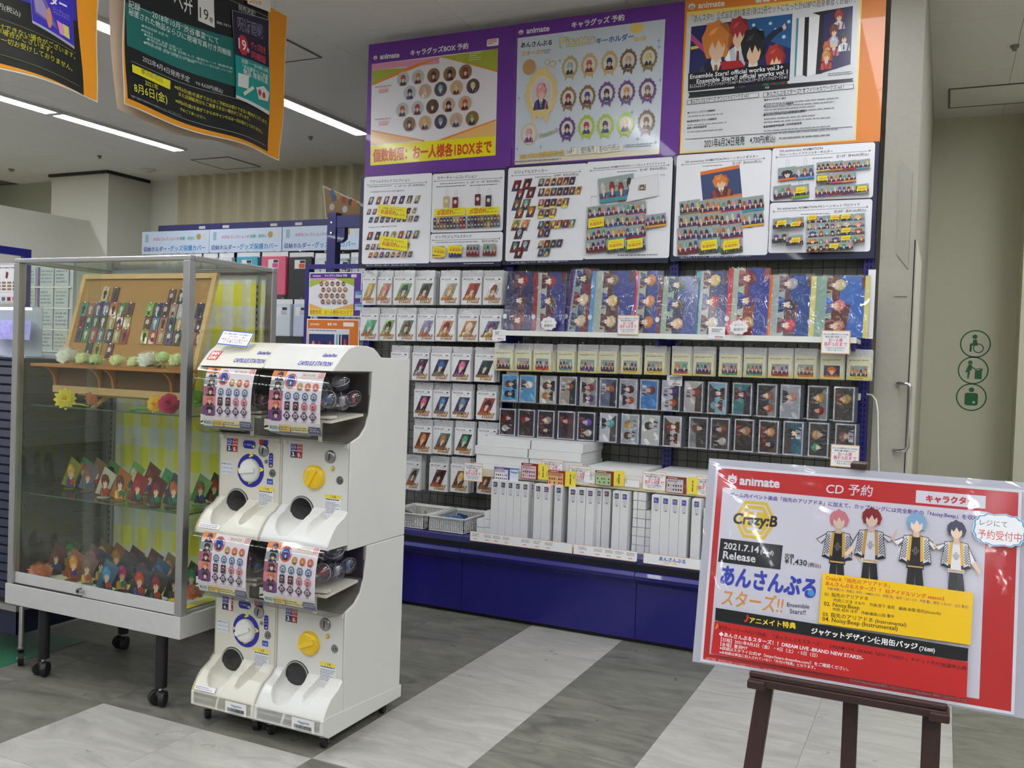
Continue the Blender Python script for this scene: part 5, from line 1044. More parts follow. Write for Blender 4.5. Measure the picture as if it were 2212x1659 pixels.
def caster(t, x, y, r=.022, top=.05, ang=.5, wheel=BLACK, fork=STEEL, w_=.018):
    dx, dy = math.cos(ang), math.sin(ang); cxx, cyy = x-dy*r*.5, y+dx*r*.5
    c_ = MB(); c_.cyl((cxx-dx*w_/2, cyy-dy*w_/2, r+.001), (cxx+dx*w_/2, cyy+dy*w_/2, r+.001), r, 18).build('wheel', wheel, t, smooth=.6)
    f_ = MB()
    for s_ in (-1, 1):
        ox, oy = dx*s_*(w_/2+.003), dy*s_*(w_/2+.003)
        f_.add([(cxx+ox-dy*-.006, cyy+oy+dx*-.006, r-.004), (cxx+ox+dy*-.006, cyy+oy-dx*-.006, r-.004), (x+ox-dy*.014, y+oy+dx*.014, top), (x+ox+dy*.014, y+oy-dx*.014, top)], [(0, 1, 3, 2)])
    f_.cyl((cxx-dx*(w_/2+.005), cyy-dy*(w_/2+.005), r), (cxx+dx*(w_/2+.005), cyy+dy*(w_/2+.005), r), .005, 10)
    f_.cyl((x, y, top-.006), (x, y, top), .016, 12)
    f_.build('caster_fork', fork, t)
def machine(cx, left, label):
    t = T('capsule_machine', label, 'capsule machine', (cx, 2.6, 0)); hw = .1355 if left else .1385; W_ = MACH if not left else CREAMW
    unit(t, cx, 0, left, True); unit(t, cx, -.552, left, False)
    MB().prism([(2.368, .066), (2.369, .112), (2.40, .118), (2.832, .09), (2.832, .046), (2.40, .046)], 'x', cx-hw-.001, cx+hw+.001).build('base_skirt', W_, t, bevel=.003)
    k = Ink((cx+.062, 2.368, .062), start=.0012, step=3e-5)
    k.rect(-.045, .004, .045, .044, 'e4e2e0'); k.text('Happinet', -.02, .028, .024, None, '3f78b8', bold=.02)
    u = -.035
    while u < .035: w2 = random.choice((.0006, .0012, .0018)); k.rect(u, .011, u+w2, .023, '22222a'); u += w2+.0009
    k.greek(-.03, .006, .035, .009, 1, '5a5a64'); k.build('label', t)
    for x, y, a_ in ((cx-.105, 2.42, .9), (cx+.105, 2.42, .3), (cx-.105, 2.76, .3), (cx+.105, 2.76, .3)): caster(t, x, y, ang=a_, top=.047)
    k = Ink((cx, 2.38, 0), start=0, step=2e-5)
    def bd(u, v, p):
        for (a, b), (c, d) in zip([(2.362, 1.217), (2.38, 1.238), (2.41, 1.268), (2.445, 1.292)], [(2.38, 1.238), (2.41, 1.268), (2.445, 1.292), (2.485, 1.302)]):
            if v <= d: return Vector((p.x, a+(c-a)*(v-b)/(d-b)-.0012-(2.38-p.y), v+.0006))
        return Vector((p.x, 2.485, 1.303))
    k.bend = bd
    x0 = -.01 if not left else .0
    k.text('CAPSULE STATION', x0, 1.233, x0+.13, None, '2c3aa8', h=.014, bold=.012, sk=.15, res=1); k.text('GashaPon', x0+.075, 1.262, x0+.13, None, '3a3aa8', h=.011, bold=.02, sk=.2)
    if left: k.rect(-.118, 1.238, -.075, 1.268, 'd8402c'); k.text('BAN', -.114, 1.255, -.080, None, 'ffffff', h=.011, bold=.04); k.text('DAI', -.112, 1.241, -.082, None, 'ffffff', h=.011, bold=.04)
    k.build('lettering', t)
    return t
mR = machine(-1.862, False, 'white two-tier capsule machine with yellow dials, right of the pair')
mL = machine(-2.1375, True, 'cream two-tier capsule machine with blue-ringed white dials')
# notice lying on the left machine's dome
nt_ = T('limit_notice', 'blue bordered notice card standing on top of the cream capsule machine', 'notice', (-2.16, 2.45, 1.30))
o = MB().box(-.062, .062, -.0008, .0008, -.030, .030).build('card', PAPER, nt_, world=False); k = Ink((0, 0, 0), start=.001, step=3e-5); k.frame(-.062, -.03, .062, .03, .004, '3f68c0'); k.text('同じ景品が続けて出る場合が', -.05, .014, .05, None, '3a3c44'); k.text('ございます。一度に', -.03, .003, .04, None, '5a5c64'); k.text('3回までとさせて頂きます', -.052, -.009, .052, None, 'c83a3a'); k.text('ご了承ください', -.04, -.02, .04, None, '5a5c64')
kk = k.build('print'); kk.parent = o
nt_.rotation_euler = (-.62, .06, .12); nt_.location = (-2.165, 2.415, 1.312)
# capsules
CAPC = clear('capsule_shell', 'eeecf2', .14, .9, .14)
def capsule(x, y, z, r, i, col, where):
    t = T('toy_capsule', 'clear round capsule with %s contents, %s in the %s' % (col[0], ORD[i], where), 'capsule', (x, y, z), 'toy capsules in the machines')
    for s_, nm in ((1, 'upper_shell'), (-1, 'lower_shell')):
        MB().lathe([(r*math.cos(a*PI/12), s_*r*math.sin(a*PI/12)) for a in range(7)], (x, y, z), 'z', 16).build(nm, CAPC, t, smooth=2).rotation_euler = (.5+i, i*.7, 0)
    MB().lathe([(r*1.02, -.0012), (r*1.02, .0012), (r*.98, .0012), (r*.98, -.0012), (r*1.02, -.0012)], (x, y, z), 'z', 16).build('rim', mat('capsule_rim', 'b8b8c4', .3), t, smooth=2).rotation_euler = (.5+i, i*.7, 0)
    MB().box(x-r*.55, x+r*.55, y-r*.1, y+r*.1, z-r*.3, z+r*.35).build('toy', mat('toy_'+col[1], col[1], .5), t).rotation_euler = (.4*i, .6*i, i)
CC = [('pale', 'b8bcc8'), ('pink', 'c8586a'), ('grey', '8a8c98'), ('blue', '5a8ab8'), ('orange', 'c8643a'), ('red', 'b03438'), ('white', 'd0d0d4'), ('navy', '34405e')]
for mi, (cx, nm) in enumerate(((-1.862, 'white machine'), (-2.1375, 'cream machine'))):
    for dz, tr in ((0, 'upper window of the '), (-.552, 'lower window of the ')):
        sp = [(.103, 2.455, 1.182), (.100, 2.395, 1.128), (.105, 2.462, 1.120), (.104, 2.525, 1.128), (.042, 2.425, 1.118), (.040, 2.495, 1.118), (.045, 2.46, 1.175), (-.02, 2.42, 1.112), (-.02, 2.49, 1.112), (-.08, 2.45, 1.11)] if mi == 0 else [(.10, 2.41, 1.11), (.10, 2.48, 1.115), (.035, 2.45, 1.115), (-.03, 2.45, 1.11), (-.095, 2.45, 1.11)]
        for i, (x, y, z) in enumerate(sp): capsule(cx+x, y, z+dz, .0295, i, CC[(i*3+mi+int(dz < 0)*2) % 8], tr+nm)

# ================================================================== GLASS SHOWCASE
X0, X1, Y0, Y1, Z0, ZG, Z1 = -3.238, -2.348, 2.386, 2.845, .268, .345, 1.594
case = T('glass_showcase', 'aluminium framed glass showcase on black caster legs', 'showcase', ((X0+X1)/2, (Y0+Y1)/2, 0))
def case_posts():
    pw = .030
    for x, y in ((X0, Y0), (X1-pw, Y0), (X0, Y1-pw), (X1-pw, Y1-pw)): MB().box(x, x+pw, y, y+pw, ZG, Z1-.018).build('post', ALU, case, bevel=.002)
    for b in ((X0, X1, Y0, Y0+.03), (X0, X1, Y1-.03, Y1), (X0, X0+.03, Y0+.03, Y1-.03), (X1-.03, X1, Y0+.03, Y1-.03)): MB().box(*b, Z1-.018, Z1).build('top_rail', ALU, case, bevel=.004)
    MB().box(X0+.012, X1-.012, Y0+.012, Y1-.012, Z1-.010, Z1-.006).build('top_glass', GLASS, case)
    sk = mat('case_skirt', 'c9c8c8', .4, metal=.2, noise=.03, nscale=30)
    MB().box(X0-.004, X1+.004, Y0-.004, Y1+.004, Z0, ZG).build('skirt', sk, case, bevel=.001)
    MB().box(X0+.03, X1-.03, Y0+.002, Y0+.024, ZG, ZG+.002).build('track', BLACK, case)
    a = MB().box(X0+.030, -2.79, Y0+.013, Y0+.018, ZG+.04, Z1-.02).build('sliding_glass', GLASS, case); MB().box(X0+.03, -2.77, Y0+.011, Y0+.020, ZG+.003, ZG+.045).build('glass_rail', sk, a, bevel=.001)
    b = MB().box(-2.84, X1-.030, Y0+.005, Y0+.010, ZG+.04, Z1-.02).build('sliding_glass', GLASS, case); MB().box(-2.83, X1-.03, Y0+.002, Y0+.011, ZG+.003, ZG+.045).build('glass_rail', sk, b, bevel=.001)
    lk = MB().cyl((-2.828, Y0-.020, ZG+.028), (-2.828, Y0+.002, ZG+.028), .010, 16).build('lock', CHROME, case, smooth=.6)
    MB().cyl((-2.828, Y0-.0215, ZG+.028), (-2.828, Y0-.020, ZG+.028), .006, 12).build('keyhole', BLACK, lk)
    MB().box(X1-.010, X1-.006, Y0+.03, Y1-.03, ZG, Z1-.018).build('side_glass', GLASS, case); MB().box(X0+.006, X0+.010, Y0+.03, Y1-.03, ZG, Z1-.018).build('side_glass', GLASS, case)
    for z in (1.037, .692):
        MB().box(X0+.045, X1-.035, Y0+.055, Y1-.04, z-.005, z).build('glass_shelf', SHELFG, case)
        ed = MB(); ed.box(X0+.045, X1-.035, Y0+.0545, Y0+.0552, z-.005, z); ed.box(X1-.0352, X1-.0345, Y0+.055, Y1-.04, z-.005, z); ed.build('shelf_edge', mat('glass_edge', '40604f', .15), case, kind='stuff')
    for x in (X0+.05, X1-.075): MB().box(x, x+.012, Y1-.034, Y1-.030, ZG, Z1-.03).build('bracket_channel', ALU, case)
    for x in (X0+.05, X1-.075):
        sl = MB(); [sl.box(x+.004, x+.008, Y1-.0348, Y1-.034, ZG+.02+q*.025, ZG+.032+q*.025) for q in range(47)]; sl.build('channel_slot', BLACK, case, kind='stuff')
    MB().box(X0+.02, X1-.02, Y1-.008, Y1-.004, ZG, Z1-.02).build('back_panel', mat('case_back', 'd8d8d4', .5), case)
    MB().box(X0+.02, X1-.02, Y0+.026, Y1-.01, ZG, ZG+.004).build('inner_floor', mat('case_back', 'd8d8d4', .5), case)
    for x, y in ((X0+.163, Y0+.02), (X1-.122, Y0+.02), (X0+.163, Y1-.06), (X1-.122, Y1-.06)):
        MB().cyl((x, y+.02, .068), (x, y+.02, Z0), .021, 18).build('leg', BLACK, case, smooth=.6)
        MB().cyl((x, y+.02, .056), (x, y+.02, .068), .008, 10).build('stem', CHROME, case)
        for s_ in (-1, 1): MB().cyl((x-.004+s_*.006, y+.014, .029), (x-.004+s_*.026, y+.024, .029), .0275, 20).build('wheel', BLACK, case, smooth=.6, bevel=.003)
        MB().ball((x, y+.019, .042), .018, 12, (1.1, 1, .9)).build('caster_hood', BLACK, case, smooth=2)
case_posts()
# gingham cloth
def gingham():
    M = bpy.data.materials.new('gingham'); M.use_nodes = True; nt = M.node_tree; N = nt.nodes.new; L = nt.links.new; b = nt.nodes['Principled BSDF']; b.inputs['Roughness'].default_value = .85
    tc = N('ShaderNodeUVMap'); tc.uv_map = 'UVMap'; sp = N('ShaderNodeSeparateXYZ'); L(tc.outputs[0], sp.inputs[0])
    def band(o):
        f = N('ShaderNodeMath'); f.operation = 'FRACT'; L(o, f.inputs[0]); g = N('ShaderNodeMath'); g.operation = 'GREATER_THAN'; g.inputs[1].default_value = .5; L(f.outputs[0], g.inputs[0]); return g.outputs[0]
    a = band(sp.outputs[0]); c = band(sp.outputs[1]); ad = N('ShaderNodeMath'); L(a, ad.inputs[0]); L(c, ad.inputs[1])
    # diagonal weave in the half-tone squares
    d1 = N('ShaderNodeMath'); d1.operation = 'MULTIPLY_ADD'; d1.inputs[1].default_value = 1.6; L(sp.outputs[0], d1.inputs[0]); L(sp.outputs[1], d1.inputs[2])
    d2 = N('ShaderNodeMath'); d2.operation = 'MULTIPLY'; d2.inputs[1].default_value = 9; L(d1.outputs[0], d2.inputs[0]); d3 = N('ShaderNodeMath'); d3.operation = 'FRACT'; L(d2.outputs[0], d3.inputs[0])
    mr = N('ShaderNodeMapRange'); mr.inputs['To Min'].default_value = .35; mr.inputs['To Max'].default_value = .65; L(d3.outputs[0], mr.inputs[0])
    eq = N('ShaderNodeMath'); eq.operation = 'COMPARE'; eq.inputs[1].default_value = 1; eq.inputs[2].default_value = .1; L(ad.outputs[0], eq.inputs[0])
    hf = N('ShaderNodeMath'); hf.operation = 'MULTIPLY'; hf.inputs[1].default_value = .5; L(ad.outputs[0], hf.inputs[0])
    mx = N('ShaderNodeMix'); L(eq.outputs[0], mx.inputs[0]); L(hf.outputs[0], mx.inputs[2]); L(mr.outputs[0], mx.inputs[3])
    r = N('ShaderNodeMix'); r.data_type = 'RGBA'; r.inputs[6].default_value = (*lin('ececf2'), 1); r.inputs[7].default_value = (*lin('f6ee4e'), 1); L(mx.outputs[0], r.inputs[0]); L(r.outputs[2], b.inputs['Base Color'])
    return M
GING = gingham()
def cloth(name, fn, nu, nv, su, sv, label):
    o = MB().grid(fn, nu, nv).build(name, GING, smooth=2); me = o.data; uv = me.uv_layers.new(name='UVMap')
    for p in me.polygons:
        for li, vi in zip(p.loop_indices, p.vertices): i, j = vi % (nu+1), vi//(nu+1); uv.data[li].uv = (i/nu*su, j/nv*sv)
    return props(o, label, 'cloth')
cloth('gingham_cloth', lambda u, v: (X0+.07+(X1-X0-.115)*u, Y1-.020-.005*math.sin(u*37)-.003*math.sin(u*90+v*3), ZG+.006+(Z1-.05-ZG)*v), 120, 6, 8.2, 7.1, 'yellow and white gingham cloth hung along the showcase back')
cloth('gingham_cloth', lambda u, v: (X0+.06+(X1-X0-.10)*u, Y0+.032+(Y1-Y0-.075)*v, ZG+.0065+.001*math.sin(u*20)), 30, 10, 8, 4, 'yellow and white gingham cloth spread on the showcase floor')
# cork board leaning on its easel
cb = T('cork_board', 'wood framed cork board with rows of charm cards inside the showcase', 'board', (-2.77, 2.53, 1.10))
def lean(x, z): return 2.49+(z-1.10)*.27
CORK = mat('cork', 'b98d5a', .9, noise=.10, nscale=220, bump=.0008, bscale=300); PINE = mat('pine', 'd8b27c', .55, noise=.08, nscale=14, aniso=(1, 1, 6)); PINE2 = mat('orange_pine', 'b9783c', .5, noise=.10, nscale=12, aniso=(1, 6, 6))
def slab(x0, x1, z0, z1, th, fwd, mat_, name, par):
    b = MB(); v = [(x, lean(x, z)-fwd+d, z) for d in (0, th) for x, z in ((x0, z0), (x1, z0), (x1, z1), (x0, z1))]
    b.add(v, [(0, 1, 2, 3), (7, 6, 5, 4), (0, 4, 5, 1), (1, 5, 6, 2), (2, 6, 7, 3), (3, 7, 4, 0)]); return b.build(name, mat_, par)
BX0, BX1, BZ0, BZ1 = -3.125, -2.43, 1.10, 1.555
slab(BX0+.015, BX1-.015, BZ0+.015, BZ1-.015, .006, 0, CORK, 'cork_sheet', cb)
for b_ in ((BX0, BX1, BZ1-.02, BZ1), (BX0, BX1, BZ0, BZ0+.02), (BX0, BX0+.02, BZ0+.02, BZ1-.02), (BX1-.02, BX1, BZ0+.02, BZ1-.02)): slab(*b_, .016, .006, PINE, 'frame', cb)
for x in (-2.91, -2.62): MB().add([(x, 2.47, 1.038), (x+.02, 2.47, 1.038), (x+.05, 2.55, 1.11), (x+.03, 2.55, 1.11), (x, 2.485, 1.038), (x+.02, 2.485, 1.038), (x+.05, 2.565, 1.11), (x+.03, 2.565, 1.11)], [(0, 1, 2, 3), (7, 6, 5, 4), (0, 4, 5, 1), (1, 5, 6, 2), (2, 6, 7, 3), (3, 7, 4, 0)]).build('foot', PINE, cb)
MB().box(-2.99, -2.52, 2.482, 2.52, 1.080, 1.099).build('ledge', PINE, cb)
# charm cards on the cork, read in the 0-450 crop (scale 4.88, origin 0,540)
def board_pt(px, py):
    d = ray(px/4.88, py/4.88+540); n = Vector((0, 1, -.27)); c_ = Vector((0, 2.49, 1.10)); return CAM+d*((c_-CAM).dot(n)/d.dot(n))
CH = [[(1118, 465, 'c8b890'), (1222, 470, '5a2c3a'), (1815, 495, '6a3444'), (1920, 492, '2a3040')],
      [(893, 625, '3f8a78'), (966, 628, 'b05a4a'), (1044, 622, '3a4a78'), (1118, 622, '3f4a74'), (1205, 628, 'b8683a'), (1290, 632, '4a7a3a'), (1376, 634, '6a2c44'), (1584, 634, '7aa83a'), (1668, 636, '26305a'), (1752, 638, '4a2c38'), (1836, 640, 'a8847a'), (1918, 645, 'b0b8c0'), (2110, 642, '2c3a5a')],
      [(870, 752, '8a2430'), (943, 752, '1f5a64'), (1018, 754, '34383a'), (1096, 756, '3a4438'), (1182, 762, '9a8a3a'), (1264, 766, '8a2434'), (1344, 768, 'b09a50'), (1562, 770, '6a2428'), (1645, 772, '4a7a9a'), (1727, 774, 'b86a5a'), (1812, 778, '2a4a5a'), (1898, 780, 'b08a4a'), (2105, 785, '4a3040')],
      [(840, 888, '54405a'), (914, 890, '3f8a5a'), (990, 894, 'a8444a'), (1068, 896, '4f6a80'), (1160, 900, '24303c'), (1236, 904, 'a89450'), (1320, 908, 'a02430'), (1530, 912, 'a8a03a'), (1620, 914, 'b0343a'), (1702, 916, 'a8804a'), (1786, 920, '5a4a80'), (1874, 924, '3a3a34'), (2100, 930, '7a2a34')],
      [(940, 1048, '26344a'), (1034, 1056, 'a89a50'), (1158, 1064, '6a2430')]]
RNN = ['topmost sparse', 'upper full', 'middle full', 'lower full', 'lowest']
for ri, row in enumerate(CH):
    for ci, (px, py, c) in enumerate(row):
        p = board_pt(px, py); w_, h_ = .034, .056
        t = T('charm_card', 'small coloured charm card, %s in the %s row on the cork board' % (ORD[ci], RNN[ri]), 'charm card', tuple(p), 'charm cards on the cork board')
        q = slab(p.x-w_/2, p.x+w_/2, p.z-h_/2, p.z+h_/2, .002, .004, mat('charm_'+c, c, .35, coat=.3), 'card', t)
        k = Ink((p.x, lean(0, p.z)-.0045, p.z), V=(0, .2607, .9654), N=(0, -.9654, .2607), start=.0006, step=5e-5); k.ell(0, .004, .009, .011, random.choice(['d8ccc0', 'c8b8b0', '2a2a30']), 10); k.ell(0, -.012, .005, .009, random.choice(['2a2a30', 'd8ccc0']), 8); k.build('print', t)
        MB().ball((p.x, lean(0, p.z)+.003, p.z+h_*.46), .0045, 8).build('pin', CHROME, t, smooth=2)
# little bracket shelf in front of the board
bs = T('bracket_shelf', 'small orange pine bracket shelf carrying white pompom flowers', 'shelf', (-2.77, 2.44, 1.19))
MB().box(-3.165, -2.40, 2.41, 2.488, 1.186, 1.197).build('top_board', PINE2, bs)
for x in (-3.10, -2.86, -2.79, -2.50): MB().prism([(2.42, 1.186), (2.476, 1.186), (2.476, 1.112), (2.468, 1.112), (2.462, 1.15), (2.445, 1.172)], 'x', x-.005, x+.005).build('bracket', PINE2, bs)
MB().box(-3.11, -2.42, 2.466, 2.476, 1.088, 1.114).build('back_rail', PINE, bs)
MB().box(-3.11, -2.42, 2.4765, 2.480, 1.114, 1.186).build('back_board', mat('brown_ply', '6a4c30', .7), bs)
FLW = {}
def fmat(c): return mat('petal_'+c, c, .7, noise=.06, nscale=80)
def pompom(x, y, z, r, c, label, n=170, long=1.0, sq=1.0):
    n = int(n*1.9); sq = 1.0
    t = T('flower', label, 'flower', (x, y, z-r*sq)); b = MB(); ga = PI*(3-5**.5)
    for i in range(n):
        cz = 1-2*(i+.5)/n; s_ = math.sqrt(1-cz*cz); a = i*ga; d = Vector((s_*math.cos(a), s_*math.sin(a), cz*sq))
        up = d.orthogonal().normalized(); sd = d.cross(up); P_ = Vector((x, y, z)); R0 = r*.62; R1 = r*long*random.uniform(.84, 1.12); w_ = r*.10
        if cz < -.8: continue
        b.add([P_+d*R0-sd*w_, P_+d*(R0+R1)/2-sd*w_*1.1-up*w_*.3, P_+d*R1, P_+d*(R0+R1)/2+sd*w_*1.1-up*w_*.3, P_+d*R0+sd*w_], [(0, 1, 3, 4), (1, 2, 3)])
    b.ball((x, y, z), r*.72, 12, (1, 1, sq)); b.build('petals', fmat(c), t, kind='stuff'); return t
def bloom(x, y, z, r, c, label, axis=(0, -1, .2), rings=4, np_=14, cc='c8a020', sharp=.35, cup=.5):
    t = T('flower', label, 'flower', (x, y, z-r)); b = MB(); n = Vector(axis).normalized(); u = n.orthogonal().normalized(); v = n.cross(u); P_ = Vector((x, y, z))
    for k in range(rings):
        rr = r*(1-k*.2); lift = r*(.12+k*.16*cup)
        for i in range(np_):
            a = 2*PI*(i+.5*(k % 2))/np_; d = u*math.cos(a)+v*math.sin(a); s_ = n.cross(d); w_ = rr*math.sin(PI/np_)*1.25; q = rr*random.uniform(.92, 1.05)
            b.add([P_+n*lift*.2, P_+d*q*.55-s_*w_*.8+n*lift, P_+d*q*.9-s_*w_*sharp+n*lift*1.2, P_+d*q+n*lift, P_+d*q*.9+s_*w_*sharp+n*lift*1.2, P_+d*q*.55+s_*w_*.8+n*lift], [(0, 1, 5), (1, 2, 4, 5), (2, 3, 4)])
    b.build('petals', fmat(c), t, kind='stuff'); MB().ball(P_+n*r*.2, r*.2, 10).build('centre', fmat(cc), t, smooth=2); return t
for i, (px, py, r, c, lb, n) in enumerate([(147, 776, .038, 'fdfcf4', 'large white shaggy pompom, leftmost on the bracket shelf', 200), (180, 777, .030, 'eff4c6', 'pale green pompom second on the bracket shelf', 150), (208, 781, .028, 'eff4c6', 'pale green pompom third on the bracket shelf', 150), (253, 783, .029, 'eff4c6', 'pale green pompom fourth on the bracket shelf, standing alone', 150),
      (290, 785, .026, 'eff4c6', 'small pale green pompom fifth on the bracket shelf', 140), (322, 778, .037, 'fdfcf4', 'large white shaggy pompom right of the cork centre', 200), (352, 772, .030, 'cfe0a4', 'green-white bloom with leaves, seventh on the bracket shelf', 60), (384, 778, .032, 'eff4c6', 'pale green pompom by the right showcase post', 150)]):
    p = onY(px, py, 2.452); t = pompom(p.x, 2.452, max(p.z, 1.197+r*.82), r, c, lb, n, 1.12 if r > .035 else 1.0, .86)
    if i in (6, 2):
        lf = MB()
        for a in range(5): an = a*1.1+.3; q = Vector((p.x+.02*math.cos(an), 2.44, 1.20)); lf.add([q, q+Vector((.02*math.cos(an)+.01, -.01, .012)), q+Vector((.042*math.cos(an), -.018, .004)), q+Vector((.02*math.cos(an)-.008, -.01, -.004+.012))], [(0, 1, 2, 3)])
        lf.build('leaf', fmat('4f8a3c'), t, kind='stuff')
def stem(t, p, q, c='4f8a3c', r=.003): MB().tube([p, (Vector(p)+Vector(q))/2+Vector((0, 0, .004)), q], r, 6).build('stem', fmat(c), t)
SF = 2.462
def at(px, py, Y=SF): return onY(px, py, Y)
p = at(147, 862); t = bloom(p.x, SF-.01, p.z, .043, 'e4d43c', 'yellow gerbera-like flower leftmost on the upper glass shelf', (.6, -.75, .2), 4, 12); stem(t, (p.x+.01, SF, p.z-.02), (p.x+.09, SF+.02, 1.042), 'c8cc50')
p = at(197, 862); t = bloom(p.x, SF, p.z, .029, 'e8875a', 'orange flower seen from its side on the upper glass shelf', (.95, -.1, .3), 4, 14, 'd87a4a'); stem(t, (p.x, SF, p.z-.01), (p.x-.06, SF+.02, 1.042))
p = at(336, 873); t = bloom(p.x, SF, p.z, .035, 'f0bc2c', 'golden yellow flower beside the pink ranunculus', (.15, -1, .2), 5, 18, 'e0a020'); stem(t, (p.x, SF, p.z-.02), (p.x-.13, SF+.01, 1.043), '6a9a4a', .006)
p = at(371, 872); t = bloom(p.x, SF-.012, p.z, .038, 'c8345c', 'pink ranunculus on the upper glass shelf', (.7, -.7, .1), 6, 9, 'a82850', .7, 1.3)
p = at(427, 862, 2.50); t = bloom(p.x, 2.5, p.z, .036, '8ab83a', 'green bloom behind the right showcase post', (.3, -1, .1), 4, 10, '5a9a2a', .6)
p = at(86, 1237, 2.47); t = pompom(p.x, 2.472, p.z+.004, .037, 'eda583', 'peach chrysanthemum at the lower left of the showcase', 150, 1.25, .8); stem(t, (p.x, 2.45, p.z-.03), (p.x-.03, 2.50, .36))
p = at(420, 1284, 2.50); t = pompom(p.x-.014, 2.51, p.z+.004, .031, 'ee9a6c', 'orange chrysanthemum at the lower right of the showcase', 150, 1.25, 1)
p = at(372, 1305, 2.43); t = bloom(p.x, 2.43, p.z, .024, 'f0c428', 'yellow flower low at the right showcase post', (0, -1, .2), 4, 12)
# acrylic stands
def acrylic(px, py, Y, w_, h_, zb, c, hair, sk, label):
    p = onY(px, py, Y); t = T('acrylic_stand', label, 'acrylic stand', (p.x, Y, zb), 'acrylic character stands in the showcase')
    ry = -.30; U = Vector((math.cos(ry), -math.sin(ry), 0)); N_ = Vector((-math.sin(ry), -math.cos(ry), 0)); c0 = Vector((p.x, Y, zb+.004)); s_ = h_*.28
    q = [(-w_/2-s_*.3, .012), (w_/2-s_*.6, 0), (w_/2+s_*.6, h_*.72), (-w_/2+s_*.9, h_)]
    b = MB(); vv = [c0+U*u+Vector((0, 0, v))+N_*d for d in (0, -.003) for u, v in q]; b.add(vv, [(0, 1, 2, 3), (7, 6, 5, 4), (0, 4, 5, 1), (1, 5, 6, 2), (2, 6, 7, 3), (3, 7, 4, 0)]); b.build('plate', mat('acryl_'+c, c, .2, coat=.4), t)
    k = Ink(c0, U=U, V=(0, 0, 1), N=N_, start=.0006, step=5e-5); k.bust(w_*.05, h_*.42, w_*.95, h_*.78, '', hair, random.choice(['2a4a3a', '8a3a2a', '3a3a6a', 'c89a50', '2a2a34']), sk=0, full=False); k.ell(w_*.15, h_*.2, w_*.18, w_*.2, random.choice(['2a7a50', 'b83a2a', '3a3a90']), 10); k.build('print', t)
    MB().lathe([(0, 0), (w_*.42, 0), (w_*.42, .003), (0, .003)], (p.x, Y-.004, zb), 'z', 16).build('foot', mat('acryl_foot_'+c, c, .25), t)
UPS = [(152, 2.60, '8a8a30', 'd8b040'), (178, 2.70, '3a8a50', 'c86a3a'), (188, 2.58, '6a5a70', '8a4a3a'), (207, 2.66, '8a6a50', '9a6a5a'), (226, 2.52, 'b8b8a0', '6a2a24'), (238, 2.70, '5a8a4a', '2a2c30'), (258, 2.50, 'a0622c', '6a3424'), (288, 2.72, '7ab05a', 'c8c8a0'), (296, 2.49, '8a2a2c', 'a82838'), (322, 2.68, '6a3a2a', '8a3a30'), (336, 2.48, '5a1c24', '7a1f2a'), (357, 2.64, '4a9a70', '3aa060'), (374, 2.50, '343a40', 'b0603a'), (432, 2.60, '6a9a60', '8a5a3a'), (462, 2.66, '3a4a30', 'a8382c')]
for i, (px, Y, c, hr) in enumerate(UPS): acrylic(px, 1040, Y, .058, .115 if i % 3 else .125, .6935, c, hr, 0, 'small acrylic portrait stand, %s from the left on the middle glass shelf' % ORD[i])
LOS = [(119, 2.56, '5a2a28', '6a2a24'), (148, 2.66, '3a5a34', '3aa040'), (157, 2.52, '8a4a28', 'd8903a'), (186, 2.50, '6a4440', '8a5a5a'), (196, 2.62, '5a4048', 'b06080'), (218, 2.70, '6a5030', 'c89a4a'), (216, 2.56, '2a3a4a', '2a2c34'), (229, 2.46, '3a6080', '4a90c0'), (249, 2.68, '8a5a34', 'b8783a'), (262, 2.50, '2a2a34', 'c03a78'), (270, 2.60, '2a3038', '3a3c40'), (285, 2.68, '4a2c34', '7a2c3a'), (300, 2.47, '34344c', 'c84a34'), (306, 2.58, '2c3444', 'a83c38'), (326, 2.68, '5a2c2a', '6a3a2a'), (336, 2.45, '26262c', '8a2434'), (341, 2.58, '2a4a7a', '3a78b8'), (362, 2.66, '7a5a38', 'b8804a'), (376, 2.50, '3a2c28', '2a2a2c'), (412, 2.60, '26382a', '2a8a4a')]
for i, (px, Y, c, hr) in enumerate(LOS): acrylic(px, 1240, Y, .064, .125, ZG+.009, c, hr, 0, 'small acrylic portrait stand, %s from the left on the showcase floor' % ORD[i])

# ================================================================== LEFT SIDE OF THE SHOP
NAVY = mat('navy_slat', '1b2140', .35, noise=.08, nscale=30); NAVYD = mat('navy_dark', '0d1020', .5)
wg = T('slatted_rack', 'dark navy slatted rack on silver caster legs left of the showcase', 'rack', (-3.8, 2.9, 0))
WX1, WY0, WY1, WX0 = -3.262, 2.452, 3.35, -4.45
MB().box(WX0, WX1-.015, WY0+.015, WY1, .235, 1.205).build('body', NAVYD, wg)
for i in range(27):
    z = .255+i*.0355
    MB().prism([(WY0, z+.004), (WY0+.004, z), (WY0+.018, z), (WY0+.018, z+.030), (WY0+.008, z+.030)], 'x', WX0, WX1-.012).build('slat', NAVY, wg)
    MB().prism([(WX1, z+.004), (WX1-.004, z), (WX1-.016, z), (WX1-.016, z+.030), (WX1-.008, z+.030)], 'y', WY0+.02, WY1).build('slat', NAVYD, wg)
MB().box(WX0, WX1-.004, WY0-.004, WY1, .212, .236).build('rail', ALU, wg); MB().box(WX0, WX1, WY0-.004, WY1, 1.205, 1.213).build('top_edge', NAVY, wg)
mg = MB(); mg.box(WX0, WX1-.03, WY0+.02, WY0+.024, .11, .21); mg.box(WX1-.034, WX1-.03, WY0+.02, WY1-.1, .11, .21)
mg.build('lower_panel', NAVY, wg)
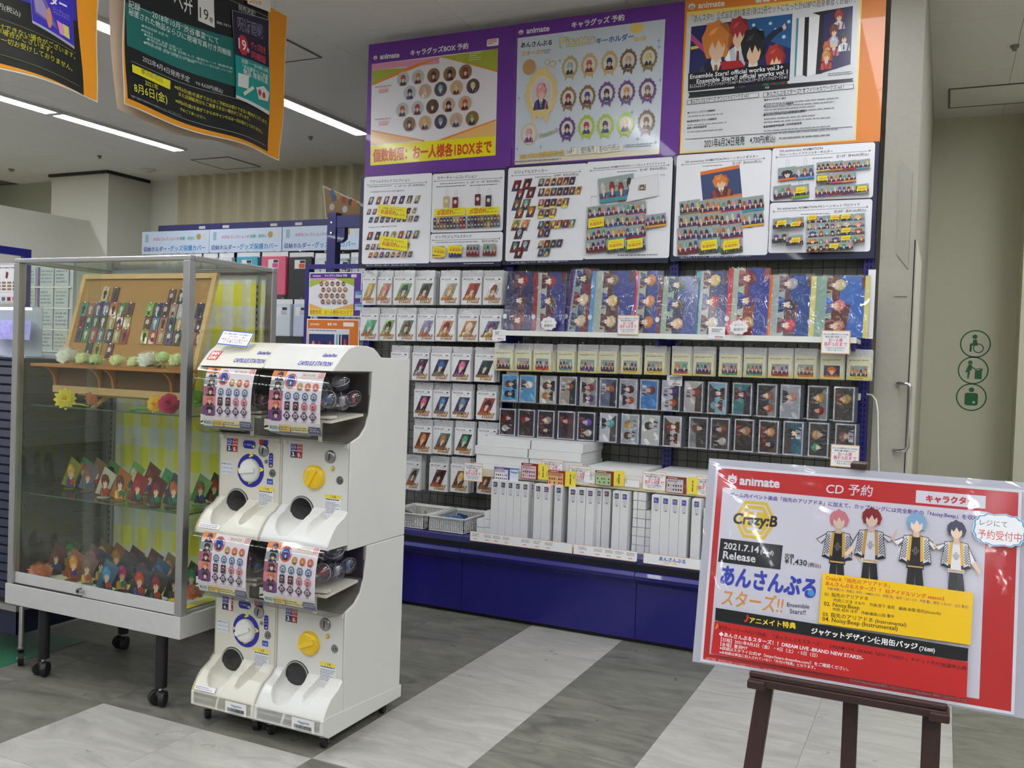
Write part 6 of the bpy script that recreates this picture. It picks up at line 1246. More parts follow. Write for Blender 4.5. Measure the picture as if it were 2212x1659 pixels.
for x, y in ((-3.225, 2.452), (-3.225, 3.30), (-4.42, 2.47)):
    MB().cyl((x-.012, y, .075), (x-.012, y, .24), .010, 12).build('leg', CHROME, wg, smooth=.8)
    caster(wg, x-.012, y, r=.03, top=.078, ang=.9, w_=.02)
for k_, (x, y) in ((1, (-2.9, 3.35)),):
    o = T('dolly', ['low black dolly under the slatted rack', 'low red dolly under the glass showcase'][k_], 'dolly', (x, y, 0)); cc_ = mat('dolly_red', '8e1f2a', .5) if k_ else BLACK
    MB().box(x-.24, x+.30, y-.2, y+.2, .075, .135).build('deck', cc_, o, bevel=.008)
    for dx, dy in ((-.2, -.16), (.25, -.16), (-.2, .16), (.25, .16)): caster(o, x+dx, y+dy, r=.026, top=.076, ang=.4+dx, w_=.02)
# framed price sheet and lit stand on the rack
fs = T('framed_sheet', 'white framed goods sheet standing on the slatted rack', 'sheet', (-3.45, 2.48, 1.213))
MB().box(-3.62, -3.297, 2.478, 2.484, 1.428, 1.588).build('frame', mat('frame_grey', 'c9c9cc', .4), fs); MB().cyl((-3.5, 2.49, 1.213), (-3.5, 2.49, 1.5), .005, 8).build('pole', CHROME, fs); MB().box(-3.54, -3.46, 2.47, 2.51, 1.213, 1.218).build('base', CHROME, fs)
k = Ink((0, 2.478, 0)); k.rect(-3.612, 1.436, -3.303, 1.580, 'ecebf0'); k.greek(-3.6, 1.565, -3.315, 1.575, 1, '8a8a94'); k.rect(-3.61, 1.455, -3.305, 1.4565, 'b8b8c0'); k.rect(-3.61, 1.470, -3.305, 1.4715, 'b8b8c0')
for i in range(9):
    x = -3.59+i*.032
    k.rect(x, 1.438, x+.022, 1.453, ['8a2c34', 'b86a5a', '5a6a80'][i % 3]); 
    for z in (1.480, 1.493, 1.506): k.rect(x, z, x+.024, z+.008, ['9a7a50', '6a5048', '8a6a5a'][i % 3])
for x in (-3.59, -3.53, -3.47, -3.41, -3.36, -3.335): k.poly([(x, 1.53), (x+.012, 1.526), (x+.018, 1.55), (x+.004, 1.556)], random.choice(['c8a878', '7a3038', '5a3040']))
k.build('print', fs)
ls = T('lit_display', 'clear lit display stand with violet card on the slatted rack', 'display', (-3.42, 2.56, 1.213))
MB().box(-3.60, -3.335, 2.59, 2.592, 1.213, 1.42).build('back', mat('frosted', 'c3c8d6', .3), ls); MB().box(-3.60, -3.325, 2.52, 2.535, 1.405, 1.415).build('light_bar', mat('light_bar', 'eef2ff', .4, emit=3), ls)
MB().add([(-3.60, 2.525, 1.285), (-3.325, 2.525, 1.285), (-3.36, 2.56, 1.362), (-3.60, 2.56, 1.362), (-3.60, 2.528, 1.285), (-3.325, 2.528, 1.285), (-3.36, 2.563, 1.362), (-3.60, 2.563, 1.362)], [(0, 1, 2, 3), (7, 6, 5, 4), (0, 4, 5, 1), (1, 5, 6, 2), (2, 6, 7, 3), (3, 7, 4, 0)]).build('card', mat('violet_card', '9a94dc', .4, noise=.2, nscale=60), ls)
MB().box(-3.61, -3.33, 2.515, 2.60, 1.213, 1.22).build('base', mat('frosted', 'c3c8d6', .3), ls)
yb = T('yellow_box', 'small yellow box at the back of the slatted rack', 'box', (-3.38, 3.1, 1.213)); MB().box(-3.46, -3.285, 3.02, 3.16, 1.213, 1.245).build('carton', mat('yellow_card', 'c9ac2a', .5), yb, bevel=.003); MB().box(-3.45, -3.30, 3.03, 3.15, 1.245, 1.248).build('lid', mat('yellow_lid', 'b89a28', .5), yb)
# side gondola with blue header, leaflet wall behind
sg = T('side_gondola', 'blue topped side gondola seen through the showcase', 'gondola', (-6.0, 4.2, 0))
MB().box(-5.53, -5.5, 2.2, 4.178, 1.842, 1.892).build('header', BLUE, sg); MB().box(-5.54, -5.50, 4.13, 4.178, 0, 1.842).build('upright', BLUE, sg); MB().box(-5.54, -5.50, 2.2, 2.24, 0, 1.842).build('upright', BLUE, sg)
MB().box(-6.0, -5.5, 2.2, 4.178, .0, .3).build('base', BLUEB, sg)
for z in (.6, .95, 1.3, 1.6): MB().box(-6.0, -5.52, 2.24, 4.13, z, z+.02).build('shelf', WHITE, sg)
lw_ = T('leaflet_rack', 'white leaflet rack with grey printed sheets between violet strips', 'rack', (-6.6, 5.2, 0))
MB().box(-6.87, -6.36, 5.21, 5.24, 0, 1.95).build('back', mat('rack_white', 'c2c3cb', .5), lw_)
for r_, (z0, z1) in enumerate(((1.745, 1.90), (1.575, 1.73), (1.40, 1.56), (1.225, 1.385))):
    MB().box(-6.86, -6.37, 5.195, 5.21, z0-.014, z0-.004).build('ledge', WHITE, lw_)
    for c_, (x0, x1) in enumerate(((-6.86, -6.79), (-6.735, -6.575), (-6.555, -6.40))):
        q = MB().box(x0, x1, 5.200, 5.202, z0, z1).build('leaflet', mat('leaflet_paper', 'bfc3c6', .6), lw_)
        k = Ink((0, 5.2, 0)); k.greek(x0+.01, z0+.02, x1-.01, z1-.02, 4, random.choice(['8a9098', '9a9a80', '8a9aa0']), .5); k.build('print', q)
    MB().box(-6.77, -6.745, 5.203, 5.208, z0, z1).build('strip', mat('violet_strip', '6a4a88', .5), lw_)

# ================================================================== FAR GONDOLA UNDER THE CURTAIN
fg = T('far_gondola', 'navy topped far gondola with hanging file covers under the curtain', 'gondola', (-5.9, 6.9, 0))
MB().box(-7.20, -3.6, 6.88, 6.93, 2.440, 2.500).build('header', mat('navy_header', '1f2262', .4), fg)
for x in (-7.19, -6.29, -5.39, -4.49, -3.63): MB().box(x-.02, x+.02, 6.93, 6.97, 0, 2.49).build('upright', BLUE, fg)
MB().box(-7.2, -3.6, 6.98, 7.0, .3, 2.44).build('back_board', mat('far_back', '8d8e8c', .7), fg); MB().box(-7.2, -3.6, 6.5, 6.98, 0, .3).build('base', BLUEB, fg); MB().box(-7.2, -3.6, 6.85, 6.98, 1.50, 1.52).build('shelf', WHITE, fg)
for i, (x0, x1) in enumerate(((-7.386, -6.50), (-6.495, -5.62), (-5.612, -4.752))):
    t = T('header_sign', 'pale sign with pink and blue lettering, %s on the far gondola' % ['leftmost', 'middle one', 'rightmost'][i], 'sign', ((x0+x1)/2, 6.85, 2.22), 'lettered signs on the far gondola')
    MB().box(x0, x1, 6.85, 6.853, 2.212, 2.437).build('board', mat('sign_pale', 'c5d3e4', .5), t); k = Ink((x0, 6.85, 2.212)); W = x1-x0
    k.text('大切なコレクションの', W*.17, .135, W*.56, None, 'c0508a', bold=.015); k.text('保護・保存に', W*.57, .135, W*.80, None, '3a9a80', bold=.015)
    k.text('収納ホルダー・', W*.03, .03, W*.42, None, '2f4a9a', bold=.02, halo=('eef2f8', .01)); k.text('グッズ保護カバー', W*.43, .03, W*.95, None, '3a8ac0', bold=.02)
    k.ell(W*.85, .16, .03, .03, 'b09060', 12); k.ell(W*.91, .165, .03, .03, 'd0d0c8', 12); k.rect(W*.05, .12, W*.10, .20, '9ab0c0'); k.build('print', t)
for i, x in enumerate((-6.62, -6.32, -5.74, -5.45, -5.0)):
    o = MB().box(x-.04, x+.04, 6.876, 6.879, 2.452, 2.478).build('header_clip', mat('clip_pale', 'c8c8c8', .5), fg)
def holder(x0, x1, z0, z1, col, label, lab2, Y=6.78):
    t = T('file_cover', label, 'file cover', ((x0+x1)/2, Y, z0), 'hanging file covers on the far gondola')
    MB().box(x0+.006, x1-.006, Y, Y+.05, z0, z1-.04).build('cover', mat('cover_'+col, col, .4), t, bevel=.008); MB().box(x0, x1, Y+.02, Y+.024, z1-.05, z1).build('bag_header', mat('bag_header', 'd9dadb', .4), t)
    k = Ink(((x0+x1)/2, Y, z1-.10)); k.rect(-.06, -.05, .06, .03, 'd8d8d6'); k.rect(.0, .0, .055, .025, '33343a'); k.rect(-.01, -.045, .055, -.005, lab2); k.build('label', t)
    MB().tube([((x0+x1)/2, 6.96, z1+.03), ((x0+x1)/2, Y+.04, z1+.0), ((x0+x1)/2, Y-.005, z1+.012)], .004, 5).build('hook', CHROME, fg)
HN_ = [(-6.10, -5.83, 2.0, 2.20, '3fa0b4', 'cyan file cover, leftmost of the coloured covers', '3a3a40'), (-5.80, -5.50, 1.80, 2.20, 'd05a78', 'pink file cover between cyan and black covers', 'd04a90'), (-5.48, -5.21, 1.72, 2.19, '26272c', 'black file cover with orange label', 'd0582c'), (-5.19, -4.95, 1.9, 2.18, 'c6cdd2', 'pale file cover with blue label', '3a8ac8'), (-4.80, -4.55, 1.9, 2.18, 'b8bcc4', 'pale file cover with violet label, right of the blue upright', '5a5aa0'), (-4.93, -4.82, 1.9, 2.17, '9aa4ac', 'narrow grey file cover behind the blue upright', '33343a')]
for i in range(5): HN_.append((-7.12+i*.2, -6.94+i*.2, 2.02, 2.20, 'cdd0cf', 'white file cover, %s from the left end of the far gondola' % ORD[i], 'b8bcc0'))
for h_ in HN_: holder(*h_)
for i, (x0, x1, c) in enumerate(((-5.60, -5.40, 'c4ccd2'), (-5.38, -5.20, 'b4bcd0'), (-5.19, -5.10, 'a8b4b8'), (-5.85, -5.62, 'c8ccd0'))): holder(x0, x1, 1.42, 1.76, c, 'pale lower file cover, %s in the lower row of the far gondola' % ORD[i], 'a8b0c8', 6.74)
# blue end frame with brown board
ef = T('blue_end_frame', 'blue painted end frame of the gondola behind the posters', 'frame', (-3.65, 5.1, 0))
MB().box(-3.795, -3.725, 5.09, 5.15, 0, 2.222).build('upright', BLUE, ef); MB().box(-3.725, -2.6, 5.095, 5.145, 2.12, 2.20).build('beam', BLUE, ef); MB().box(-2.66, -2.6, 5.09, 5.15, 0, 2.12).build('upright', BLUE, ef)
MB().prism([(-3.725, 2.12), (-3.66, 2.12), (-3.66, 2.05), (-3.68, 2.03), (-3.725, 2.02)], 'y', 5.10, 5.14).build('gusset', BLUE, ef)
for z in (2.155, 2.085): MB().cyl((-3.757, 5.082, z), (-3.757, 5.09, z), .008, 10).build('bolt', CHROME, ef)
bb = T('brown_board', 'tilted brown illustrated board with cream edge above the blue end frame', 'board', (-3.72, 5.16, 2.2))
q = [onY(697, 400, 5.16), onY(812, 452, 5.16), onY(812, 500, 5.16), onY(703, 472, 5.16)]
MB().add([(p.x, 5.16+d, p.z) for d in (0, .004) for p in (q[3], q[2], q[1], q[0])], [(0, 1, 2, 3), (7, 6, 5, 4), (0, 4, 5, 1), (1, 5, 6, 2), (2, 6, 7, 3), (3, 7, 4, 0)]).build('panel', mat('cream_edge', 'cfc6ae', .6), bb)
k = Ink((0, 5.16, 0)); k.Q([(700, 405), (812, 456), (812, 500), (705, 470)], '94713f')
for x, y, c in ((717, 417, '4a6a9a'), (729, 424, 'b0903a'), (743, 432, 'a83a2a'), (757, 437, '6a3a30'), (765, 440, 'b8702a'), (717, 447, 'b8b8b8'), (745, 452, 'c8c4bc'), (722, 428, '3a5a8a')): u, v = k.P(x, y); k.ell(u, v, .022, .024, c, 10)
k.build('print', bb)
# blue wire frame with two A4 posters
mf = T('wire_frame_panel', 'blue edged wire mesh panel left of the white pouches', 'mesh panel', (-3.27, 4.47, 0))
FX0, FX1, FZ1 = -3.467, -3.062, 1.80
MB().box(FX0, FX0+.028, 4.45, 4.475, 0, FZ1).build('frame_bar', BLUE, mf); MB().box(FX0+.028, FX1, 4.45, 4.475, FZ1-.026, FZ1).build('frame_bar', BLUE, mf); MB().box(FX0+.028, FX1, 4.45, 4.475, .1, .126).build('frame_bar', BLUE, mf)
for i in range(8): x = FX0+.05+i*.045; MB().cyl((x, 4.468, .126), (x, 4.468, FZ1-.026), .002, 5).build('grid_wire', WIRE, mf)
for i in range(33): z = .15+i*.05; MB().cyl((FX0+.028, 4.464, z), (FX1, 4.464, z), .002, 5).build('grid_wire', WIRE, mf)
def mini_poster(x0, x1, z0, z1, col, label, kind):
    t = T('small_poster', label, 'poster', ((x0+x1)/2, 4.445, z0), 'sheets hung on the wire mesh panel')
    MB().box(x0, x1, 4.445, 4.4465, z0, z1).build('sheet', PAPER, t); k = Ink((x0, 4.445, z0)); W, H = x1-x0, z1-z0
    k.rect(.006, .006, W-.006, H-.006, col)
    if kind == 0:
        k.rect(.006, .02, W*.86, H*.86, 'eceaf0'); k.rect(.006, .008, W*.86, H*.17, 'f2e82a'); k.poly([(.006, H*.86), (.006, H*.66), (W*.4, H*.84), (W*.4, H*.86)], 'a9c43a'); k.poly([(W*.5, H*.86), (W*.86, H*.86), (W*.86, H*.68)], 'a9c43a'); k.poly([(.006, H*.3), (.006, H*.17), (W*.3, H*.17)], 'e8b060'); k.poly([(W*.86, H*.3), (W*.86, H*.17), (W*.5, H*.17)], 'e8b060')
        k.rect(.006, H*.82, W*.5, H*.87, 'e59ab8'); k.text('キャラグッズBOX 予約', W*.3, H*.90, W*.72, None, 'f4f2fa', bold=.02); k.text('animate', W*.07, H*.90, W*.22, None, 'f4f2fa'); k.rect(W*.8, H*.88, W*.9, H*.95, 'ecd0e0'); k.text('個数制限：お一人様各1BOXまで', W*.03, H*.06, W*.84, None, 'c83a4a', h=.022, bold=.01)
        for r_ in range(4):
            for c_ in range(5): u, v = W*(.24+.105*c_+(.04 if r_ % 2 else 0)), H*(.74-.135*r_); k.ell(u, v, W*.042, W*.042, 'b08a70', 12); k.bust(u, v, W*.055, W*.07, '', HB[r_*5+c_], '5a4a50', full=False)
    else:
        k.rect(.012, .0, W*.82, H*.78, 'dfe1e8'); k.text('書籍 予約', W*.4, H*.86, W*.58, None, 'fdf2e4', bold=.02); k.text('animate', W*.07, H*.86, W*.24, None, 'fdf2e4'); k.rect(W*.7, H*.84, W*.9, H*.93, 'f8f0ea'); k.greek(W*.05, H*.72, W*.8, H*.76, 1, '6a6a74')
        k.rect(W*.05, H*.1, W*.54, H*.66, '26346e'); k.rect(W*.05, H*.0, W*.54, H*.12, '17171f')
        for x, hr in ((.14, 'd8823a'), (.26, 'a83238'), (.36, '2a2a30'), (.47, 'b03a30')): k.bust(W*x, H*.34, W*.12, H*.4, '', hr, 'c8ccd8', full=False)
        k.rect(W*.58, H*.05, W*.60, H*.66, '4f8fa8'); k.rect(W*.63, H*.05, W*.66, H*.66, '1c1c28'); k.rect(W*.68, H*.02, W*.81, H*.66, '30265c'); k.bust(W*.745, H*.4, W*.1, H*.4, '', 'a83a30', 'b8bcc8', full=False)
    k.build('print', t); return t
mini_poster(-3.432, -3.058, 1.492, 1.752, '5a2f96', 'small purple badge poster on the wire mesh panel', 0)
mini_poster(-3.44, -3.066, 1.215, 1.478, 'e07a28', 'small orange book poster below the small purple poster', 1)
for z in (1.60, 1.53):
    o = MB().box(-3.10, -3.045, 4.442, 4.4435, z, z+.045).build('info_slip', mat('slip_blue', 'b4cce8', .5)); props(o, 'light blue information slip, %s of two on the purple poster edge' % ('upper' if z > 1.57 else 'lower'), 'slip', None)
    k = Ink((-3.10, 4.442, z)); k.rect(0, .036, .055, .045, '3a6ab0'); k.text('予約情報', .004, .022, .05, None, '2f6ab0'); k.rect(.014, .002, .042, .018, 'd0dcec'); k.build('print', o)

# ================================================================== HANGING POSTERS
def hang_poster(y0, y1, z0, z1, X, label, crop):
    ph = y0
    def bd(u, v, p):
        e = (z1-v)/(z1-z0); return Vector((X+(p.x-X)+e*(.018*math.sin((u-y0)*8+ph)+.010*math.sin(v*11+u*3))-.0, p.y, p.z+.008*math.sin((u-y0)*9+1)*e))
    t = T('hanging_poster', label, 'poster', (X, (y0+y1)/2, z0))
    nu, nv = 50, 36; vv = []; fs_ = []
    for s_ in (0, .0012):
        for j in range(nv+1):
            for i in range(nu+1):
                u, v = y0+(y1-y0)*i/nu, z0+(z1-z0)*j/nv; q = bd(u, v, Vector((X-s_, u, v))); vv.append(q)
    n = (nu+1)*(nv+1)
    for j in range(nv):
        for i in range(nu): a = j*(nu+1)+i; fs_ += [(a, a+1, a+nu+2, a+nu+1), (n+a+nu+1, n+a+nu+2, n+a+1, n+a)]
    for i in range(nu): fs_ += [(i+1, i, n+i, n+i+1), (nv*(nu+1)+i, nv*(nu+1)+i+1, n+nv*(nu+1)+i+1, n+nv*(nu+1)+i)]
    for j in range(nv): a = j*(nu+1); fs_ += [(a, a+nu+1, n+a+nu+1, n+a), (a+nu+nu+1, a+nu, n+a+nu, n+a+nu+nu+1)]
    MB().add(vv, fs_).build('sheet', mat('poster_edge', 'e3d9c8', .5), t, smooth=.9)
    for y in (y0+.1, y1-.1): MB().cyl((X, y, z1-.01), (X, y, ZC), .0012, 5).build('hanging_wire', CHROME, t)
    k = Ink((X, 0, 0), U=(0, 1, 0), V=(0, 0, 1), N=(1, 0, 0), crop=crop, start=.001, step=2e-4); k.bend = bd; m_ = .006
    k.rect(y0+m_, z0+m_, y1-m_, z1-m_, 'ee9d24')
    return t, k
C1 = (2.765, 0, 0)
def sub(k, pts, col, n=14):
    n = max(n*3//2, 12)
    """a four-cornered area read off the photo, cut fine enough to follow the sheet's waves"""
    P_ = [Vector(k.P(*p)) for p in pts]; vs_ = []
    for j in range(n+1):
        for i in range(n+1): a = P_[3].lerp(P_[2], i/n); b = P_[0].lerp(P_[1], i/n); q = a.lerp(b, j/n); vs_.append((q.x, q.y))
    k.poly(vs_, col, [(j*(n+1)+i, j*(n+1)+i+1, (j+1)*(n+1)+i+1, (j+1)*(n+1)+i) for j in range(n) for i in range(n)])
t, k = hang_poster(2.749, 3.774, 2.257, 2.985, -3.1, 'orange bordered hanging poster with black and teal print, nearer the purple posters', C1)
sub(k, [(742, -200), (1600, 42), (1618, 905), (748, 598)], '1c2023', 30); sub(k, [(745, 18), (1386, 232), (1392, 522), (762, 278)], '1f6e68', 24)
k.X('記録──2018年10月“渋谷事変”にて', 764, 42, 1295, 262, 'eef2f0', bold=.0); k.X('秘匿された物品ならびに現場写真付き同梱版', 766, 88, 1366, 338, 'eef2f0', bold=.0)
sub(k, [(1180, -40), (1275, -8), (1275, 165), (1180, 120)], 'ececea', 4); k.X('19', 1190, 102, 1240, 124, '22262a', bold=.0); k.X('巻', 1244, 128, 1268, 136, '22262a'); k.X('【著者】芥見下々', 1288, 138, 1372, 168, 'd8dcdc'); k.X('べ弁', 1040, 40, 1150, 78, 'eeeeee', h=.075)
k.X('発売決定!', 1420, 58, 1522, 96, 'd0d4d4')
for (x0, y0, x1, y1) in ((846, 162, 1010, 222), (846, 188, 920, 216), (862, 214, 1090, 300), (880, 240, 1372, 420), (862, 262, 1160, 372)): k.X('◆物品目録 全巻 封筒入り 復刻カード 現場写真'[:int((x1-x0)/24)+4], x0, y0, x1, y1, 'bfe0d8', h=.009)
k.X('◆伏黒・釘崎・虎杖の目撃証言と現場の記録写真セット等を収録したミニ冊子', 880, 262, 1372, 442, 'a8d0c8', h=.009)

k.X('2022年4月4日発売予定', 860, 368, 1140, 482, 'd0d2d4', bold=.01); k.X('予価', 1172, 492, 1196, 502, 'c0c2c4'); k.X('4,620円(税込)', 1202, 506, 1318, 556, 'd0d2d4')
sub(k, [(788, 392), (1034, 478), (1032, 530), (788, 440)], 'ebe22e', 6); k.X('書店締切日', 848, 440, 986, 494, '8a8a2a', bold=.02)
k.X('2021年', 872, 512, 958, 540, 'dcd84a', bold=.0); k.X('8月6日(金)', 793, 556, 1013, 612, 'e2de50', bold=.01)
for s_, x0, y0, x1, y1 in (('※8月6日(金)を過ぎてからのご予約はお受けできない場合がございます。', 1056, 520, 1600, 746), ('また店頭販売分もご用意できない場合がございます。', 1080, 562, 1484, 728), ('※8月6日(金)を過ぎてからのキャンセルは一切お受けしておりません。', 1060, 602, 1574, 802), ('予めご了承ください。', 1084, 650, 1226, 706)): k.X(s_, x0, y0, x1, y1, 'd6d24a', bold=.01)
for x0, y0, x1, y1 in ((780, 372, 1600, 668), (762, 578, 1600, 872), (1320, -20, 1600, 104)): sub(k, [(x0, y0), (x1, y1), (x1, y1+3), (x0, y0+3)], '9aa0a0', 30)
sub(k, [(1376, 62), (1603, 120), (1606, 690), (1392, 590)], 'dcdce0', 8); sub(k, [(1378, 64), (1600, 122), (1603, 408), (1384, 330)], '2c2640', 8); sub(k, [(1384, 330), (1603, 408), (1605, 668), (1390, 572)], '1f9a96', 8)
u, v = k.P(1438, 275); k.ell(u, v, .036, .048, 'd03040', 20); k.X('19', 1408, 292, 1456, 312, 'f4f4f4'); k.X('巻', 1458, 314, 1476, 320, 'f4f4f4'); k.X('グッズ付き', 1486, 292, 1580, 326, 'e8586a', bold=.03, h=.03, halo=('f2e0e4', .01)); k.X('同梱版', 1486, 348, 1580, 384, 'e04858', bold=.03, halo=('f2e0e4', .01)); k.X('呪術廻戦', 1408, 176, 1566, 232, '8a86a0', h=.055, bold=.02)
k.X('記録──2018年10月', 1422, 378, 1590, 440, 'eef4f2'); k.X('“渋谷事変”にて秘匿', 1424, 412, 1590, 476, 'eef4f2'); k.X('物品 現場写真', 1430, 448, 1588, 508, 'eef4f2')
for pts, c in (([(1398, 440), (1466, 462), (1462, 540), (1398, 520)], 'e4e8e6'), ([(1510, 530), (1560, 520), (1598, 560), (1590, 610), (1530, 600)], 'e0d4d0'), ([(1430, 560), (1490, 520), (1500, 540), (1440, 580)], 'd8e4c8')): k.Q(pts, c)
for x, y in ((1535, 560), (1562, 575)): u, v = k.P(x, y); k.ell(u, v, .012, .016, 'a04a50', 8)
sub(k, [(1466, -30), (1606, 10), (1606, 76), (1466, 24)], 'f2efec', 5); k.X('コミック', 1478, 14, 1550, 34, 'e88a2c', bold=.03)
k.X('※価格・発売日・仕様等は変更となる場合がございます。予めご了承ください。', 762, 596, 1090, 690, '8a9090', h=.008)
k.build('print', t)
# its curled backing sheet
def bk(u, v): e = 1-v; return (-3.165-.02*math.sin(PI*v)*(1-u), 2.742+u*.9+.045*e*e*(1-u), 2.262+v*.72-.028*math.sin(PI*min(1, u*1.5))*e*e)
MB().grid(bk, 20, 16).build('backing_sheet', mat('poster_back', 'd8c4b0', .6), t, smooth=2)
C0 = (6.382, 0, 0)
t, k = hang_poster(1.606, 2.631, 2.245, 2.985, -3.1, 'orange bordered hanging poster with violet book cover, cut off by the left photo edge', C0)
sub(k, [(-3800, -1600), (1052, -20), (1122, 1312), (-3800, -560)], '20221f', 40); sub(k, [(-3800, -1600), (1052, -100), (1050, 300), (-1400, -560)], '3a34a8', 30); sub(k, [(-1400, -560), (396, 160), (396, 170), (-1400, -300)], '20221f', 6)
sub(k, [(-200, -100), (396, 160), (396, 345), (-200, 130)], '24251f', 6)
sub(k, [(396, -260), (1000, -120), (992, 690), (398, 345)], 'a8a6b8', 8); sub(k, [(400, -260), (1000, -120), (990, 650), (402, 310)], '3c32b0', 8)
sub(k, [(430, -60), (600, 0), (760, 440), (440, 200)], '6a5a98', 6); sub(k, [(440, -10), (560, 30), (700, 380), (460, 180)], '9a8ab4', 5); u, v = k.P(640, 270); k.ell(u, v, .012, .04, 'c88a6a', 10); k.Q([(745, 300), (830, 350), (850, 520), (780, 490)], 'd890c0'); k.Q([(830, 345), (920, 390), (925, 560), (850, 520)], 'd4cc6a')
k.X('ダー', 650, 55, 905, 160, 'f0eef8', bold=.03); k.X('シークレット', 700, 150, 940, 260, 'a8a0e0'); k.X('ゲストイラスト', 700, 200, 940, 300, 'a8a0e0')
k.X('4,950円(税込)', -260, 10, 235, 250, 'b8bab4')
for s_, x0, y0, x1, y1 in (('※8月を過ぎてからのご予約はお受けできない場合がございます。', -1500, -210, 990, 830), ('また店頭販売分もご用意できない場合がございます。', -1380, -120, 650, 770), ('※期日を過ぎてからのキャンセルは一切お受けしておりません。', -1500, -60, 935, 1000)): k.X(s_, x0, y0, x1, y1, 'b4b02e', bold=.015)
for x0, y0, x1, y1 in ((-800, -90, 1000, 740), (-800, 430, 1045, 1200)): sub(k, [(x0, y0), (x1, y1), (x1, y1+5), (x0, y0+5)], '8a8c5a', 30)
k.build('print', t)

# ================================================================== EASEL WITH THE RED POSTER
EW, EH = .515, .3634
EO = Vector((-.390, 1.732, .718)); EV = Vector((0, .183, .983)).normalized(); EN = Vector((0, -EV.z, EV.y)); EU = Vector((1, 0, 0))
WOOD = mat('dark_brown_wood', '3a2420', .4, noise=.15, nscale=30, aniso=(6, 6, 1))
es = T('easel', 'dark brown wooden easel holding the laminated red poster', 'easel', (-.12, 1.9, 0))
def bar(p0, p1, wx, wy, name):
    p0 = Vector(p0); p1 = Vector(p1); d = (p1-p0).normalized(); a = Vector((1, 0, 0)); a = (a-d*a.dot(d)).normalized(); b = d.cross(a)
    v = [p+a*sx*wx/2+b*sy*wy/2 for p in (p0, p1) for sx, sy in ((-1, -1), (1, -1), (1, 1), (-1, 1))]
    return MB().add(v, [(3, 2, 1, 0), (4, 5, 6, 7), (0, 1, 5, 4), (1, 2, 6, 5), (2, 3, 7, 6), (3, 0, 4, 7)]).build(name, WOOD, es, bevel=.003)
bar((-.335, 1.62, 0), (-.262, 1.80, .86), .030, .022, 'leg'); bar((.010, 1.62, 0), (.006, 1.80, .86), .030, .022, 'leg')
bar((-.117, 1.67, .0), (-.134, 1.842, 1.085), .026, .020, 'mast'); bar((-.135, 1.86, 1.02), (-.165, 2.35, 0), .022, .018, 'rear_leg')
MB().box(-.285, .02, 1.79, 1.81, .82, .845).build('cross_bar', WOOD, es, bevel=.003)
MB().box(-.298, .030, 1.700, 1.752, .694, .7095).build('ledge', WOOD, es, bevel=.003); MB().box(-.298, .030, 1.700, 1.712, .7095, .720).build('ledge_lip', WOOD, es, bevel=.003)
for x in (-.298, .004): MB().box(x-.002, x+.030, 1.694, 1.745, .690, .706).build('end_cap', WOOD, es, bevel=.003)
MB().box(-.148, -.120, 1.795, 1.835, 1.094, 1.106).build('top_clamp', WOOD, es, bevel=.003)
sp = T('laminated_poster', 'laminated red poster for a CD standing on the dark easel', 'poster', tuple(EO))
LAM = clear('laminate', 'f6f6fa', .03, .75, .05, bump=.0015, bscale=7)
def slab2(u0, u1, v0, v1, d0, d1): return [EO+EU*u+EV*v+EN*d for d in (d0, d1) for u, v in ((u0, v0), (u1, v0), (u1, v1), (u0, v1))]
BF = [(3, 2, 1, 0), (4, 5, 6, 7), (0, 1, 5, 4), (1, 2, 6, 5), (2, 3, 7, 6), (3, 0, 4, 7)]
MB().add(slab2(-.005, EW+.005, -.005, EH+.005, -.0005, .0005), BF).build('paper', PAPER, sp)
def lamf(u, v): a = -.020+u*(EW+.040); b = -.008+v*(EH+.026); return EO+EU*a+EV*b+EN*(.0035+.0016*math.sin(a*14+1)*math.sin(b*9+.5)+.0008*math.sin(a*31+b*20))
MB().grid(lamf, 40, 30).build('laminate_film', LAM, sp, smooth=3)
MB().add(slab2(-.020, EW+.020, -.008, EH+.018, -.0016, -.0010), BF).build('back_film', mat('back_film', 'c6c7cf', .25, spec=.6), sp)
k = Ink(EO, U=EU, V=EV, N=EN, crop=(2.443, 1480, 980)); RED = 'd22a2c'
k.rect(0, 0, EW, EH, RED)
a_ = k.P(217, 182); b_ = k.P(1518, 1316); k.rect(k.P(128, 1056)[0], k.P(128, 1056)[1], k.P(1590, 325)[0], a_[1], 'e9e7ee')
def S(*p): return k.P(*p)
k.x = lambda u, v: (u, v)
def logo2(x, y, s_):
    u, v = S(x, y); c = 'f2eef2'
    k.ell(u, v, .5*s_, .36*s_, c, 14); k.poly([(u-.55*s_, v+.1*s_), (u-.42*s_, v+.62*s_), (u-.16*s_, v+.5*s_), (u, v+.85*s_), (u+.16*s_, v+.5*s_), (u+.42*s_, v+.62*s_), (u+.55*s_, v+.1*s_)], c); k.ring(u, v-.02*s_, .3*s_, .1*s_, RED, 14, ry=.18*s_)
logo2(249, 142, .017); k.X('animate', 288, 162, 496, 180, 'f2eef2', bold=.035, res=3); u, v = S(360, 128); k.ell(u, v, .0022, .0022, RED, 8)
k.X('CD 予約', 742, 206, 986, 222, 'f4f0f4', bold=.012, res=3, sk=.1); u0, v0 = S(1218, 250); u1, v1 = S(1586, 232); k.rect(S(1218, 220)[0], S(1400, 275)[1], S(1586, 250)[0], S(1400, 208)[1], 'f0eef4'); k.X('キャラクター', 1272, 252, 1528, 266, RED, bold=.045, res=3)
k.X('ゲーム内イベント楽曲「指先のアリアドネ」に加えて、カップリングには完全新曲の「Noisy:Beep」を収録♪', 236, 224, 1562, 352, '6a48a8', bold=.018, res=2)
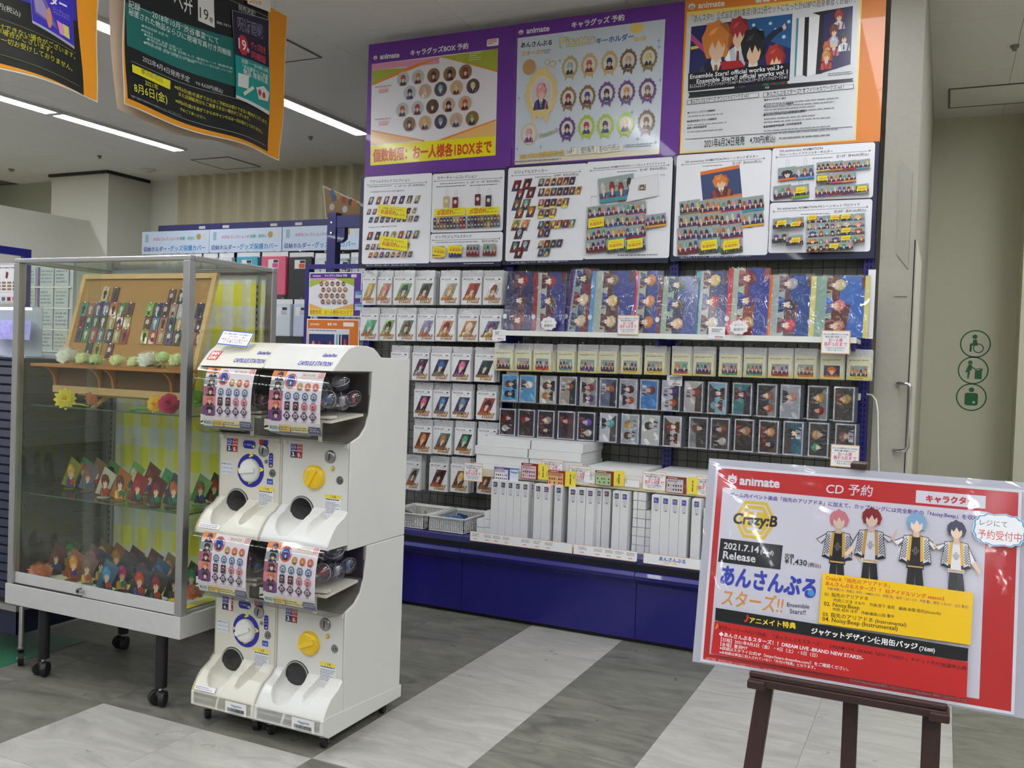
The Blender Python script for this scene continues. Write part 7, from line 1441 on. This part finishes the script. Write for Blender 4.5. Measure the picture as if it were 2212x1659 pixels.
# hexagon emblem
hu, hv = S(368, 350)
def hexa(r, c): k.poly([(hu+r*math.cos(a*PI/3), hv+r*math.sin(a*PI/3)) for a in range(6)], c)
hexa(.0405, 'f2cf3c'); hexa(.034, 'e9e7ee'); hexa(.031, 'f2cf3c'); k.rect(hu-.014, hv-.020, hu+.014, hv-.015, 'e9e7ee'); k.rect(hu-.014, hv+.015, hu+.014, hv+.020, 'e9e7ee'); k.rect(hu-.003, hv-.02, hu+.003, hv+.02, 'e9e7ee')
k.X('Crazy:B', 252, 366, 482, 386, '23221e', bold=.03, res=3, sk=.12, h=.021)
sub2 = lambda x0, y0, x1, y1, x2, y2, x3, y3, c: k.Q([(x0, y0), (x1, y1), (x2, y2), (x3, y3)], c)
sub2(188, 446, 516, 484, 502, 612, 174, 570, '1d1e22'); k.X('2021.7.14', 204, 500, 388, 524, 'f2f2f4', bold=.02, res=2); k.X('(wed)', 398, 526, 466, 534, 'f2f2f4', res=2); k.X('Release', 200, 552, 370, 574, 'f2f2f4', bold=.02, res=2)
k.X('定価', 526, 546, 574, 551, '2a2c30', bold=.015, res=2); k.X('¥1,430', 524, 578, 642, 592, '2a2c30', bold=.015, res=2); k.X('(税込)', 650, 594, 716, 602, '2a2c30', res=2)
k.X('あんさんぶる', 186, 680, 684, 756, '3a4cc0', h=.030, bold=.035, res=3, sk=.05); u, v = S(665, 735); k.ell(u, v, .006, .006, '4fa8e8', 10)
k.X('スターズ!!', 190, 792, 512, 838, 'f0a03a', h=.026, bold=.008, res=3, sk=.08); k.X('Ensemble', 538, 806, 656, 818, '3a3c44', bold=.008, res=2); k.X('Stars!!', 552, 842, 636, 850, '3a3c44', bold=.008, res=2)
# four plain standing figures
def fig(x, y, s_, hair, vest, shirt, pants, lean_=0, arms=((-1, .2), (1, -.3))):
    u, v = S(x, y); old = k.x; k.x = lambda a, b: (u+(a+b*lean_)*s_, v+b*s_)
    k.poly([(-.16, -1.05), (.0, -1.05), (.02, -2.1), (-.22, -2.1)], pants); k.poly([(.0, -1.05), (.18, -1.05), (.30, -2.1), (.08, -2.1)], pants)
    for sd, a in arms:
        k.poly([(sd*.18, -.22), (sd*.32, -.28), (sd*(.56+a*.1), -.57+a*.4), (sd*(.39+a*.1), -.69+a*.4)], '707078'); k.poly([(sd*.20, -.26), (sd*.30, -.30), (sd*(.52+a*.1), -.58+a*.4), (sd*(.42+a*.1), -.66+a*.4)], 'eceaee'); k.poly([(sd*(.42+a*.1), -.66+a*.4), (sd*(.52+a*.1), -.58+a*.4), (sd*(.66), -.60+a*1.1), (sd*(.60), -.68+a*1.1)], 'e8c8ae')
    k.poly([(-.24, -.24), (.24, -.24), (.22, -1.1), (-.2, -1.1)], shirt); 
    for sd in (-1, 1):
        k.poly([(sd*.31, -.24), (sd*.09, -.20), (sd*.14, -1.0), (sd*.40, -.94)], '3a3a40'); k.poly([(sd*.30, -.26), (sd*.17, -.23), (sd*.20, -.97), (sd*.38, -.92)], 'dddbe2'); k.poly([(sd*.17, -.24), (sd*.10, -.22), (sd*.13, -.9), (sd*.21, -.86)], vest)
        k.poly([(sd*.33, -.86), (sd*.39, -.92), (sd*.20, -1.0), (sd*.2, -.93)], '2a2a2e')
    for j in range(15):
        for i in range(4):
            for sd in (-1, 1):
                if (i+j) % 2: k.rect(sd*(.215+i*.032+j*.0015)-.014, -.33-j*.036, sd*(.215+i*.032+j*.0015)+.014, -.302-j*.036, '2a2a2e')
    k.poly([(-.07, -.05), (.07, -.05), (.07, -.26), (-.07, -.26)], 'e4c0a4'); k.ell(0, .14, .21, .22, hair, 14)
    k.poly([(-.25, .1), (-.24, .24), (-.16, .34), (-.10, .35), (-.03, .42), (.06, .37), (.14, .35), (.21, .26), (.26, .12), (.2, -.05), (-.2, -.05)], hair); k.ell(0, .05, .15, .17, 'f0d4be', 14); k.poly([(-.16, .18), (-.08, .06), (0, .2), (.07, .07), (.16, .18), (.1, .28), (-.1, .28)], hair)
    for q in ((0, -.55), (-.05, -.62), (.05, -.62), (0, -.69)): k.ring(q[0], q[1], .035, .01, '9a9a9e' if shirt[0] != 'e' else '55555a', 10)
    k.rect(-.18, -1.06, .2, -1.02, 'c8a060'); k.x = old
fig(812, 372, .066, 'e0868e', 'e2b04a', '26262a', '2a2a2e', 0, ((-1, .25), (1, -.25)))
fig(985, 362, .066, '94282c', 'd8a648', 'eceaee', '26262a', 0, ((-1, -.3), (1, .45)))
fig(1222, 390, .066, '7fa6cc', 'e2b04a', '26262a', '2a2a2e', 0, ((-1, .35), (1, .3)))
fig(1432, 426, .060, '4a4862', 'e2b04a', 'e6e4ea', '3a3a3e', -.02, ((-1, .4), (1, -.35)))
sub2(165, 812, 1494, 1026, 1490, 1094, 162, 878, '17181b')
sub2(728, 628, 1520, 734, 1506, 1008, 706, 894, 'f4c714')
k.X('Crazy:B「指先のアリアドネ」', 745, 664, 1080, 706, 'd8502c', bold=.015, res=2); k.X('あんさんぶるスターズ！！ ESアイドルソング season2', 742, 692, 1368, 774, 'd8502c', bold=.02, res=2); k.X('天城 燐音(CV：阿座上 洋平)、HiMERU(CV：笠間 淳)、桜河 こはく(CV：海渡 翼)、椎名 ニキ(CV：山口 智広)', 752, 716, 1494, 816, '8a3a6a', h=.0042)
for s_, x0, y0, x1, y1, h_ in (('01. 指先のアリアドネ', 738, 748, 968, 774, None), ('作詞:こだま さおり　作曲:宮下 浩司　編曲:本間 昭光(bluesofa)', 784, 778, 1348, 850, None), ('02. Noisy:Beep', 734, 800, 922, 822, None), ('作詞: 松井 洋平　作曲/編曲:山田 竜平', 780, 826, 1104, 866, None), ('03. 指先のアリアドネ (Instrumental)', 728, 854, 1168, 912, None), ('04. Noisy:Beep (Instrumental)', 726, 880, 1122, 932, None)): k.X(s_, x0, y0, x1, y1, '2c2a20', h_, bold=.008, res=2)
k.X('♪', 316, 886, 338, 890, 'd8323a', bold=.02); k.X('アニメイト特典', 342, 890, 586, 922, 'f2d83a', bold=.02, res=2); k.X('ジャケットデザイン使用缶バッジ', 668, 946, 1226, 1030, 'f2f2f4', bold=.025, res=2); k.X('(76㎜)', 1236, 1036, 1318, 1046, 'f2f2f4', res=2)
sub2(160, 882, 1492, 1098, 1484, 1290, 140, 1052, 'c42628')
k.X('♪', 162, 922, 178, 924, 'f2a83a'); k.X('初回メーカー外付け特典：「あんさんぶるスターズ！！DREAM LIVE -BRAND NEW STARS!!-」チケット先行抽選申込券', 182, 924, 1484, 1142, '4a1a1a', bold=.015)
k.X('◆あんさんぶるスターズ！！DREAM LIVE -BRAND NEW STARS!!-', 182, 958, 940, 1086, 'f0e8ec', bold=.02, res=2)
for s_, x0, y0, x1, y1 in (('【日程】2021年9月3日（金）・4日（土）・5日（日）', 192, 986, 700, 1072), ('【会場】豊洲PIT', 190, 1010, 332, 1034), ('※詳細はスタライ公式HP（https://stars-dreamlive.com/）をご確認ください。', 186, 1030, 864, 1144), ('※本特典は商品に封入されていない「外付け特典」となります。', 184, 1052, 690, 1134)): k.X(s_, x0, y0, x1, y1, 'f0e8ec', bold=.008, res=2)
k.X('※各種特典・販売商品は無くなり次第終了となります。 JAN:4589644760286', 112, 1082, 520, 1156, 'f0a0a0', h=.004); k.X('©2014-2021 Happy Elements K.K 発売元：フロンティアワークス／Happy Elements　販売元：フロンティアワークス', 870, 1196, 1484, 1306, '8a8a90', h=.004)
k.build('print', sp, INKG)
# hand-written bubble stuck on the poster
bt_ = T('speech_card', 'cut-out bubble card with blue edge stuck on the red easel poster', 'card', tuple(EO+EU*.46+EV*.30))
k = Ink(EO, U=EU, V=EV, N=EN, crop=(2.443, 1480, 980), start=.0065, step=3e-5); u, v = k.P(1656, 404)
pts = [(u+.0405*math.copysign(abs(math.cos(i*PI/24))**.7, math.cos(i*PI/24))*(1+.03*math.sin(i*PI/24*14)), v+.0275*math.copysign(abs(math.sin(i*PI/24))**.7, math.sin(i*PI/24))*(1+.05*math.sin(i*PI/24*14))) for i in range(48)]
b = MB(); n = len(pts); b.add([EO+EU*p[0]+EV*p[1]+EN*d for d in (.0052, .0065) for p in pts], [tuple(range(n))[::-1], tuple(range(n, 2*n))]+[(i, (i+1) % n, n+(i+1) % n, n+i) for i in range(n)]); b.build('card', PAPER, bt_)
k.poly([(u+(p[0]-u)*q, v+(p[1]-v)*q) for q in (.97, .91) for p in pts], '58a8d8', [(i, (i+1) % n, n+(i+1) % n, n+i) for i in range(n)])
k.text('レジにて', u-.030, v+.006, u+.012, None, '4a6a50', bold=.0, res=2); k.text('予約受付中', u-.032, v-.016, u+.034, None, 'd8504a', h=.013, bold=.0, res=2); k.build('print', bt_)
# white cord at the right upright
pth = [onY(1868, 852, 4.3), onY(1880, 854, 4.3), onY(1889, 866, 4.3), onY(1893, 890, 4.3), onY(1894, 960, 4.3), onY(1896, 1060, 4.3)]
pth = [Vector((p.x, 4.40, p.z)) for p in pth]+[Vector((-.24, 4.42, .4)), Vector((-.24, 4.43, .01))]
o = MB().tube(pth, .0035, 8).build('power_cord', WHITE, smooth=2); props(o, 'thin white cord hanging down beside the right blue upright', 'cord')
